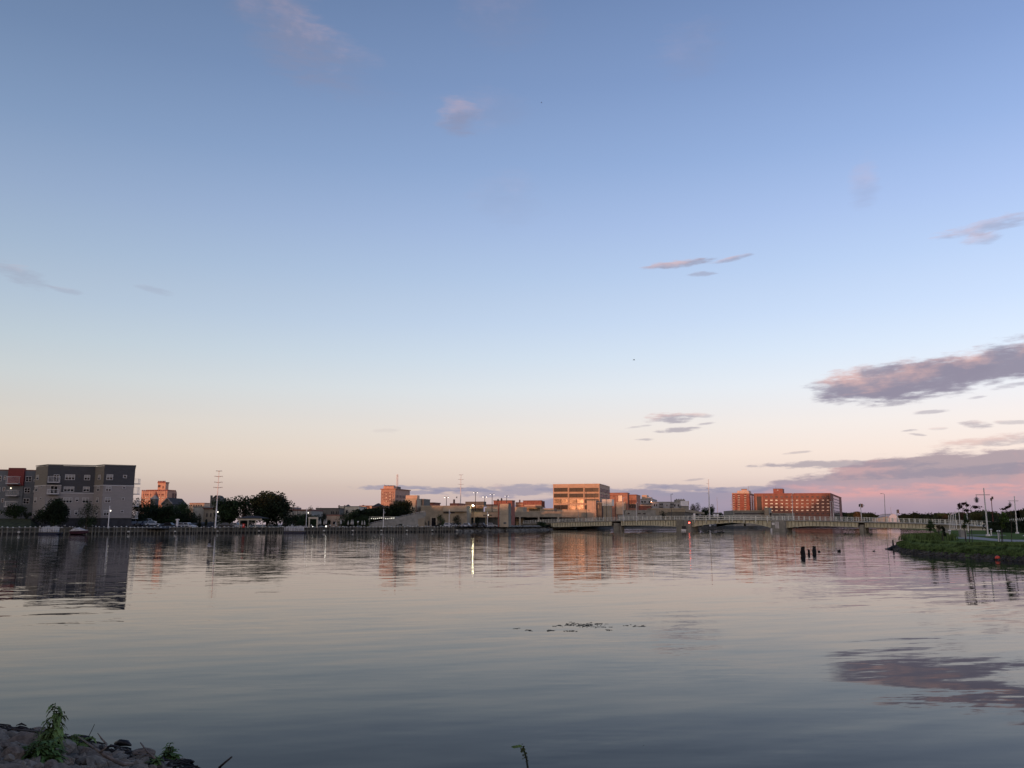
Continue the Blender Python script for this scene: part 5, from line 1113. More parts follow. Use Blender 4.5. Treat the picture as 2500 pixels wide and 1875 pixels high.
# cars seen parked before the complex
def car(label, m, L=4.5, W2=1.8, H=1.48, loc=(0, 0, 0), rz=0, van=False, group=None):
    r = thing('parked_car' if not van else 'parked_van', label, 'van' if van else 'car', loc, group); r.rotation_euler = (0, 0, rz); WL[r] = Vector((0, 0, 0))
    hb = H * (.56 if not van else .5); mb = MB(); w = W2 / 2
    prof_ = [(-L / 2, .32), (L / 2, .32), (L / 2, hb * .82), (L * .28, hb), (-L * .34, hb), (-L / 2, hb * .9)]
    def ext(mb, pf, wa_, wb_=None):
        wb_ = wb_ if wb_ is not None else [wa_] * len(pf); n = len(pf); i = len(mb.v)
        mb.v += [(x, -wb_[k], z) for k, (x, z) in enumerate(pf)] + [(x, wb_[k], z) for k, (x, z) in enumerate(pf)]
        mb.f.append(tuple(i + k for k in range(n))); mb.f.append(tuple(i + n + k for k in range(n))[::-1])
        for k in range(n): mb.f.append((i + k, i + n + k, i + n + (k + 1) % n, i + (k + 1) % n))
    ext(mb, prof_, w)
    top = [(-L * .36, hb), (L * .20, hb), (L * .08, H), (-L * .26, H)] if not van else [(-L * .49, hb), (L * .36, hb), (L * .28, H), (-L * .48, H)]
    ext(mb, top, w, [w * .94, w * .94, w * .80, w * .80]); mb.build('body', m, r)
    for s_ in (-1, 1):
        mb = MB(); ins = [(top[0][0] + .2, hb + .06), (top[1][0] - .18, hb + .06), (top[2][0] - .05, H - .12), (top[3][0] + .08, H - .12)]
        yw = [w * .95, w * .95, w * .84, w * .84]; pts_ = [(x, s_ * yw[k], z) for k, (x, z) in enumerate(ins)]; pt2 = [(x, s_ * (yw[k] - .05), z) for k, (x, z) in enumerate(ins)]
        mb.hexa(pts_ + pt2); mb.build('side_window', glass, r)
    mb = MB(); mb.hexa([(top[1][0] + .02, -w * .85, hb + .04), (top[1][0] + .02, w * .85, hb + .04), (top[2][0] + .05, w * .74, H - .08), (top[2][0] + .05, -w * .74, H - .08)] + [(top[1][0] - .05, -w * .85, hb + .04), (top[1][0] - .05, w * .85, hb + .04), (top[2][0] - .03, w * .74, H - .08), (top[2][0] - .03, -w * .74, H - .08)]); mb.build('windscreen', glass, r)
    for x in (-L * .31, L * .31):
        for s_ in (-1, 1): mb = MB(); mb.tube([(x, s_ * (w - .2), .33), (x, s_ * (w + .02), .33)], .33, 10); mb.build('wheel', ironD, r)
    return r
cw, cb, cs_, cn = mat('white_car_paint', (.6, .6, .6), .35, .02), mat('black_car_paint', (.02, .02, .022), .3, .02), mat('silver_car_paint', (.3, .31, .32), .35, .02), mat('navy_car_paint', (.02, .03, .06), .3, .02)
cars = [(1075, 297, cb, 'black car parked left of the dark doorway street tree'), (1083, 298, cs_, 'silver car parked under the leafy street tree'), (1090, 296, cw, 'white car parked just left of the white lamp post'), (1101, 298, cb, 'black car parked right of the white lamp post'), (1110, 299, cn, 'navy car parked in shade before the tan complex'),
        (1122, 296, cw, 'white car parked nearest the shore, left of the shopfront columns'), (1136, 300, cs_, 'silver car parked below the first shopfront column'), (1163, 304, cb, 'black car parked between the thick columns'), (1173, 305, cn, 'dark blue car parked in front of the shopfront glass'), (1199, 310, cs_, 'pale car with bright windscreen parked under the fascia lettering')]
for i, (px, D_, m, lb) in enumerate(cars): car(lb, m, loc=(xat(px, D_), D_, 1.5), rz=random.uniform(-.25, .25) + (0 if i % 2 else math.pi), group='cars parked before the tan complex')
wl = ['first from the left', 'second', 'third', 'fourth', 'fifth', 'sixth', 'seventh']
lot = MB(); a, b_ = at2(318, 232, 1280), at2(400, 232, 1280); lot.hexa([(a.x, 231, 1.3), (b_.x, 231, 1.3), (b_.x + 4, 262, 1.3), (a.x, 262, 1.3), (a.x, 231, 1.52), (b_.x, 231, 1.52), (b_.x + 4, 262, 3.2), (a.x, 262, 3.2)]); lot.build('parking_lot', asph, kind='structure')
for i, (px, D_, m, lb) in enumerate(((318, 236, cn, 'dark blue car in the front row beside the apartment wall'), (330, 237, cn, 'navy car in the front row, second from the apartment wall'), (343, 238, cb, 'black car in the front row, third from the apartment wall'), (356, 239, cn, 'blue-black car in the front row under the wide dark tree'), (369, 240, cs_, 'greyish car at the right end of the front row'),
        (324, 249, cn, 'dark car in the back row beside the balconies'), (338, 250, cs_, 'silver car in the back row under the dark tree'), (352, 251, cn, 'navy car in the back row, third one'), (362, 252, cw, 'pale car at the right end of the back row'))):
    car(lb, m, loc=(xat(px, D_), D_, 1.52 + (D_ - 231) * 1.68 / 31), rz=1.0 + random.uniform(-.15, .15), group='cars parked beside the apartment block')
for px, D_, m, lb in ((416, 242, cb, 'black car parked left of the white monument'), (444, 243, cs_, 'silver car parked right of the white monument'), (459, 244, cw, 'white car parked below the rounded green tree'), (554, 246, cb, 'dark car parked under the big round tree'), (577, 247, cs_, 'grey car parked left of the open shelter')):
    car(lb, m, loc=(xat(px, D_), D_, 1.5), rz=random.uniform(-.3, .3), group='cars parked along the left promenade')

# ------------------------------------------------------------------ boats
def pontoon(px0, px1, D, label, m_deck, chairs=True, zr=1.2):
    x0, x1 = xat(px0, D), xat(px1, D); r = thing('pontoon_boat', label, 'boat', ((x0 + x1) / 2, D, 0)); L = x1 - x0
    for dy_ in (-.9, .9): mb = MB(); mb.tube([(x0, D + dy_, .18), (x1 - .5, D + dy_, .18), (x1, D + dy_, .35)], [.36, .36, .08], 9); mb.build('pontoon', mat('navy_hull', (.015, .02, .045), .4), r)
    mb = MB(); mb.box(x0, D - 1.25, .52, x1, D + 1.25, .66); mb.build('deck', m_deck, r)
    mb = MB()
    for k in range(9): x = x0 + .1 + (L - .2) * k / 8; mb.box(x - .025, D - 1.22, .66, x + .025, D - 1.17, zr + .5)
    mb.box(x0, D - 1.23, zr + .44, x1, D - 1.16, zr + .5); mb.box(x0, D - 1.23, zr + .0, x1, D - 1.18, zr + .05); mb.box(x0, D + 1.16, zr + .44, x1, D + 1.23, zr + .5); mb.build('rail', steelG, r)
    mb = MB(); mb.box(x0 + .05, D - 1.15, .66, x0 + L * .8, D - 1.10, zr + .25); mb.build('side_panel', mat('pale_boat_panel', (.28, .29, .31), .7, .3, 1.5), r)
    if chairs:
        for k in range(7):
            x = x0 + .5 + (L - 1.2) * k / 6; mb = MB(); mb.box(x - .28, D - .6, .66, x + .28, D - .1, 1.1); mb.box(x - .28, D - .12, 1.1, x + .28, D, 1.9 + .12 * (k % 3)); mb.build('seat', mat('pale_boat_seat', (.36, .38, .40), .7, .1), r)
    return r
pontoon(103, 151, 207, 'navy-hulled pontoon boat with pale rails moored in front of the dark spreading tree', concD)
pontoon(697, 746, 240, 'pontoon boat crowded with pale seats moored right of the largest broad tree', wood_g)
rb = thing('covered_motorboat', 'motorboat under a pale bulging cover, moored right of the navy pontoon boat', 'boat', (xat(193, 208), 208, 0)); x0, x1 = xat(176, 208), xat(218, 208); L = x1 - x0
def loft(mb, secs):
    n = len(secs[0]); i = len(mb.v)
    for s_ in secs: mb.v += [tuple(p) for p in s_]
    for k in range(len(secs) - 1):
        for j in range(n - 1): mb.f.append((i + k * n + j, i + k * n + j + 1, i + (k + 1) * n + j + 1, i + (k + 1) * n + j))
    mb.f.append(tuple(i + j for j in range(n))); mb.f.append(tuple(i + (len(secs) - 1) * n + j for j in range(n))[::-1])
secs = []
for t, wd_, zb, zt2 in ((0, 1.0, .0, .85), (.35, 1.1, -.05, .85), (.7, .85, .05, .95), (1.0, .08, .5, 1.1)):
    x = x0 + L * t; secs.append([(x, 208 - wd_, zt2), (x, 208 - wd_ * .8, zb + .2), (x, 208, zb), (x, 208 + wd_ * .8, zb + .2), (x, 208 + wd_, zt2)])
mb = MB(); loft(mb, secs); mb.build('hull', mat('maroon_hull', (.05, .02, .03), .4), rb)
secs = []
for t, wd_, h in ((0, 1.02, .9), (.12, 1.05, 1.5), (.4, 1.12, 1.75), (.62, .95, 1.5), (.85, .5, 1.15), (1.0, .09, 1.12)):
    x = x0 + L * t; secs.append([(x, 208 - wd_, .84 + .2 * t), (x, 208 - wd_ * .85, .9 + (h - .9) * .7), (x, 208, h), (x, 208 + wd_ * .85, .9 + (h - .9) * .7), (x, 208 + wd_, .84 + .2 * t)])
mb = MB(); loft(mb, secs); mb.build('cover', mat('pale_boat_cover', (.42, .40, .37), .8, .15, 2), rb)

# ------------------------------------------------------------------ the bridge
br = thing('bascule_bridge', 'low cream-painted steel drawbridge with haunched girders and pale railings crossing the river', 'bridge', (bpx(1700).x, bpx(1700).y, 0))
gird = mat('cream_girder_paint', (.58, .54, .38), .7, .12, .5, detail=7); railM = mat('pale_rail_paint', (.66, .66, .58), .7, .08, 1); pierM = mat('pier_concrete', (.24, .225, .18), .9, .15, .5, detail=7)
tab = [(1275, 1271.5, 1278.2, 1280.5, 1287), (1290, 1270.5, 1277.2, 1279.5, 1287), (1345, 1267.5, 1275, 1277, 1286.8), (1390, 1266, 1273.5, 1275.5, 1286), (1430, 1264.3, 1272.5, 1275, 1284.5), (1490, 1262.5, 1271.5, 1273.5, 1283.2), (1510, 1262, 1270.5, 1272.5, 1283), (1560, 1260.5, 1269.8, 1271.8, 1282.7),
       (1600, 1260, 1269, 1271, 1283), (1656, 1259.5, 1268.5, 1270.5, 1286), (1690, 1259.3, 1269, 1271.4, 1286.5), (1715, 1259.2, 1268.9, 1271.3, 1281.8), (1740, 1259, 1268.8, 1271, 1279), (1790, 1259, 1268.7, 1271, 1276), (1840, 1259.3, 1268.8, 1271.2, 1278), (1885, 1259.7, 1269.5, 1272, 1289), (1925, 1260, 1270.3, 1272.8, 1288.3),
       (1945, 1260.3, 1270.4, 1272.8, 1286), (1975, 1260.6, 1270.6, 1273, 1284.2), (2040, 1261.8, 1271.8, 1274.2, 1285), (2090, 1263, 1273.3, 1275.8, 1287), (2150, 1264.8, 1274.9, 1277.4, 1288), (2200, 1266, 1276, 1278.5, 1289.3), (2270, 1268, 1278.3, 1280.6, 1291), (2330, 1270, 1281, 1283, 1292), (2410, 1275, 1286, 1288, 1293)]
def bz(px, col):
    for a, b in zip(tab, tab[1:]):
        if a[0] <= px <= b[0]:
            t = (px - a[0]) / (b[0] - a[0]); y = a[col] * (1 - t) + b[col] * t; break
    else: y = tab[0][col] if px < tab[0][0] else tab[-1][col]
    q = bpx(px); return zat(y, q.y)
def strip(mb, x0, x1, f0, f1, o0, o1, step=8):
    """band along the bridge between two height functions, thick from offset o0 to o1"""
    n = max(1, int(math.ceil((x1 - x0) / step)))
    for k in range(n):
        a, b = x0 + (x1 - x0) * k / n, x0 + (x1 - x0) * (k + 1) / n
        pa, pb, qa, qb = bpx(a, o0), bpx(b, o0), bpx(a, o1), bpx(b, o1)
        mb.hexa([(pa.x, pa.y, f0(a)), (pb.x, pb.y, f0(b)), (qb.x, qb.y, f0(b)), (qa.x, qa.y, f0(a)), (pa.x, pa.y, f1(a)), (pb.x, pb.y, f1(b)), (qb.x, qb.y, f1(b)), (qa.x, qa.y, f1(a))])
dk = lambda p: bz(p, 2); sf = lambda p: bz(p, 3); gb = lambda p: bz(p, 4); rt_ = lambda p: bz(p, 1)
mb = MB(); strip(mb, 1275, 2410, sf, dk, -.35, 16.35); mb.build('deck', conc, br)
for nm, a, b in (('left', 1345, 1493), ('l2', 1516, 1656), ('mid', 1690, 1888), ('right', 1920, 2094), ('r2', 2111, 2285)):
    mb = MB(); strip(mb, a, b, gb, lambda p: sf(p) - .02, 0, .4); mb.build('girder', gird, br)
    mb = MB(); strip(mb, a, b, gb, lambda p: sf(p) - .02, 15.6, 16); mb.build('far_girder', gird, br)
    mb = MB(); strip(mb, a, b, lambda p: gb(p) - .03, lambda p: gb(p) + .12, -.12, .52); mb.build('bottom_flange', gird, br)
    mb = MB(); strip(mb, a, b, lambda p: max(gb(p) + .5, sf(p) - 1.2), lambda p: sf(p) - .05, .45, 15.5); mb.build('floor_beams', concD, br)
    p = a + 4
    stm = mat('dark_stiffener', (.20, .18, .12), .8, .2)  # stiffeners coloured darker than the girder paint
    while p < b - 2:
        mb = MB(); q0, q1 = bpx(p - .35, -.14), bpx(p + .35, -.02); strip(mb, p - .35, p + .35, lambda t: gb(t) + .13, lambda t: sf(t) - .03, -.16, -.01, 2); mb.build('stiffener', stm, br); p += 6.2 if a < 1600 else (10.5 if a < 1900 else 8.6)
def rail_post(p, w=.09, o=-.22, h=None, name='rail_post', down=0.0):
    mb = MB(); q = bpx(p, o); mb.box(q.x - w, q.y - w, dk(p) - down, q.x + w, q.y + w, rt_(p) + .05); return mb.build(name, railM, br)
posts = []
p = 1279.0
while p < 1500: posts.append(p); p += 5.6 + (p - 1279) / 221 * 4.2
while p < 1685: posts.append(p); p += 11.2
for p in posts: rail_post(p)
for p in [1890.5, 1897, 1911, 1917]: rail_post(p, .11)
p = 1926.5
while p < 2285: rail_post(p, .10); p += 12.8 + (p - 1926) / 360 * 1.6
while p < 2408: rail_post(p, .10); p += 14.6
for p in (1698, 1726, 1754.5, 1783, 1790, 1818.5, 1847, 1876): rail_post(p, .13, -.55, down=1.0)
for a, b in ((1277, 1690), (1886, 2408)):
    for f in (.06, .30, .52, .74, .98):
        mb = MB(); strip(mb, a, b, lambda t: dk(t) + (rt_(t) - dk(t)) * f - .035, lambda t: dk(t) + (rt_(t) - dk(t)) * f + .035, -.25, -.19, 14); mb.build('handrail', railM, br)
for f, hh in ((.98, .09), (.55, .16), (.02, .13)):
    mb = MB(); strip(mb, 1690, 1886, lambda t: dk(t) + (rt_(t) - dk(t)) * f - hh, lambda t: dk(t) + (rt_(t) - dk(t)) * f + hh, -.55, -.42, 14); mb.build('handrail', railM, br)
mb = MB(); strip(mb, 1277, 2408, lambda t: dk(t) + (rt_(t) - dk(t)) * .94, lambda t: dk(t) + (rt_(t) - dk(t)) * .98, 16.1, 16.2, 20); strip(mb, 1277, 2408, lambda t: dk(t) + .5, lambda t: dk(t) + .56, 16.1, 16.2, 20)
for p in range(1280, 2408, 13): q = bpx(p, 16.1); mb.box(q.x - .07, q.y - .07, dk(p), q.x + .07, q.y + .07, rt_(p))
mb.build('far_railing', railM, br)
mb = MB(); strip(mb, 1275, 1347, lambda t: 0.3, lambda t: sf(t) - .02, .1, 16); mb.build('abutment', pierM, br)
mb = MB(); strip(mb, 2284, 2410, lambda t: 0.3, lambda t: sf(t) - .02, .1, 16); mb.build('abutment', pierM, br)
def bpier(a, b, ytop, o0, o1, m, name='pier', zt_=None):
    mb = MB(); z = zt_ if zt_ is not None else zat(ytop, bpx((a + b) / 2).y); strip(mb, a, b, lambda t: -1.0, lambda t: z, o0, o1, 200); return mb.build(name, m, br)
bpier(1656, 1673, 1269.2, -1.3, 3, pierM, 'main_pier'); bpier(1673, 1690, 1270.8, -.9, 3.5, conc, 'main_pier'); bpier(1887, 1920, 1270.5, -1.2, 3.5, conc, 'main_pier')
bpier(1495, 1514, 1283.5, .6, 2.6, conc); bpier(1499, 1511, 1277, -.2, 1.2, pierM, 'pier_head'); bpier(2094.5, 2110.5, 1287.5, .6, 2.6, pierM); bpier(2099, 2108, 1281, -.2, 1.2, pierM, 'pier_head')
mb = MB(); strip(mb, 1670, 1679, lambda t: zat(1291, 336), lambda t: zat(1284.2, 336), -1.45, -1.31, 50); mb.build('portal_recess', ironD, br)
mb = MB(); strip(mb, 1670, 1680, lambda t: -.2, lambda t: zat(1291.8, 336), -1.9, -1.31, 50); mb.build('fender_step', white, br)
r_ = br; D_ = bpx(1902).y
def signboard(x0, x1, y0, y1, name, lines):
    mb = MB(); strip(mb, x0, x1, lambda t: zat(y1, D_), lambda t: zat(y0, D_), -1.32, -1.22, 50); s_ = mb.build(name, white, br)
    if lines:
        mb = MB(); rg = random.Random(4)
        for k in range(lines):
            zc = zat(y0 + (y1 - y0) * (k + .5) / lines, D_); p = x0 + .9
            while p < x1 - 1.2:
                w_ = rg.uniform(.4, 1.2); strip(mb, p, min(p + w_, x1 - .7), lambda t: zc - .09, lambda t: zc + .09, -1.35, -1.325, 50); p += w_ + .4
        mb.build('lettering', mat('grey_lettering', (.25, .22, .22), .7), s_)
signboard(1897.5, 1906, 1274, 1290, 'notice_board', 7); signboard(1889.3, 1895.8, 1276, 1281.6, 'small_notice_board', 0)
mb = MB(); q = bpx(1890, -2.0); mb.tube([(q.x, q.y, -.5), (q.x, q.y, zat(1290, q.y))], .32, 9); mb.build('fender_post', white, br)
for k, px in enumerate((1686.5,)):
    q = bpx(px, -1.1); mb = MB(); mb.box(q.x - .35, q.y - .12, zat(1278.5, q.y), q.x + .35, q.y + .05, zat(1271, q.y)); h = mb.build('signal_housing', mat('signal_red_housing', (.12, .02, .02), .6), br)
    mb = MB(); mb.ball((q.x, q.y - .18, zat(1276.3, q.y)), .28, 9, 6); mb.build('red_lamp', mat('red_signal', (1, .1, .08), .5, 0, emit=(1, .10, .07), estr=9), h)
for px in (1800, 1803.7):
    q = bpx(px, 16.5); mb = MB(); mb.ball((q.x, q.y, zat(1277, q.y)), .22, 8, 5); mb.build('green_lamp', mat('green_signal', (.2, 1, .7), .5, 0, emit=(.25, 1, .68), estr=8), br)
q = bpx(1788, 8); mb = MB(); mb.box(q.x - .3, q.y - .3, 1.7, q.x + .3, q.y + .3, sf(1788) - .5); mb.build('inner_post', pierM, br)
q = bpx(1693, 14.5); mb = MB(); mb.box(q.x - 1.2, q.y - 1, dk(1693), q.x + 1.2, q.y + 1, dk(1693) + 2.8); h = mb.build('control_cabin', concD, br)
mb = MB(); mb.box(q.x - 1.1, q.y - 1.06, dk(1693) + 1.3, q.x - .2, q.y - 1.0, dk(1693) + 2.3); mb.box(q.x + .1, q.y - 1.06, dk(1693) + 1.3, q.x + 1, q.y - 1.0, dk(1693) + 2.3); mb.build('cabin_window', white, h)
# lamps and signals on the bridge
def blamp(px, yt_, lb, m=steelW, arm=-.8, o=.4, lean=0):
    q = bpx(px, o); x = xat(px, q.y, yt_ + 20); r = thing('bridge_lamp', lb, 'street lamp', (q.x, q.y, dk(px))); z1 = zat(yt_, q.y)
    mb = MB(); mb.tube([(q.x, q.y, dk(px)), (x, q.y, z1)], [.13, .07], 7); mb.build('pole', m, r); mb = MB(); mb.tube([(x, q.y, z1), (x + arm * .6, q.y, z1 + .25), (x + arm, q.y, z1 + .2)], .05, 5); mb.box(x + arm - .35, q.y - .12, z1 + .1, x + arm + .1, q.y + .12, z1 + .26); mb.build('lamp_arm', m, r)
blamp(1412, 1246, 'short pale lamp on the left bridge approach, nearest the office'); blamp(1486, 1233, 'pale lamp on the bridge left of the brick theatre'); blamp(1934.5, 1206, 'thin tall lamp on the bridge in front of the brick hotel', steelG, .5)
blamp(2028, 1226, 'left one of the pair of pale poles before the hotel corner', steelG, .3); blamp(2034.5, 1226, 'right one of the pair of pale poles before the hotel corner', steelG, .3); blamp(2160.5, 1206.5, 'tall grey street lamp on the bridge right of the hotel, above open sky', steelW, -.9)
for px, yt_, yb_, lb, f_ in ((2102, 1231, 1236, 'traffic signal with angled red and white panel on the bridge', 1), (2189.5, 1245, 1252, 'traffic signal seen edge-on beside the white dome', 0)):
    q = bpx(px, .5); r = thing('traffic_signal', lb, 'traffic signal', (q.x, q.y, dk(px))); mb = MB(); mb.tube([(q.x, q.y, dk(px)), (q.x, q.y, zat(yt_, q.y))], .13, 7); mb.build('pole', steelG, r)
    mb = MB(); z1, z0 = zat(yt_ - 1, q.y), zat(yt_ + 8, q.y); mb.box(q.x + .15, q.y - .2, z0, q.x + .65, q.y + .2, z1); mb.build('signal_head', mat('yellow_brown_signal', (.22, .09, .04), .6), r)
    if f_:
        mb = MB(); mb.hexa([(q.x - .6, q.y, z0 + .1), (q.x + .1, q.y, z0 + .5), (q.x + .1, q.y + .1, z0 + .5), (q.x - .6, q.y + .1, z0 + .1), (q.x - .6, q.y, z1 - .2), (q.x + .1, q.y, z1 + .1), (q.x + .1, q.y + .1, z1 + .1), (q.x - .6, q.y + .1, z1 - .2)]); mb.build('back_plate', ironD, r)
        mb = MB(); mb.box(q.x + .66, q.y - .2, z0 + .3, q.x + 1.1, q.y - .1, z1 - .2); mb.build('white_panel', white, r)
for px, lb in ((1826, 'white van under the drawbridge span, left'), (1838, 'white van under the drawbridge span, middle'), (1850, 'white van under the drawbridge span, right')):
    car(lb, cw, 5.6, 2.0, 2.1, (xat(px, 575), 575, 1.55), 0, True, 'white vans parked on the far quay')
for px, lb in ((1700, 'dark car on the far quay just right of the main pier'), (1722, 'dark car on the far quay seen under the left half of the span'), (1745, 'grey car on the far quay under the span'), (1765, 'black car on the far quay left of the green lights')):
    car(lb, cb if 'grey' not in lb else cs_, loc=(xat(px, 566), 566, 1.55), group='cars parked on the far quay')

# ------------------------------------------------------------------ brick tower and hotel
bt = thing('brick_tower', 'red brick apartment tower with pale balcony strips left of the long hotel', 'tower block', (xat(1815, 740), 750, 1.5))
bk = Block(1788, 1830, 1205, 740, side=1843, z0=1.5, yref=1225, vr=math.radians(22), rot=math.radians(12)); body(bk, bt, brickR); mb = MB(); bk.mesh(mb, bk.z1, bk.z1 + .6, .2); mb.build('parapet', tanP, bt)
for cx, wd_ in ((1791.5, 3.5), (1803.5, 5.5), (1819.5, 5.5)):
    for j in range(9):
        cy = 1209.5 + j * 4.35
        mb = MB(); bk.w.pbox(mb, cx - wd_ * .5, cy - .3, cx + wd_ * .5, cy + 1.3, 0, .9); s_ = mb.build('balcony', mat('pink_cream_panel', (.55, .42, .34), .8), bt)
        mb = MB(); bk.w.pbox(mb, cx - wd_ * .45, cy - 2.4, cx + wd_ * .45, cy - .4, 0, .08); mb.build('balcony_window', glass, s_)
for j in range(9): cy = 1210 + j * 4.35; zz = bk.w.solve(1825, cy)[1]; window_at(bk.side, bt, bk.dep * .2, bk.dep * .42, zz - 1, zz + .6, frameM, glass, fr=.2); window_at(bk.side, bt, bk.dep * .6, bk.dep * .8, zz - 1, zz + .6, frameM, glass, fr=.2)
p_ = Block(1800, 1828, 1198, 745, side=1834, z0=bk.z1 + .6, vr=math.radians(22), rot=math.radians(12)); body(p_, bt, mat('pink_cream_panel', None), 'penthouse'); p_ = Block(1811, 1824, 1195, 747, depth=6, z0=p_.z1); body(p_, bt, mat('pink_cream_panel', None), 'lift_room'); mb = MB(); p_.mesh(mb, p_.z1, p_.z1 + .5, .3); mb.build('cap', brickD, bt)
q = at(1827, 1187, 747); mb = MB(); mb.tube([(q.x, q.y, p_.z1 - 2), (q.x, q.y, q.z)], .12, 5); mb.build('aerial', steelW, bt)
ht = thing('brick_hotel', 'long red brick hotel with rows of glowing windows, its lower right half in shadow', 'hotel', (xat(1940, 690), 700, 1.5))
bk = Block(1842, 2028.5, 1205.5, 705, side=2055, z0=1.5, yref=1230, rot=math.radians(9), vr=math.radians(25)); 
hotelB = mat('hotel_brick', (.235, .105, .072), .9, .10, .35, detail=7)
body(bk, ht, hotelB); mb = MB(); bk.mesh(mb, bk.z1, bk.z1 + .5, .15); mb.build('parapet', brickR, ht)
mb = MB(); bk.w.pbox(mb, 1848, 1212, 1859.5, 1262, 0, .3); mb.build('dark_recess_sheet', mat('recess_shade_tone', (.02, .016, .016), .3), ht)  # dark sheet stands in for the shaded vertical recess
for px in (1846.5, 1861.5): mb = MB(); bk.w.pbox(mb, px - 1.3, 1208, px + 1.3, 1262, 0, .9); mb.build('pilaster', brickO, ht)
cols = [1870.8 + i * 12.56 for i in range(13)]; rws = [1213.3, 1221.3, 1229.7, 1238, 1246.3, 1254.4]
for j, cy in enumerate(rws):
    for i, cx in enumerate(cols):
        yy = cy - (i - 6) * .02
        f = window(bk.w, ht, cx - 3.3, yy - 1.9, cx + 3.3, yy + 1.7, brickD, glassR if (i * 5 + j * 3) % 5 else glassS, 3, 1, fr=.2, proud=.05, blind=None)
for k in range(14): px = 1864.5 + k * 12.56; mb = MB(); bk.w.pbox(mb, px - .35, 1209.5, px + .35, 1262, 0, .12); mb.build('brick_rib', brickR, ht)
mb = MB(); bk.w.pbox(mb, 2024.5, 1206, 2027, 1262, 0, .7); mb.build('corner_pier', hotelB, ht)
mb = MB(); bk.side.wbox(mb, bk.dep * .22, bk.dep * .72, 6, bk.z1 - 1.2, 0, .15); sg_ = mb.build('side_glazing', glassS, ht)
mb = MB()
for k in range(8): z_ = 6 + (bk.z1 - 7.2) * k / 8; bk.side.wbox(mb, bk.dep * .22, bk.dep * .72, z_, z_ + .5, .15, .22)
mb.build('floor_band', concD, sg_)
p_ = Block(1888, 1911, 1194, 712, side=1914.8, z0=bk.z1, rot=math.radians(9), vr=math.radians(22)); body(p_, ht, brickR, 'penthouse'); roofcap(p_, ht, brickD, .4, .1)
window(p_.w, ht, 1896, 1195.5, 1901, 1198, brickD, white, fr=.2, name='penthouse_sign')
q = at(1894, 1187, 712); mb = MB(); mb.tube([(q.x, q.y, p_.z1), (q.x, q.y, q.z)], .1, 5); mb.build('aerial', steelW, ht)
# parking structure in front of the hotel
pf = thing('parking_deck', 'long tan parking deck with one dark slot, in front of the brick tower and hotel', 'parking deck', (xat(1830, 520), 525, 1.5)); bk = Block(1790, 1866, 1246, 520, depth=30, rot=math.radians(3), yref=1252)
body(bk, pf, conc); mb = MB(); bk.w.pbox(mb, 1793, 1252, 1865, 1255, 0, .1); mb.build('dark_slot', frameD, pf); mb = MB(); bk.w.wbox(mb, 0, bk.w.L, bk.z1 - .6, bk.z1 + .1, 0, .4); mb.build('parapet', tanD, pf)
mb = MB(); bk.w.pbox(mb, 1811.5, 1252, 1812.5, 1255, .1, .25); mb.build('column', conc, pf)
b2 = Block(1866, 1877, 1239, 515, side=1884, z0=1.5, rot=math.radians(9), vr=math.radians(22)); body(b2, pf, tanD, 'stair_tower')
b, r = simple('low_annex', 'low grey annex in front of the shaded lower hotel wall', 'building', 1884, 1940, 1253.5, 520, conc, depth=14, rot=math.radians(3), cap=tanD, wins=[(1888, 1251 + 5, 1902, 1258), (1906, 1256, 1920, 1258)])
# ------------------------------------------------------------------ far right background
def fw(name, lst, m, seed, **k): return wood(name, [(xat(p, D_), D_, 1.5, zat(y, D_)) for p, D_, y in lst], m, seed=seed, **k)
fw('far_wood', [(2030, 860, 1253), (2055, 860, 1250), (2080, 860, 1251), (2110, 850, 1252), (2150, 830, 1255), (2175, 820, 1258), (2200, 800, 1256), (2230, 780, 1253), (2255, 760, 1256), (2290, 700, 1258)], lf3, 11, leaf=.5, n=36, step=2.2, thick=12, rough=3.5)
fw('far_wood', [(1760, 900, 1266), (1900, 900, 1266), (2040, 880, 1262), (2300, 700, 1266)], lf1, 12, leaf=.6, n=26, step=2.5, thick=12, rough=2)
fw('far_wood', [(2285, 380, 1251), (2305, 380, 1250), (2330, 370, 1256), (2345, 360, 1249), (2365, 350, 1248), (2390, 340, 1247), (2410, 330, 1248), (2440, 320, 1252), (2462, 310, 1255)], lf1, 13, leaf=.35, n=20, step=1.5, thick=8, rough=1.0)
fw('far_wood', [(2440, 290, 1256), (2465, 285, 1247), (2485, 280, 1244), (2510, 275, 1243), (2560, 270, 1240)], lf3, 14, leaf=.32, n=20, step=1.4, thick=7, rough=1.0)
tree(2345, 330, 1246, 26, lf4, 'dark purple-leaved tree behind the right end of the bridge', clumps=14, per=110)
tree(2384, 320, 1246.5, 44, lf1, 'broad dark green tree right of the purple-leaved one', clumps=18, per=120)
tree(2296, 350, 1250, 30, lf3, 'dark tree behind the bridge rail left of the row of white poles', clumps=14, per=110)
tree(2306, 300, 1255, 18, lf6, 'small rusty tree catching the last sun, behind the row of white poles', clumps=9, per=60, low=.3)
tree(2094, 700, 1246, 20, lf6, 'rounded olive-brown tree standing out of the far wood left of the traffic signal', clumps=10, per=80, leaf=.8)
dm = thing('tension_dome', 'white fabric dome behind the bridge, right of the tall grey lamp', 'tent', (xat(2166, 620), 620, 1.5)); mb = MB(); xc = xat(2170, 620); R_ = 15 * 620 / 2078; H_ = zat(1255, 620) - 1.5; secs = []
for k in range(9):
    t = math.pi * k / 8; secs.append((xc - R_ * math.cos(t), 1.5 + H_ * math.sin(t) ** .8))
i = len(mb.v); mb.v += [(x, 612, z) for x, z in secs] + [(x, 630, z) for x, z in secs]; mb.f.append(tuple(range(9))); mb.f.append(tuple(range(9, 18))[::-1])
for k in range(8): mb.f.append((k, k + 1, k + 10, k + 9))
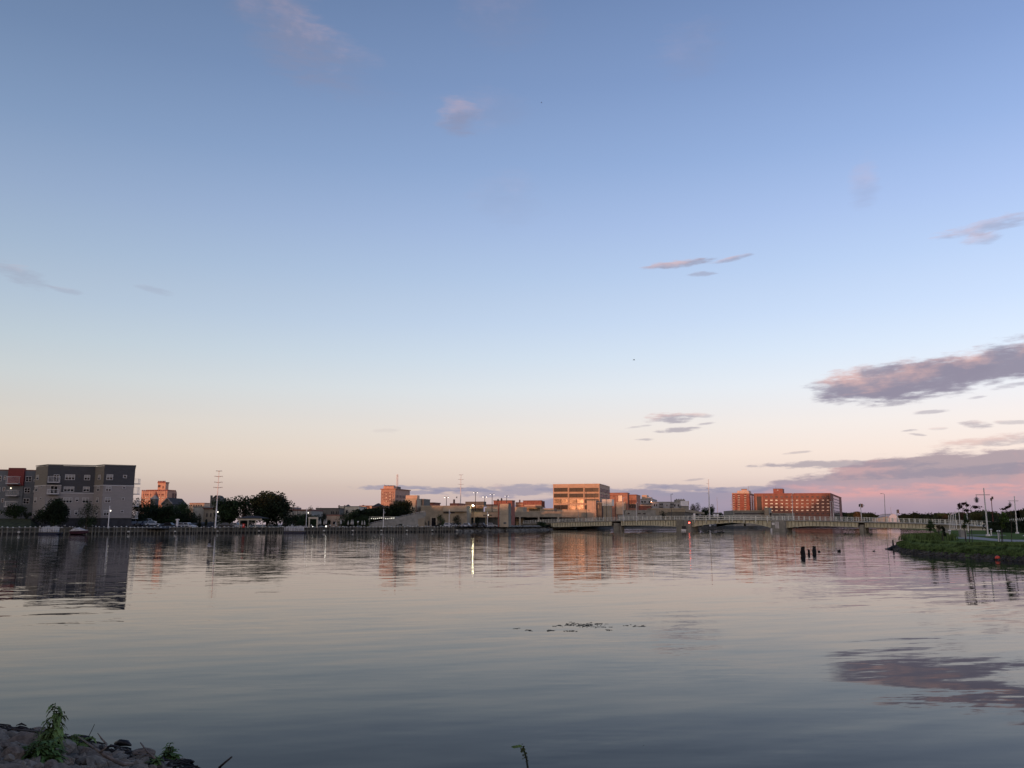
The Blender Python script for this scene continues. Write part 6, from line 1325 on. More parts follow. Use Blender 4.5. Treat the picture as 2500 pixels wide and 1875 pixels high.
mb.build('membrane', mat('white_membrane', (.42, .46, .52), .6, .04), dm)
mb = MB()
for k in range(1, 8): x, z = secs[k]; mb.bar((x, 611.9, z), (x, 630, z + .05), .25)
mb.bar((xc - 3, 611.8, 1.5), (xc - 3, 611.8, 1.5 + H_ * .7), .5); mb.build('arch_rib', steelW, dm); mb = MB(); mb.hexa([(xc - R_ - 7, 614, 1.5), (xc - R_, 614, 1.5), (xc - R_, 622, 1.5), (xc - R_ - 7, 622, 1.5), (xc - R_ - 7, 614, 1.5 + H_ * .62), (xc - R_ + 1, 614, 1.5 + H_ * .8), (xc - R_ + 1, 622, 1.5 + H_ * .8), (xc - R_ - 7, 622, 1.5 + H_ * .62)]); mb.build('porch', conc, dm)
# hedge and railing at the far right
h0, h1, h2 = at2(2412, 172, 1290), at2(2460, 166, 1290), at2(2560, 150, 1290)
hg = wood('hedge', [(h0.x, h0.y, .9, zat(1276, 172)), (h1.x, h1.y, .9, zat(1274, 166)), (h2.x, h2.y, .9, zat(1268, 150))], lf3, step=.5, n=26, leaf=.2, thick=3, rough=.3, seed=21)
fn = thing('railing', 'thin pale slanted railing along the top of the dark hedge at the right edge', 'railing', (h1.x, h1.y, 1)); 
for k in range(18):
    t = k / 17; q = at2(2456, 168, 1272).lerp(at2(2540, 152, 1272), t); z = zat(1274 - 7 * t, q.y); mb = MB(); mb.bar((q.x, q.y + 1, z - .2), (q.x + .35, q.y + 1, z + .45), .07); mb.build('baluster', railM, fn)
# ------------------------------------------------------------------ the park peninsula on the right
pk_pts = [(p.x, p.y) for p in parkN] + [(400, 900), (xat(2300, 300), 300)] + [(p.x, p.y) for p in reversed(parkB)]
def flat(name, pts, z, m, skirt=None):
    bm = bmesh.new(); vs = [bm.verts.new((p[0], p[1], z)) for p in pts]; f = bm.faces.new(vs); f.normal_update()
    if f.normal.z < 0: f.normal_flip()
    bmesh.ops.triangulate(bm, faces=bm.faces[:]); me = bpy.data.meshes.new(name); bm.to_mesh(me); bm.free(); me.materials.append(m)
    o = bpy.data.objects.new(name, me); COL.objects.link(o); o['kind'] = 'structure'; return o
# inset land top, sloping stony edge down to the water
def inset(pts, d):
    out = []
    for i in range(len(pts)):
        a, b, c = Vector(pts[i - 1][:2]), Vector(pts[i][:2]), Vector(pts[(i + 1) % len(pts)][:2]); t = ((b - a).normalized() + (c - b).normalized()).normalized(); n = Vector((-t.y, t.x)); out.append((b.x + n.x * d, b.y + n.y * d))
    return out
ins = inset(pk_pts, 1.5); flat('park_lawn', ins, .9, grassM)
mb = MB()
for i in range(len(pk_pts)): a, b, c, d = pk_pts[i - 1], pk_pts[i], ins[i], ins[i - 1]; mb.quad((a[0], a[1], -.15), (b[0], b[1], -.15), (c[0], c[1], .9), (d[0], d[1], .9))
mb.build('park_bank', grassM, kind='structure')
path_shore = [Vector((p[0], p[1])) for p in ([(parkB[1].x, parkB[1].y), (parkB[0].x, parkB[0].y)] + [(p.x, p.y) for p in parkN[:10]])]
stones_joined('park_shore_stones', path_shore, -.05, .42, 1.15, 3600, .06, .19, mat('shore_stone', (.085, .075, .062), .95, .35, 1.2), 9)
# rough grass along the bank
def grass(name, n, fn, hmin, hmax, m, seed, wid=.03):
    rg = random.Random(seed); mb = MB()
    for _ in range(n):
        x, y, z, hs = fn(rg); h = rg.uniform(hmin, hmax) * hs; a = rg.uniform(0, 6.28); c, s = math.cos(a) * wid, math.sin(a) * wid; lx, ly = rg.gauss(0, .22) * h, rg.gauss(0, .22) * h
        i = len(mb.v); mb.v += [(x - c, y - s, z), (x + c, y + s, z), (x + lx * .4 + c * .7, y + ly * .4 + s * .7, z + h * .6), (x + lx * .4 - c * .7, y + ly * .4 - s * .7, z + h * .6), (x + lx, y + ly, z + h)]; mb.f += [(i, i + 1, i + 2, i + 3), (i + 3, i + 2, i + 4)]
    return mb.build(name, m, kind='stuff')
segs = [(path_shore[i], path_shore[i + 1]) for i in range(len(path_shore) - 1)]
def along(rg, o0, o1):
    L = [(b - a).length for a, b in segs[:-1]]; d = rg.uniform(0, sum(L))
    for (a, b), l in zip(segs, L):
        if d <= l: break
        d -= l
    p = a.lerp(b, d / l); t = (b - a).normalized(); n = Vector((-t.y, t.x)); o = rg.uniform(o0, o1); return p + n * o, o
def f_edge(rg):
    p, o = along(rg, .5, 2.1); return p.x, p.y, .35 + .35 * (o - .55) if o < 1.5 else .9, 1.0 if o < 2.4 else .6
weedG = mat('bank_weeds', (.13, .19, .065), 1.0, .35, 1.5, spec=.0); grass('bank_weed', 14000, f_edge, .08, .24, weedG, 31, .035)
def f_tip(rg):
    t = rg.random(); a = at2(2186, 90, 1320); b = at2(2258, 128, 1310); s_ = rg.random() ** .8; x = a.x + (b.x - a.x) * t + rg.uniform(0, 3.2) * (1 - t * .4); y = a.y + (b.y - a.y) * t + rg.uniform(-7, 0) * (1 - t * .4); return x, y, .85, 1 - .4 * t
grass('tall_weed', 9000, f_tip, .35, .8, mat('tall_weed_green', (.12, .17, .06), 1.0, .35, .8, spec=.0), 32, .05)
def f_lawn(rg):
    u, v = rg.random(), rg.random(); y = 62 + 16 * u; x0 = xat(2300, y, 1330) + 2; x1 = xat(2520, y, 1330); return x0 + (x1 - x0) * v, y, .9, 1
grass('lawn_grass', 9000, f_lawn, .03, .06, mat('lawn_blades', (.13, .19, .065), 1.0, .35, .5, spec=.0), 33, .04)
# path
def gp(px, py): r = ray(px, py); k = (.9 - CH) / r.z; return (r.x * k, r.y * k)
flat('park_path', [gp(*p) for p in ((2318, 1314.5), (2360, 1315.5), (2400, 1318.5), (2440, 1321.5), (2520, 1324), (2520, 1318.5), (2470, 1317.5), (2430, 1315.5), (2395, 1312), (2372, 1309.8), (2345, 1310), (2322, 1312))], .904, path_m)
flat('park_path', [gp(*p) for p in ((2352, 1306.3), (2410, 1307.3), (2455, 1307.2), (2455, 1306.2), (2400, 1305.5), (2352, 1305.3))], .904, path_m)
flat('mulch_bed', [gp(*p) for p in ((2425, 1330.5), (2455, 1332), (2468, 1329), (2450, 1326.5), (2430, 1327))], .905, mat('dark_mulch', (.02, .016, .012), .95, .3, 2))
# lamps with beehive shades
def park_lamp(px0, yb, px1, yt, arm_y, ax0, ax1, hang, label, D):
    a = at(px0, yb, D); a.z = .9; b = at(px1, yt, D); t = (yb - arm_y) / (yb - yt); c = a.lerp(b, t); s = D / 2078; r = thing('park_lamp', label, 'street lamp', tuple(a))
    mb = MB(); mb.tube([a, b], [.11, .07], 9); mb.build('post', steelG, r); mb = MB(); mb.tube([a, a + Vector((0, 0, .25))], [.3, .25], 9); mb.build('base', steelG, r)
    l, rr_ = at(ax0, arm_y, D), at(ax1, arm_y, D); mb = MB(); mb.tube([l, rr_], .045, 6); arm = mb.build('crossbar', steelW, r)
    h = at(hang, arm_y, D); mb = MB(); mb.tube([h, h - Vector((0, 0, .32))], .03, 5); mb.build('hanger', steelW, arm)
    for k, (zz, r0, r1) in enumerate(((.30, .10, .24), (.48, .20, .40), (.66, .22, .42), (.84, .18, .32), (.98, .10, .22))):
        mb = MB(); mb.tube([h - Vector((0, 0, zz)), h - Vector((0, 0, zz + .09))], [r0, r1], 12, cap=True); mb.build('louvre_ring', mat('dull_metal_shade', (.09, .09, .10), .5, .1), arm)
    mb = MB(); mb.ball(h - Vector((0, 0, .74)), .17, 8, 6, 2.0); mb.build('lens', mat('frosted_lens', (.3, .3, .32), .4), arm); return r
park_lamp(2412, 1306.5, 2401.5, 1191, 1208, 2382, 2416.5, 2383.2, 'large park lamp with crossbar and hanging louvred shade, the nearer one', 118)
park_lamp(2483.5, 1302, 2476.2, 1211, 1222.8, 2461.5, 2486.5, 2465, 'smaller park lamp with crossbar and shade, at the right edge', 150)
# row of white poles
pl = [(2364.5, 1301, 2358, 1222, 158, .085), (2345.3, 1294.5, 2339, 1232, 212, .09), (2335.3, 1293.5, 2331.4, 1247, 228, .09), (2329, 1280, 2327.6, 1253, 238, .085), (2326.8, 1293, 2323.6, 1254, 240, .085), (2322.2, 1293, 2319.8, 1257, 246, .085), (2318.8, 1293, 2315.6, 1258, 250, .085)]
ordn = ['nearest and tallest white pole of the receding row, with a box on it', 'second tallest white pole of the receding row', 'third white pole of the receding row', 'short pale pole standing behind the bridge rail in the row', 'fourth full-length white pole of the row', 'sixth pole, second from the far end of the row', 'farthest white pole of the row']
for i, (a0, b0, a1, b1_, D_, r_) in enumerate(pl):
    a = at(a0, b0, D_); a.z = .9; b = at(a1, b1_, D_); r = thing('white_pole', ordn[i], 'pole', tuple(a), 'white poles in a receding row in the park'); mb = MB(); mb.tube([a, b], [r_, r_ * .75], 8); mb.build('shaft', white, r); mb = MB(); mb.tube([a, a + Vector((0, 0, .35))], [r_ * 2.4, r_ * 1.8], 8); mb.build('base', conc, r)
    if i == 0: mb = MB(); q = at(2362.5, 1274, D_ - .3); mb.box(q.x - .15, q.y, q.z - .2, q.x + .15, q.y + .2, q.z + .3); mb.build('junction_box', white, r)
def bollard(px, yt, D, label):
    x = xat(px, D, yt); r = thing('bollard_light', label, 'bollard light', (x, D, .9)); z1 = zat(yt, D); mb = MB(); mb.tube([(x, D, .9), (x, D, z1 - .28)], .085, 8); mb.build('post', steelG, r)
    mb = MB(); mb.tube([(x, D, z1 - .28), (x, D, z1 - .12)], .10, 8); mb.build('lens', mat('frosted_lens', None), r); mb = MB(); mb.tube([(x, D, z1 - .12), (x, D, z1 - .04), (x, D, z1)], [.17, .16, .05], 10); mb.build('cap', white, r)
bollard(2437, 1294.5, 80, 'white-capped bollard light left of the stakes of the green sapling'); bollard(2419, 1291, 122, 'bollard light on the lawn right of the larger park lamp'); bollard(2318, 1293.5, 96, 'bollard light at the left end of the park path'); bollard(2500, 1307, 118, 'bollard light cut by the right edge of the frame')
for px, yb, D_, lb in ((2347, 1311, 105, 'pale boulder-like utility box on the grass left of the path'), (2309, 1296, 150, 'pale low sign panel near the left bollard')):
    x = xat(px, D_); mb = MB(); mb.prism([(x - .35, D_ - .3), (x + .35, D_ - .3), (x + .3, D_ + .3), (x - .3, D_ + .3)], .9, 1.75); tag(mb.build('utility_box', conc, origin=(x, D_, .9)), lb, 'utility box')
# low wall at the end of the approach
q0, q1 = at2(2296, 232, 1290), at2(2412, 232, 1290); mb = MB(); mb.box(q0.x, 232, .9, q1.x, 232.4, 1.35); o = mb.build('kerb_wall', cream, origin=(q0.x, 232, .9)); tag(o, 'long low cream kerb wall behind the row of white poles', 'wall')
# saplings with stakes
def sapling(px, ybase, D, ytop, label, clusters, m, stakes, trunkm=bark, leafs=.075):
    rg = random.Random(int(px)); x = xat(px, D, ybase); r = thing('sapling', label, 'tree', (x, D, .9)); zt_ = zat(ytop, D)
    mb = MB(); xt = xat(px - 2, D, ytop + 15); top = Vector((xt, D, zt_ - (zt_ - .9) * .25)); mb.tube([(x, D, .85), ((x + xt) / 2, D, .9 + (zt_ - .9) * .4), top], [.035, .028, .018], 6)
    cs_l = []
    for (cx, cy, rx_, ry_) in clusters: c = at(cx, cy, D + rg.uniform(-.4, .4)); cs_l.append((c, rx_ * D / 2078, ry_ * D / 2078)); mb.tube([top - Vector((0, 0, rg.uniform(.1, .8))), (top + c) / 2 + Vector((0, 0, .1)), c], [.014, .01, .005], 5)
    mb.build('trunk', trunkm, r)
    for c, rx_, rz_ in cs_l:
        mb = MB()
        for _ in range(int(60 + 500 * rx_ * rz_ * 4)): q = Vector((rg.gauss(0, .5), rg.gauss(0, .5), rg.gauss(0, .5))); mb.leaf(Vector((c.x + q.x * rx_, c.y + q.y * rx_, c.z + q.z * rz_)), leafs, rg)
        o_ = mb.build('leaf_cluster', m, r); o_['kind'] = 'stuff'
    for sx, sy in stakes: mb = MB(); xs_ = xat(sx, D - .2, ybase); mb.tube([(xs_, D - .2, .7), (xs_, D - .2, zat(sy, D))], .03, 6); s_ = mb.build('stake', ironD, r)
    return r
sapling(2367, 1325, 75, 1226, 'sparse dark-leaved sapling between two black stakes, its leaf tufts against the pink sky', [(2344, 1238, 6, 5), (2353, 1229.5, 7, 3), (2362, 1234, 4, 3), (2382, 1238, 9, 4), (2359, 1246, 7, 3), (2341, 1232, 3, 3)], lf4, [(2359, 1297), (2374.5, 1292)])
sapling(2356, 1312, 84, 1255, 'leafy green sapling under the tufts of the dark-leaved one', [(2356, 1262, 5, 6), (2359, 1272, 6, 8), (2354, 1284, 5, 6)], lf2, [(2358, 1300)])
sapling(2446, 1327, 74, 1246, 'bright green sapling with dark stakes near the white-capped bollard', [(2449, 1253, 5, 4), (2452, 1262, 7, 8), (2447, 1271, 6, 6), (2456, 1270, 5, 5), (2448, 1284, 4, 6)], lf5, [(2441, 1293), (2449, 1290)])
sapling(2470, 1322, 80, 1235, 'thin sapling with a few reddish leaf tufts under the smaller park lamp', [(2450, 1243, 5, 2.2), (2457, 1239.5, 4, 2.5), (2462, 1237, 4, 2)], lf4, [])
sapling(2273, 1318, 88, 1272, 'green sapling by itself on the left end of the peninsula', [(2272, 1276, 6, 5), (2268, 1284, 8, 5), (2276, 1285, 6, 6), (2271, 1292, 4, 5)], lf2, [(2273, 1303)])
sapling(2293, 1316, 90, 1280, 'left of two thin brown saplings at the waterside bend', [(2291, 1286, 4, 3), (2295, 1290, 3, 4)], lf6, [(2294, 1297)])
sapling(2303, 1320, 84, 1278, 'right of two thin brown saplings at the waterside bend', [(2300, 1288, 3, 4), (2304, 1294, 3, 6), (2306, 1304, 4, 5)], lf3, [(2301, 1300)])
x = xat(2421.5, 190, 1240); r = thing('traffic_signal', 'dark pole with two small signal heads right of the larger park lamp', 'traffic signal', (xat(2424, 190), 190, .9)); mb = MB(); mb.tube([(xat(2424, 190, 1275), 190, .9), (xat(2420.5, 190, 1222), 190, zat(1222, 190))], [.12, .08], 6); mb.build('pole', mat('rusty_pole', (.10, .03, .025)), r)
for px, y in ((2420, 1219), (2423, 1215.5)): q = at(px, y, 190); mb = MB(); mb.box(q.x - .15, q.y - .15, q.z - .3, q.x + .12, q.y + .15, q.z + .3); mb.build('signal_head', ironD, r)
# a leaning dark log and debris at the tip
mb = MB(); a, b = at(2181.5, 1336, 88), at(2179.5, 1318, 88); mb.tube([Vector((a.x, a.y, 0)), b], [.12, .07], 6); tag(mb.build('leaning_post', ironD, origin=(a.x, a.y, 0)), 'leaning dark post at the tip of the peninsula', 'post')
mb = MB(); c = wat(2172, 1341)
for k in range(7): rg = random.Random(k); mb.tube([(c.x + rg.uniform(-.5, .4), c.y + rg.uniform(-.3, .3), .02), (c.x + rg.uniform(-.2, .8), c.y, rg.uniform(.05, .3)), (c.x + rg.uniform(.0, .9), c.y, .12)], [.05, .09, .04], 5)
tag(mb.build('driftwood_heap', ironD, origin=(c.x, c.y, 0)), 'small black heap of driftwood in the water at the peninsula tip', 'driftwood')
c = wat(2436, 1367); c.z = .12; mb = MB(); mb.ball((c.x, c.y, .14), .17, 12, 8, .95); tag(mb.build('float_buoy', mat('red_buoy', (.9, .10, .05), .4, .02), origin=tuple(c), smooth=True), 'small red ball buoy floating beside the park bank', 'buoy')
# stumps in the river
stm_ = mat('rotten_wood', (.012, .010, .009), .8, .4, 4)
def stump(px, yb, D, h, rad, label, seed, twin=False):
    rg = random.Random(seed); x = xat(px, D, yb); mb = MB(); n = 9; k = 5; i = 0; rings = []
    for a in range(k):
        z = -.3 + (h + .3) * a / (k - 1); rings.append([(x + (rad * (1.1 - .25 * a / k) * rg.uniform(.75, 1.2)) * math.cos(6.283 * b / n), D + rad * rg.uniform(.8, 1.1) * math.sin(6.283 * b / n), z + (rg.uniform(-.25, .12) * h if a == k - 1 else 0)) for b in range(n)])
    for rr2 in rings: mb.v += rr2
    for a in range(k - 1):
        for b in range(n): mb.f.append((a * n + b, a * n + (b + 1) % n, (a + 1) * n + (b + 1) % n, (a + 1) * n + b))
    mb.f.append(tuple((k - 1) * n + b for b in range(n)))
    if twin: mb.tube([(x - rad * .5, D - .1, -.2), (x - rad * 1.2, D - .1, h * .45), (x - rad * .9, D - .1, h * .6)], [rad * .6, rad * .5, rad * .3], 7)
    tag(mb.build('mooring_stump', stm_, origin=(x, D, 0)), label, 'stump')
stump(1961, 1356, 68, .74, .16, 'largest blackened stump in the river, with a broken shoulder', 1, True); stump(1975, 1352, 71, .46, .09, 'thin leaning blackened stump between the two big ones'.replace('leaning ', ''), 2); stump(1988.5, 1348, 74, .60, .15, 'second big stump, cross-shaped with a shoulder to each side', 3, True)
stump(1999.5, 1344, 78, .14, .11, 'low stump stub just right of the cross-shaped stump', 4); stump(2046, 1345, 79, .16, .08, 'left one of two tiny stumps below the hotel reflection', 5); stump(2050.5, 1345.5, 79, .2, .10, 'right one of two tiny stumps below the hotel reflection', 6)
# ------------------------------------------------------------------ birds
gb_ = mat('gull_grey', (.28, .28, .31), .8, .1, 6); gw = mat('gull_white', (.5, .48, .48), .8, .05, 6); gk = mat('gull_black', (.03, .03, .03), .8)
def bird(loc, s, rz, label, wing=(.55, .50), pitch=0.0, mb_=gb_, name='gull', body_m=None):
    r = thing(name, label, 'bird', (0, 0, 0)); r.location = loc; r.rotation_euler = (0, pitch, rz); r.scale = (s, s, s)
    mb = MB(); mb.tube([(-.30, 0, .02), (-.22, 0, .02), (-.05, 0, -.01), (.10, 0, .0), (.19, 0, .03), (.25, 0, .035), (.30, 0, .02)], [.01, .035, .065, .062, .042, .036, .008], 9); mb.build('body', body_m or gw, r, smooth=True)
    mb = MB(); mb.hexa([(-.42, -.07, .01), (-.42, .07, .01), (-.24, .03, .01), (-.24, -.03, .01), (-.42, -.07, .02), (-.42, .07, .02), (-.24, .03, .035), (-.24, -.03, .035)]); mb.build('tail', mb_, r)
    mb = MB(); mb.tube([(.29, 0, .022), (.35, 0, .012)], [.012, .003], 5); mb.build('beak', gk, r)
    for sgn in (-1, 1):
        u1, u2 = wing; y1, z1 = sgn * .20 * math.cos(u1 * 2.2), .05 + .24 * math.sin(u1 * 1.6); y2, z2 = y1 + sgn * .34 * math.cos(u2 * 2.6), z1 + .34 * math.sin(u2 * 2.2)
        mb = MB(); mb.hexa([(-.09, sgn * .04, .03), (.09, sgn * .04, .03), (.13, y1, z1), (-.08, y1, z1), (-.09, sgn * .04, .045), (.09, sgn * .04, .05), (.13, y1, z1 + .015), (-.08, y1, z1 + .015)]); w_ = mb.build('wing', mb_, r)
        mb = MB(); mb.hexa([(-.08, y1, z1), (.13, y1, z1), (-.08, y2, z2), (-.12, y2, z2), (-.08, y1, z1 + .012), (.13, y1, z1 + .012), (-.08, y2, z2 + .008), (-.12, y2, z2 + .008)]); mb.build('wing_tip', gk if body_m is None else mb_, w_)
    return r
bird(at(511, 1334, 71), 1.0, math.pi - .4, 'grey and white gull with raised wings flying low over the river at left', wing=(.62, .60))
bird(at(1322, 251, 90), .28, .3, 'tiny dark bird high in the open sky above centre', wing=(.3, .1), name='bird', mb_=gk, body_m=gk); bird(at(1548, 879, 95), .42, .2, 'small dark bird in the pale sky above the two small clouds', wing=(.45, -.1), name='bird', mb_=gk, body_m=gk)
q = at(1115, 1215.5, 230); bird(q, 1.0, 2.6, 'small dark bird flying just left of the thin pylon', wing=(.6, .2), name='bird', mb_=gk, body_m=gk)
q = wat(2133.5, 1346); mb = MB(); mb.tube([(q.x - .13, q.y, .04), (q.x - .05, q.y, .03), (q.x + .06, q.y, .03), (q.x + .1, q.y, .05)], [.01, .045, .04, .02], 8); mb.tube([(q.x + .07, q.y, .05), (q.x + .08, q.y, .13)], [.018, .014], 6); mb.ball((q.x + .09, q.y, .145), .026, 7, 5); tag(mb.build('duck', gk, origin=(q.x, q.y, 0), smooth=True), 'lone dark duck swimming left of the peninsula tip', 'duck')
# floating weed
rg = random.Random(77); mb = MB()
spots = [(1366, 1528, 16, 3, 22), (1392, 1525, 10, 3, 26), (1423, 1527, 28, 5, 90), (1462, 1523, 26, 3, 30), (1460, 1531, 22, 3, 24), (1292, 1539, 13, 2, 16), (1342, 1540, 14, 2, 22), (1392, 1541, 24, 2, 26), (1485, 1539, 10, 2, 12), (1530, 1527, 10, 2, 10), (1560, 1529, 18, 2, 22), (1262, 1534, 12, 2, 8)]
for cx, cy, sx, sy, n in spots:
    for _ in range(int(n * .6)):
        p = wat(cx + rg.gauss(0, sx * .5), cy + rg.gauss(0, sy * .5)); a = rg.uniform(-.7, .7) + (3.14 if rg.random() < .5 else 0); l = rg.uniform(.012, .05) * min(1.0, (p.y - 6) / 14); w_ = rg.uniform(.002, .006); c, s = math.cos(a), math.sin(a); z = .003 + rg.uniform(0, .004)
        mb.hexa([(p.x - c * l + s * w_, p.y - s * l - c * w_, .001), (p.x + c * l + s * w_, p.y + s * l - c * w_, .001), (p.x + c * l - s * w_, p.y + s * l + c * w_, .001), (p.x - c * l - s * w_, p.y - s * l + c * w_, .001)] + [(p.x - c * l, p.y - s * l, z), (p.x + c * l + s * w_, p.y + s * l, z + .003), (p.x + c * l, p.y + s * l + c * w_, z), (p.x - c * l, p.y - s * l + c * w_, z)])
mb.build('floating_weed', mat('dark_water_weed', (.06, .065, .05), .7, .3, 8), kind='stuff')
# ------------------------------------------------------------------ near bank with stones
nbp = [(-420, 110), (-220, 84), (-100, 50), (-40, 24), (-14, 13.0), (-6.9, 11.1), (-5.2, 10.45), (-4.3, 9.85), (-3.3, 9.25), (-2.5, 8.4), (-1.0, 7.3), (6, 5.6), (20, 4.0), (45, 2), (110, -10), (600, -120)]
def bank_h(x, y):
    """height of the near bank: rises away from its shore line"""
    best = 1e9; sgn = -1
    for a, b in zip(nbp, nbp[1:]):
        a, b = Vector(a), Vector(b); p = Vector((x, y)); t = max(0, min(1, (p - a).dot(b - a) / (b - a).length_squared)); q = a.lerp(b, t); d = (p - q).length
        if d < best: best = d; sgn = 1 if ((b - a).x * (p - a).y - (b - a).y * (p - a).x) < 0 else -1
    d = best * sgn; return max(-.4, min(.9, d * .27 - .02)), d
nx, ny = 90, 60; vs = []; fs = []
for j in range(ny + 1):
    for i in range(nx + 1):
        x = -16 + 26 * i / nx; y = -3 + 19 * j / ny; h, d = bank_h(x, y); vs.append((x, y, h + (.04 * mn.noise(Vector((x * 2, y * 2, 0))) if d > -.5 else 0)))
for j in range(ny):
    for i in range(nx): a = j * (nx + 1) + i; fs.append((a, a + 1, a + nx + 2, a + nx + 1))
me = bpy.data.meshes.new('near_bank'); me.from_pydata(vs, [], fs); me.materials.append(mat('bank_mud', (.045, .038, .030), .95, .35, 4, detail=8)); nbk = bpy.data.objects.new('near_bank', me); COL.objects.link(nbk); nbk['kind'] = 'structure'; WL[nbk] = Vector((0, 0, 0))
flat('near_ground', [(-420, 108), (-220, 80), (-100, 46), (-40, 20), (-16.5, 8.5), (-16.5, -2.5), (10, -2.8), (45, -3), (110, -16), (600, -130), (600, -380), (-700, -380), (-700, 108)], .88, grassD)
rg = random.Random(12); meshes = [stone_mesh('stone', 100 + i, 3, 8, .09) for i in range(14)]
for i, m_ in enumerate(meshes): m_.materials.append((stoneM, stoneM, stoneB, stoneM, stoneB, stoneD, stoneM)[i % 7])
dark = [m_ for i, m_ in enumerate(meshes) if i % 7 == 5]; light = [m_ for i, m_ in enumerate(meshes) if i % 7 != 5]
placed = []
def put_stone(x, y, s, me_, lift=.25, flatn=.62):
    o = bpy.data.objects.new('stone', me_); COL.objects.link(o); o.parent = nbk; h, d = bank_h(x, y)
    o.location = (x, y, h + s * lift * flatn); o.rotation_euler = (rg.uniform(-.35, .35), rg.uniform(-.35, .35), rg.uniform(0, 6.28)); o.scale = (s * rg.uniform(.9, 1.25), s * rg.uniform(.75, 1.0), s * flatn * rg.uniform(.8, 1.15)); return o
for _ in range(6000):
    x = rg.uniform(-9.5, -2.0); y = rg.uniform(6.2, 13.5); h, d = bank_h(x, y)
    if d < .06 or d > 4.6 or len(placed) > 295: continue
    if x < -.78 * y - .6: continue
    s = rg.choice((.08, .10, .13, .16, .20, .25)) * (1.0 if d > .4 else .75)
    if any((x - a) ** 2 + (y - b) ** 2 < (.84 * (s + c)) ** 2 for a, b, c in placed): continue
    isd = d < .30 and rg.random() < .7; s = min(s, .12) if isd else s; placed.append((x, y, s)); put_stone(x, y, s, rg.choice(dark) if isd else rg.choice(light))
stones_joined('bank_gravel', [Vector((-9.4, 12.0)), Vector((-6.9, 10.9)), Vector((-4.3, 9.75)), Vector((-3.3, 9.1)), Vector((-2.5, 8.3))][::-1], -.02, .85, 3.3, 2600, .03, .09, stoneM, 15)
# dark soggy leaves and flotsam at the water's edge
rg = random.Random(5); mb = MB()
for _ in range(420):
    t = rg.random(); a = Vector((-7.0, 11.15)).lerp(Vector((-2.6, 8.5)), t); x = a.x + rg.gauss(0, .10); y = a.y + rg.gauss(.0, .09); h, d = bank_h(x, y); z = max(0.005, h) + rg.uniform(.0, .07); l = rg.uniform(.04, .14); an = rg.uniform(0, 3.14)
    mb.tube([(x - math.cos(an) * l, y - math.sin(an) * l, z), (x, y, z + rg.uniform(0, .04)), (x + math.cos(an) * l, y + math.sin(an) * l, z)], [.006, .013, .004], 4)
mb.build('shore_flotsam', mat('soggy_debris', (.014, .010, .009), .7, .3, 8), kind='stuff')
for (pxy, sz, lb) in (((300, 1822, .09), .11, 'black wet slab of driftwood lying at the water edge above the forked branch'), ((205, 1807, .05), .11, 'dark curved chunk of driftwood left of the black slab'), ((358, 1839, .04), .05, 'small dark lump by the thin straw, right of the black slab'), ((458, 1862, .03), .08, 'flat black lump in the water beside the lower leafy plant')):
    p = wat(pxy[0], pxy[1]); rgx = random.Random(int(pxy[0])); mb = MB(); mb.tube([(p.x - sz, p.y + .05, .02), (p.x - sz * .3, p.y, pxy[2] * .45), (p.x + sz * .4, p.y, pxy[2] * .4), (p.x + sz, p.y - .04, .02)], [.02, sz * .36, sz * .30, .01], 7); tag(mb.build('driftwood', mat('wet_black_wood', (.010, .009, .010), .5, .3, 8), origin=(p.x, p.y, 0), smooth=True), lb, 'driftwood')
def onbank(px, py, lift=.0):
    """point of the bank surface seen at this place of the picture"""
    r = ray(px, py).normalized(); t = 6.0
    while t < 16:
        p = Vector((0, 0, CH)) + r * t
        if p.z <= max(0, bank_h(p.x, p.y)[0]) + lift: break
        t += .02
    return p
def branch(name, pts, rad, m, label, cat, n=7):
    P_ = [onbank(a, b, l) for a, b, l in pts]; mb = MB(); mb.tube(P_, rad, n); o = mb.build(name, m, origin=tuple(P_[0]), smooth=True); tag(o, label, cat); return P_
dry = mat('bleached_wood', (.17, .135, .11), .85, .25, 8, stretch=(1, 1, 1)); P_ = [onbank(*a) for a in ((192, 1799, .18), (225, 1822, .20), (255, 1844, .2), (282, 1858, .16), (302, 1866, .14), (325, 1864, .14))]
bth = thing('dead_branch', 'long bleached dead branch with a forked side twig, lying over the stones', 'branch', tuple(P_[0])); mb = MB(); mb.tube(P_, [.006, .010, .014, .019, .020, .008], 8); mb.build('stem', dry, bth, smooth=True)
Q_ = [onbank(*a) for a in ((244, 1837, .21), (257, 1826, .26), (260, 1816, .26), (250, 1806, .26), (246, 1804, .27))]; mb = MB(); mb.tube(Q_, [.011, .010, .009, .008, .004], 7); mb.tube([Q_[3], Q_[3] + Vector((-.05, 0, .06))], [.008, .003], 5); mb.build('side_twig', dry, bth, smooth=True)
branch('straw', [(343, 1813, .22), (358, 1833, .16), (378, 1851, .12)], [.006, .010, .012], dry, 'thin pale straw leaning up out of the stones near the lower leafy plant', 'straw')
branch('twig', [(325, 1840, .10), (352, 1842, .10), (372, 1847, .10)], [.008, .009, .004], dry, 'thin pale twig lying flat along the water edge', 'twig')
branch('twig', [(30, 1780, .16), (70, 1784, .14), (112, 1786, .12)], [.010, .012, .006], mat('dark_twig', (.05, .04, .035)), 'dark twig along the water line left of the tall leafy weed', 'twig')
branch('stick', [(535, 1874, .0), (549, 1862, .06), (566, 1848, .13)], [.013, .011, .009], mat('dark_twig', None), 'short dark stick poking out of the water at the bottom, right of the stones', 'stick')
branch('reed', [(217, 1797, .12), (224, 1783, .30), (231, 1768, .50)], [.004, .003, .002], mat('dark_twig', None), 'hair-thin dark reed behind the tall leafy weed', 'reed')
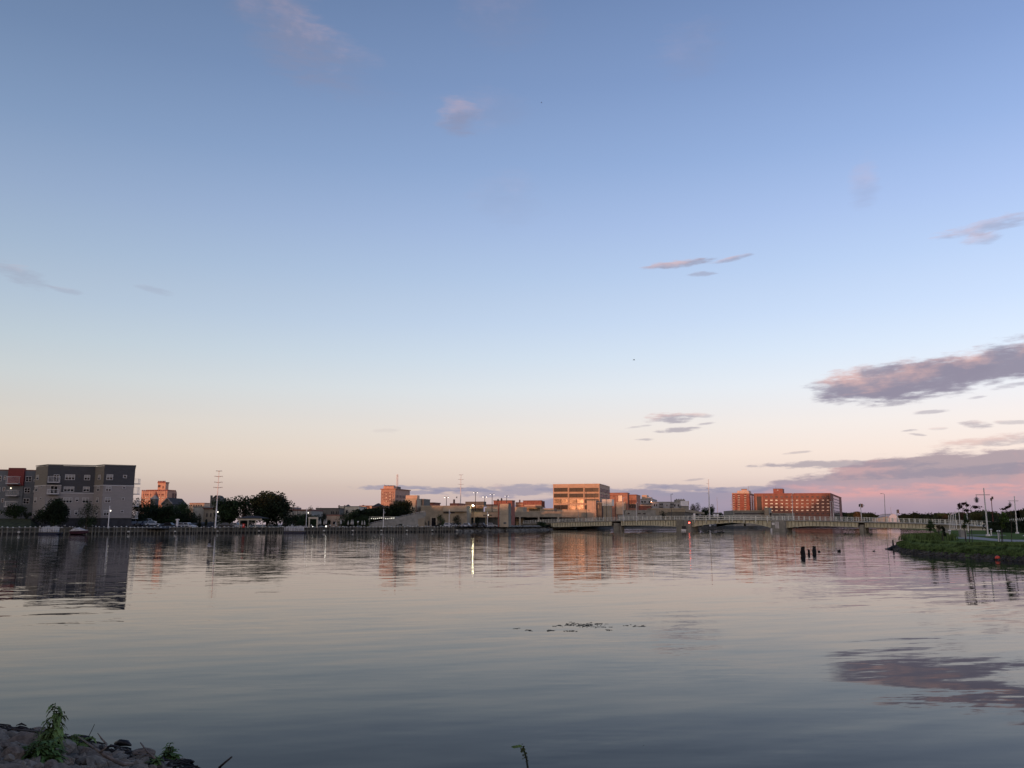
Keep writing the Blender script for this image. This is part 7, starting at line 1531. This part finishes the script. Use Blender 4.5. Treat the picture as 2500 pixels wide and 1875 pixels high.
# weeds
def weed(root, h, label, seed, m, n=40, leafl=.13, spread=.28, stems=4, lobes=True, droop=.5):
    rg = random.Random(seed); r = thing('leafy_weed', label, 'plant', tuple(root))
    for k in range(stems):
        a = rg.uniform(0, 6.28); hh = h * (1.0 if k == 0 else rg.uniform(.45, .85)); tip = root + Vector((math.cos(a) * spread * (.2 if k == 0 else .7) * rg.random(), math.sin(a) * spread * .6 * rg.random(), hh)); mid = root.lerp(tip, .5) + Vector((rg.uniform(-.04, .04), 0, .02))
        mb = MB(); mb.tube([root, mid, tip], [.011, .008, .003], 6); st_ = mb.build('stalk', mat('weed_stalk', (.07, .10, .03), .8), r); lm = MB()
        for i in range(n if k == 0 else int(n * .7)):
            t = rg.uniform(.12, 1.0); p = root.lerp(mid, t * 2) if t < .5 else mid.lerp(tip, t * 2 - 1); an = rg.uniform(0, 6.28); L = leafl * (1.25 - .65 * t) * rg.uniform(.6, 1.3); d = Vector((math.cos(an), math.sin(an), 0)); sd2 = Vector((-d.y, d.x, 0)); up = rg.uniform(.15, .8)
            prev = None; nseg = 7
            for q in range(nseg + 1):
                u = q / nseg; c = p + d * L * u + Vector((0, 0, L * (up * u - droop * u * u * 1.3))); w_ = L * .24 * math.sin(math.pi * min(1, u * .9 + .1)) * (1.0 if (q % 2 == 0 or not lobes) else .5)
                cur = (c - sd2 * w_ + Vector((0, 0, w_ * .35)), c, c + sd2 * w_ + Vector((0, 0, w_ * .35)))
                if prev: lm.quad(prev[0], prev[1], cur[1], cur[0]); lm.quad(prev[1], prev[2], cur[2], cur[1])
                prev = cur
        lm.build('leaves', m, st_)
    return r
wg = mat('weed_leaf', (.14, .21, .055), .75, .35, 5, spec=.3); wg2 = mat('weed_leaf_dark', (.08, .14, .035), .75, .35, 5, spec=.3)
p = onbank(116, 1848); weed(p, .48, 'tall leafy green weed with ragged lobed leaves growing among the stones at bottom left', 3, wg, 52, .12, .26, 7, droop=.9)
p = onbank(108, 1868); weed(p, .20, 'bushy green base growth in front of the tall weed', 21, wg2, 34, .13, .30, 6)
p = onbank(84, 1864); weed(p, .26, 'small leafy plant at the foot of the tall weed, on its left', 8, wg2, 24, .11, .2, 3)
p = onbank(180, 1832); weed(p, .16, 'low green clump right of the tall weed', 9, wg, 30, .12, .34, 4)
p = onbank(416, 1874); weed(p, .24, 'round-leaved green plant at the bottom edge, right end of the stones', 12, wg2, 30, .10, .16, 5, lobes=False)
p = onbank(372, 1876); weed(p, .10, 'low yellowish sprout left of the round-leaved plant', 14, wg, 16, .09, .14, 3)
# small stem at bottom centre
D_ = 6.9; a, b, c = at(1292, 1900, D_), at(1285, 1850, D_), at(1277, 1822, D_); g_ = bank_h(a.x, a.y)[0]; st = thing('budding_stem', 'single dark budding stem rising at the bottom centre of the photo', 'plant', (a.x, a.y, max(0, g_)))
mb = MB(); mb.tube([(a.x + .04, a.y, max(-.05, g_)), a, b, c], [.011, .009, .007, .004], 6); mb.build('stalk', mat('dark_stalk', (.03, .035, .02)), st); rg = random.Random(2); mb = MB()
for k in range(50): t = rg.random() ** .6; q = b.lerp(c, t) + Vector((rg.gauss(-.012 * t, .010), rg.gauss(0, .01), rg.gauss(0, .012))); mb.leaf(q, .012, rg)
for k in range(14): q = a.lerp(b, rg.random()) + Vector((rg.gauss(0, .008), 0, 0)); mb.leaf(q, .009, rg)
mb.build('buds', mat('olive_buds', (.08, .10, .03), .8), st)
mb = MB()
for k in range(3): q = c + Vector((-.02 * k, 0, -.003 * k)); mb.quad(q, q + Vector((-.03, .01, .010)), q + Vector((-.055, 0, .002)), q + Vector((-.03, -.01, -.008)))
mb.build('leaf', mat('weed_leaf', None), st)

# greenery at the bridge abutment
tree(1322, 374, 1273, 34, lf1, 'low green bush on the stony shore where the bridge starts', ybase=1289, name='bush', clumps=12, per=90, low=0)
tree(1342, 378, 1278, 22, lf3, 'small dark bush against the left bridge abutment', ybase=1290, name='bush', clumps=8, per=80, low=0)
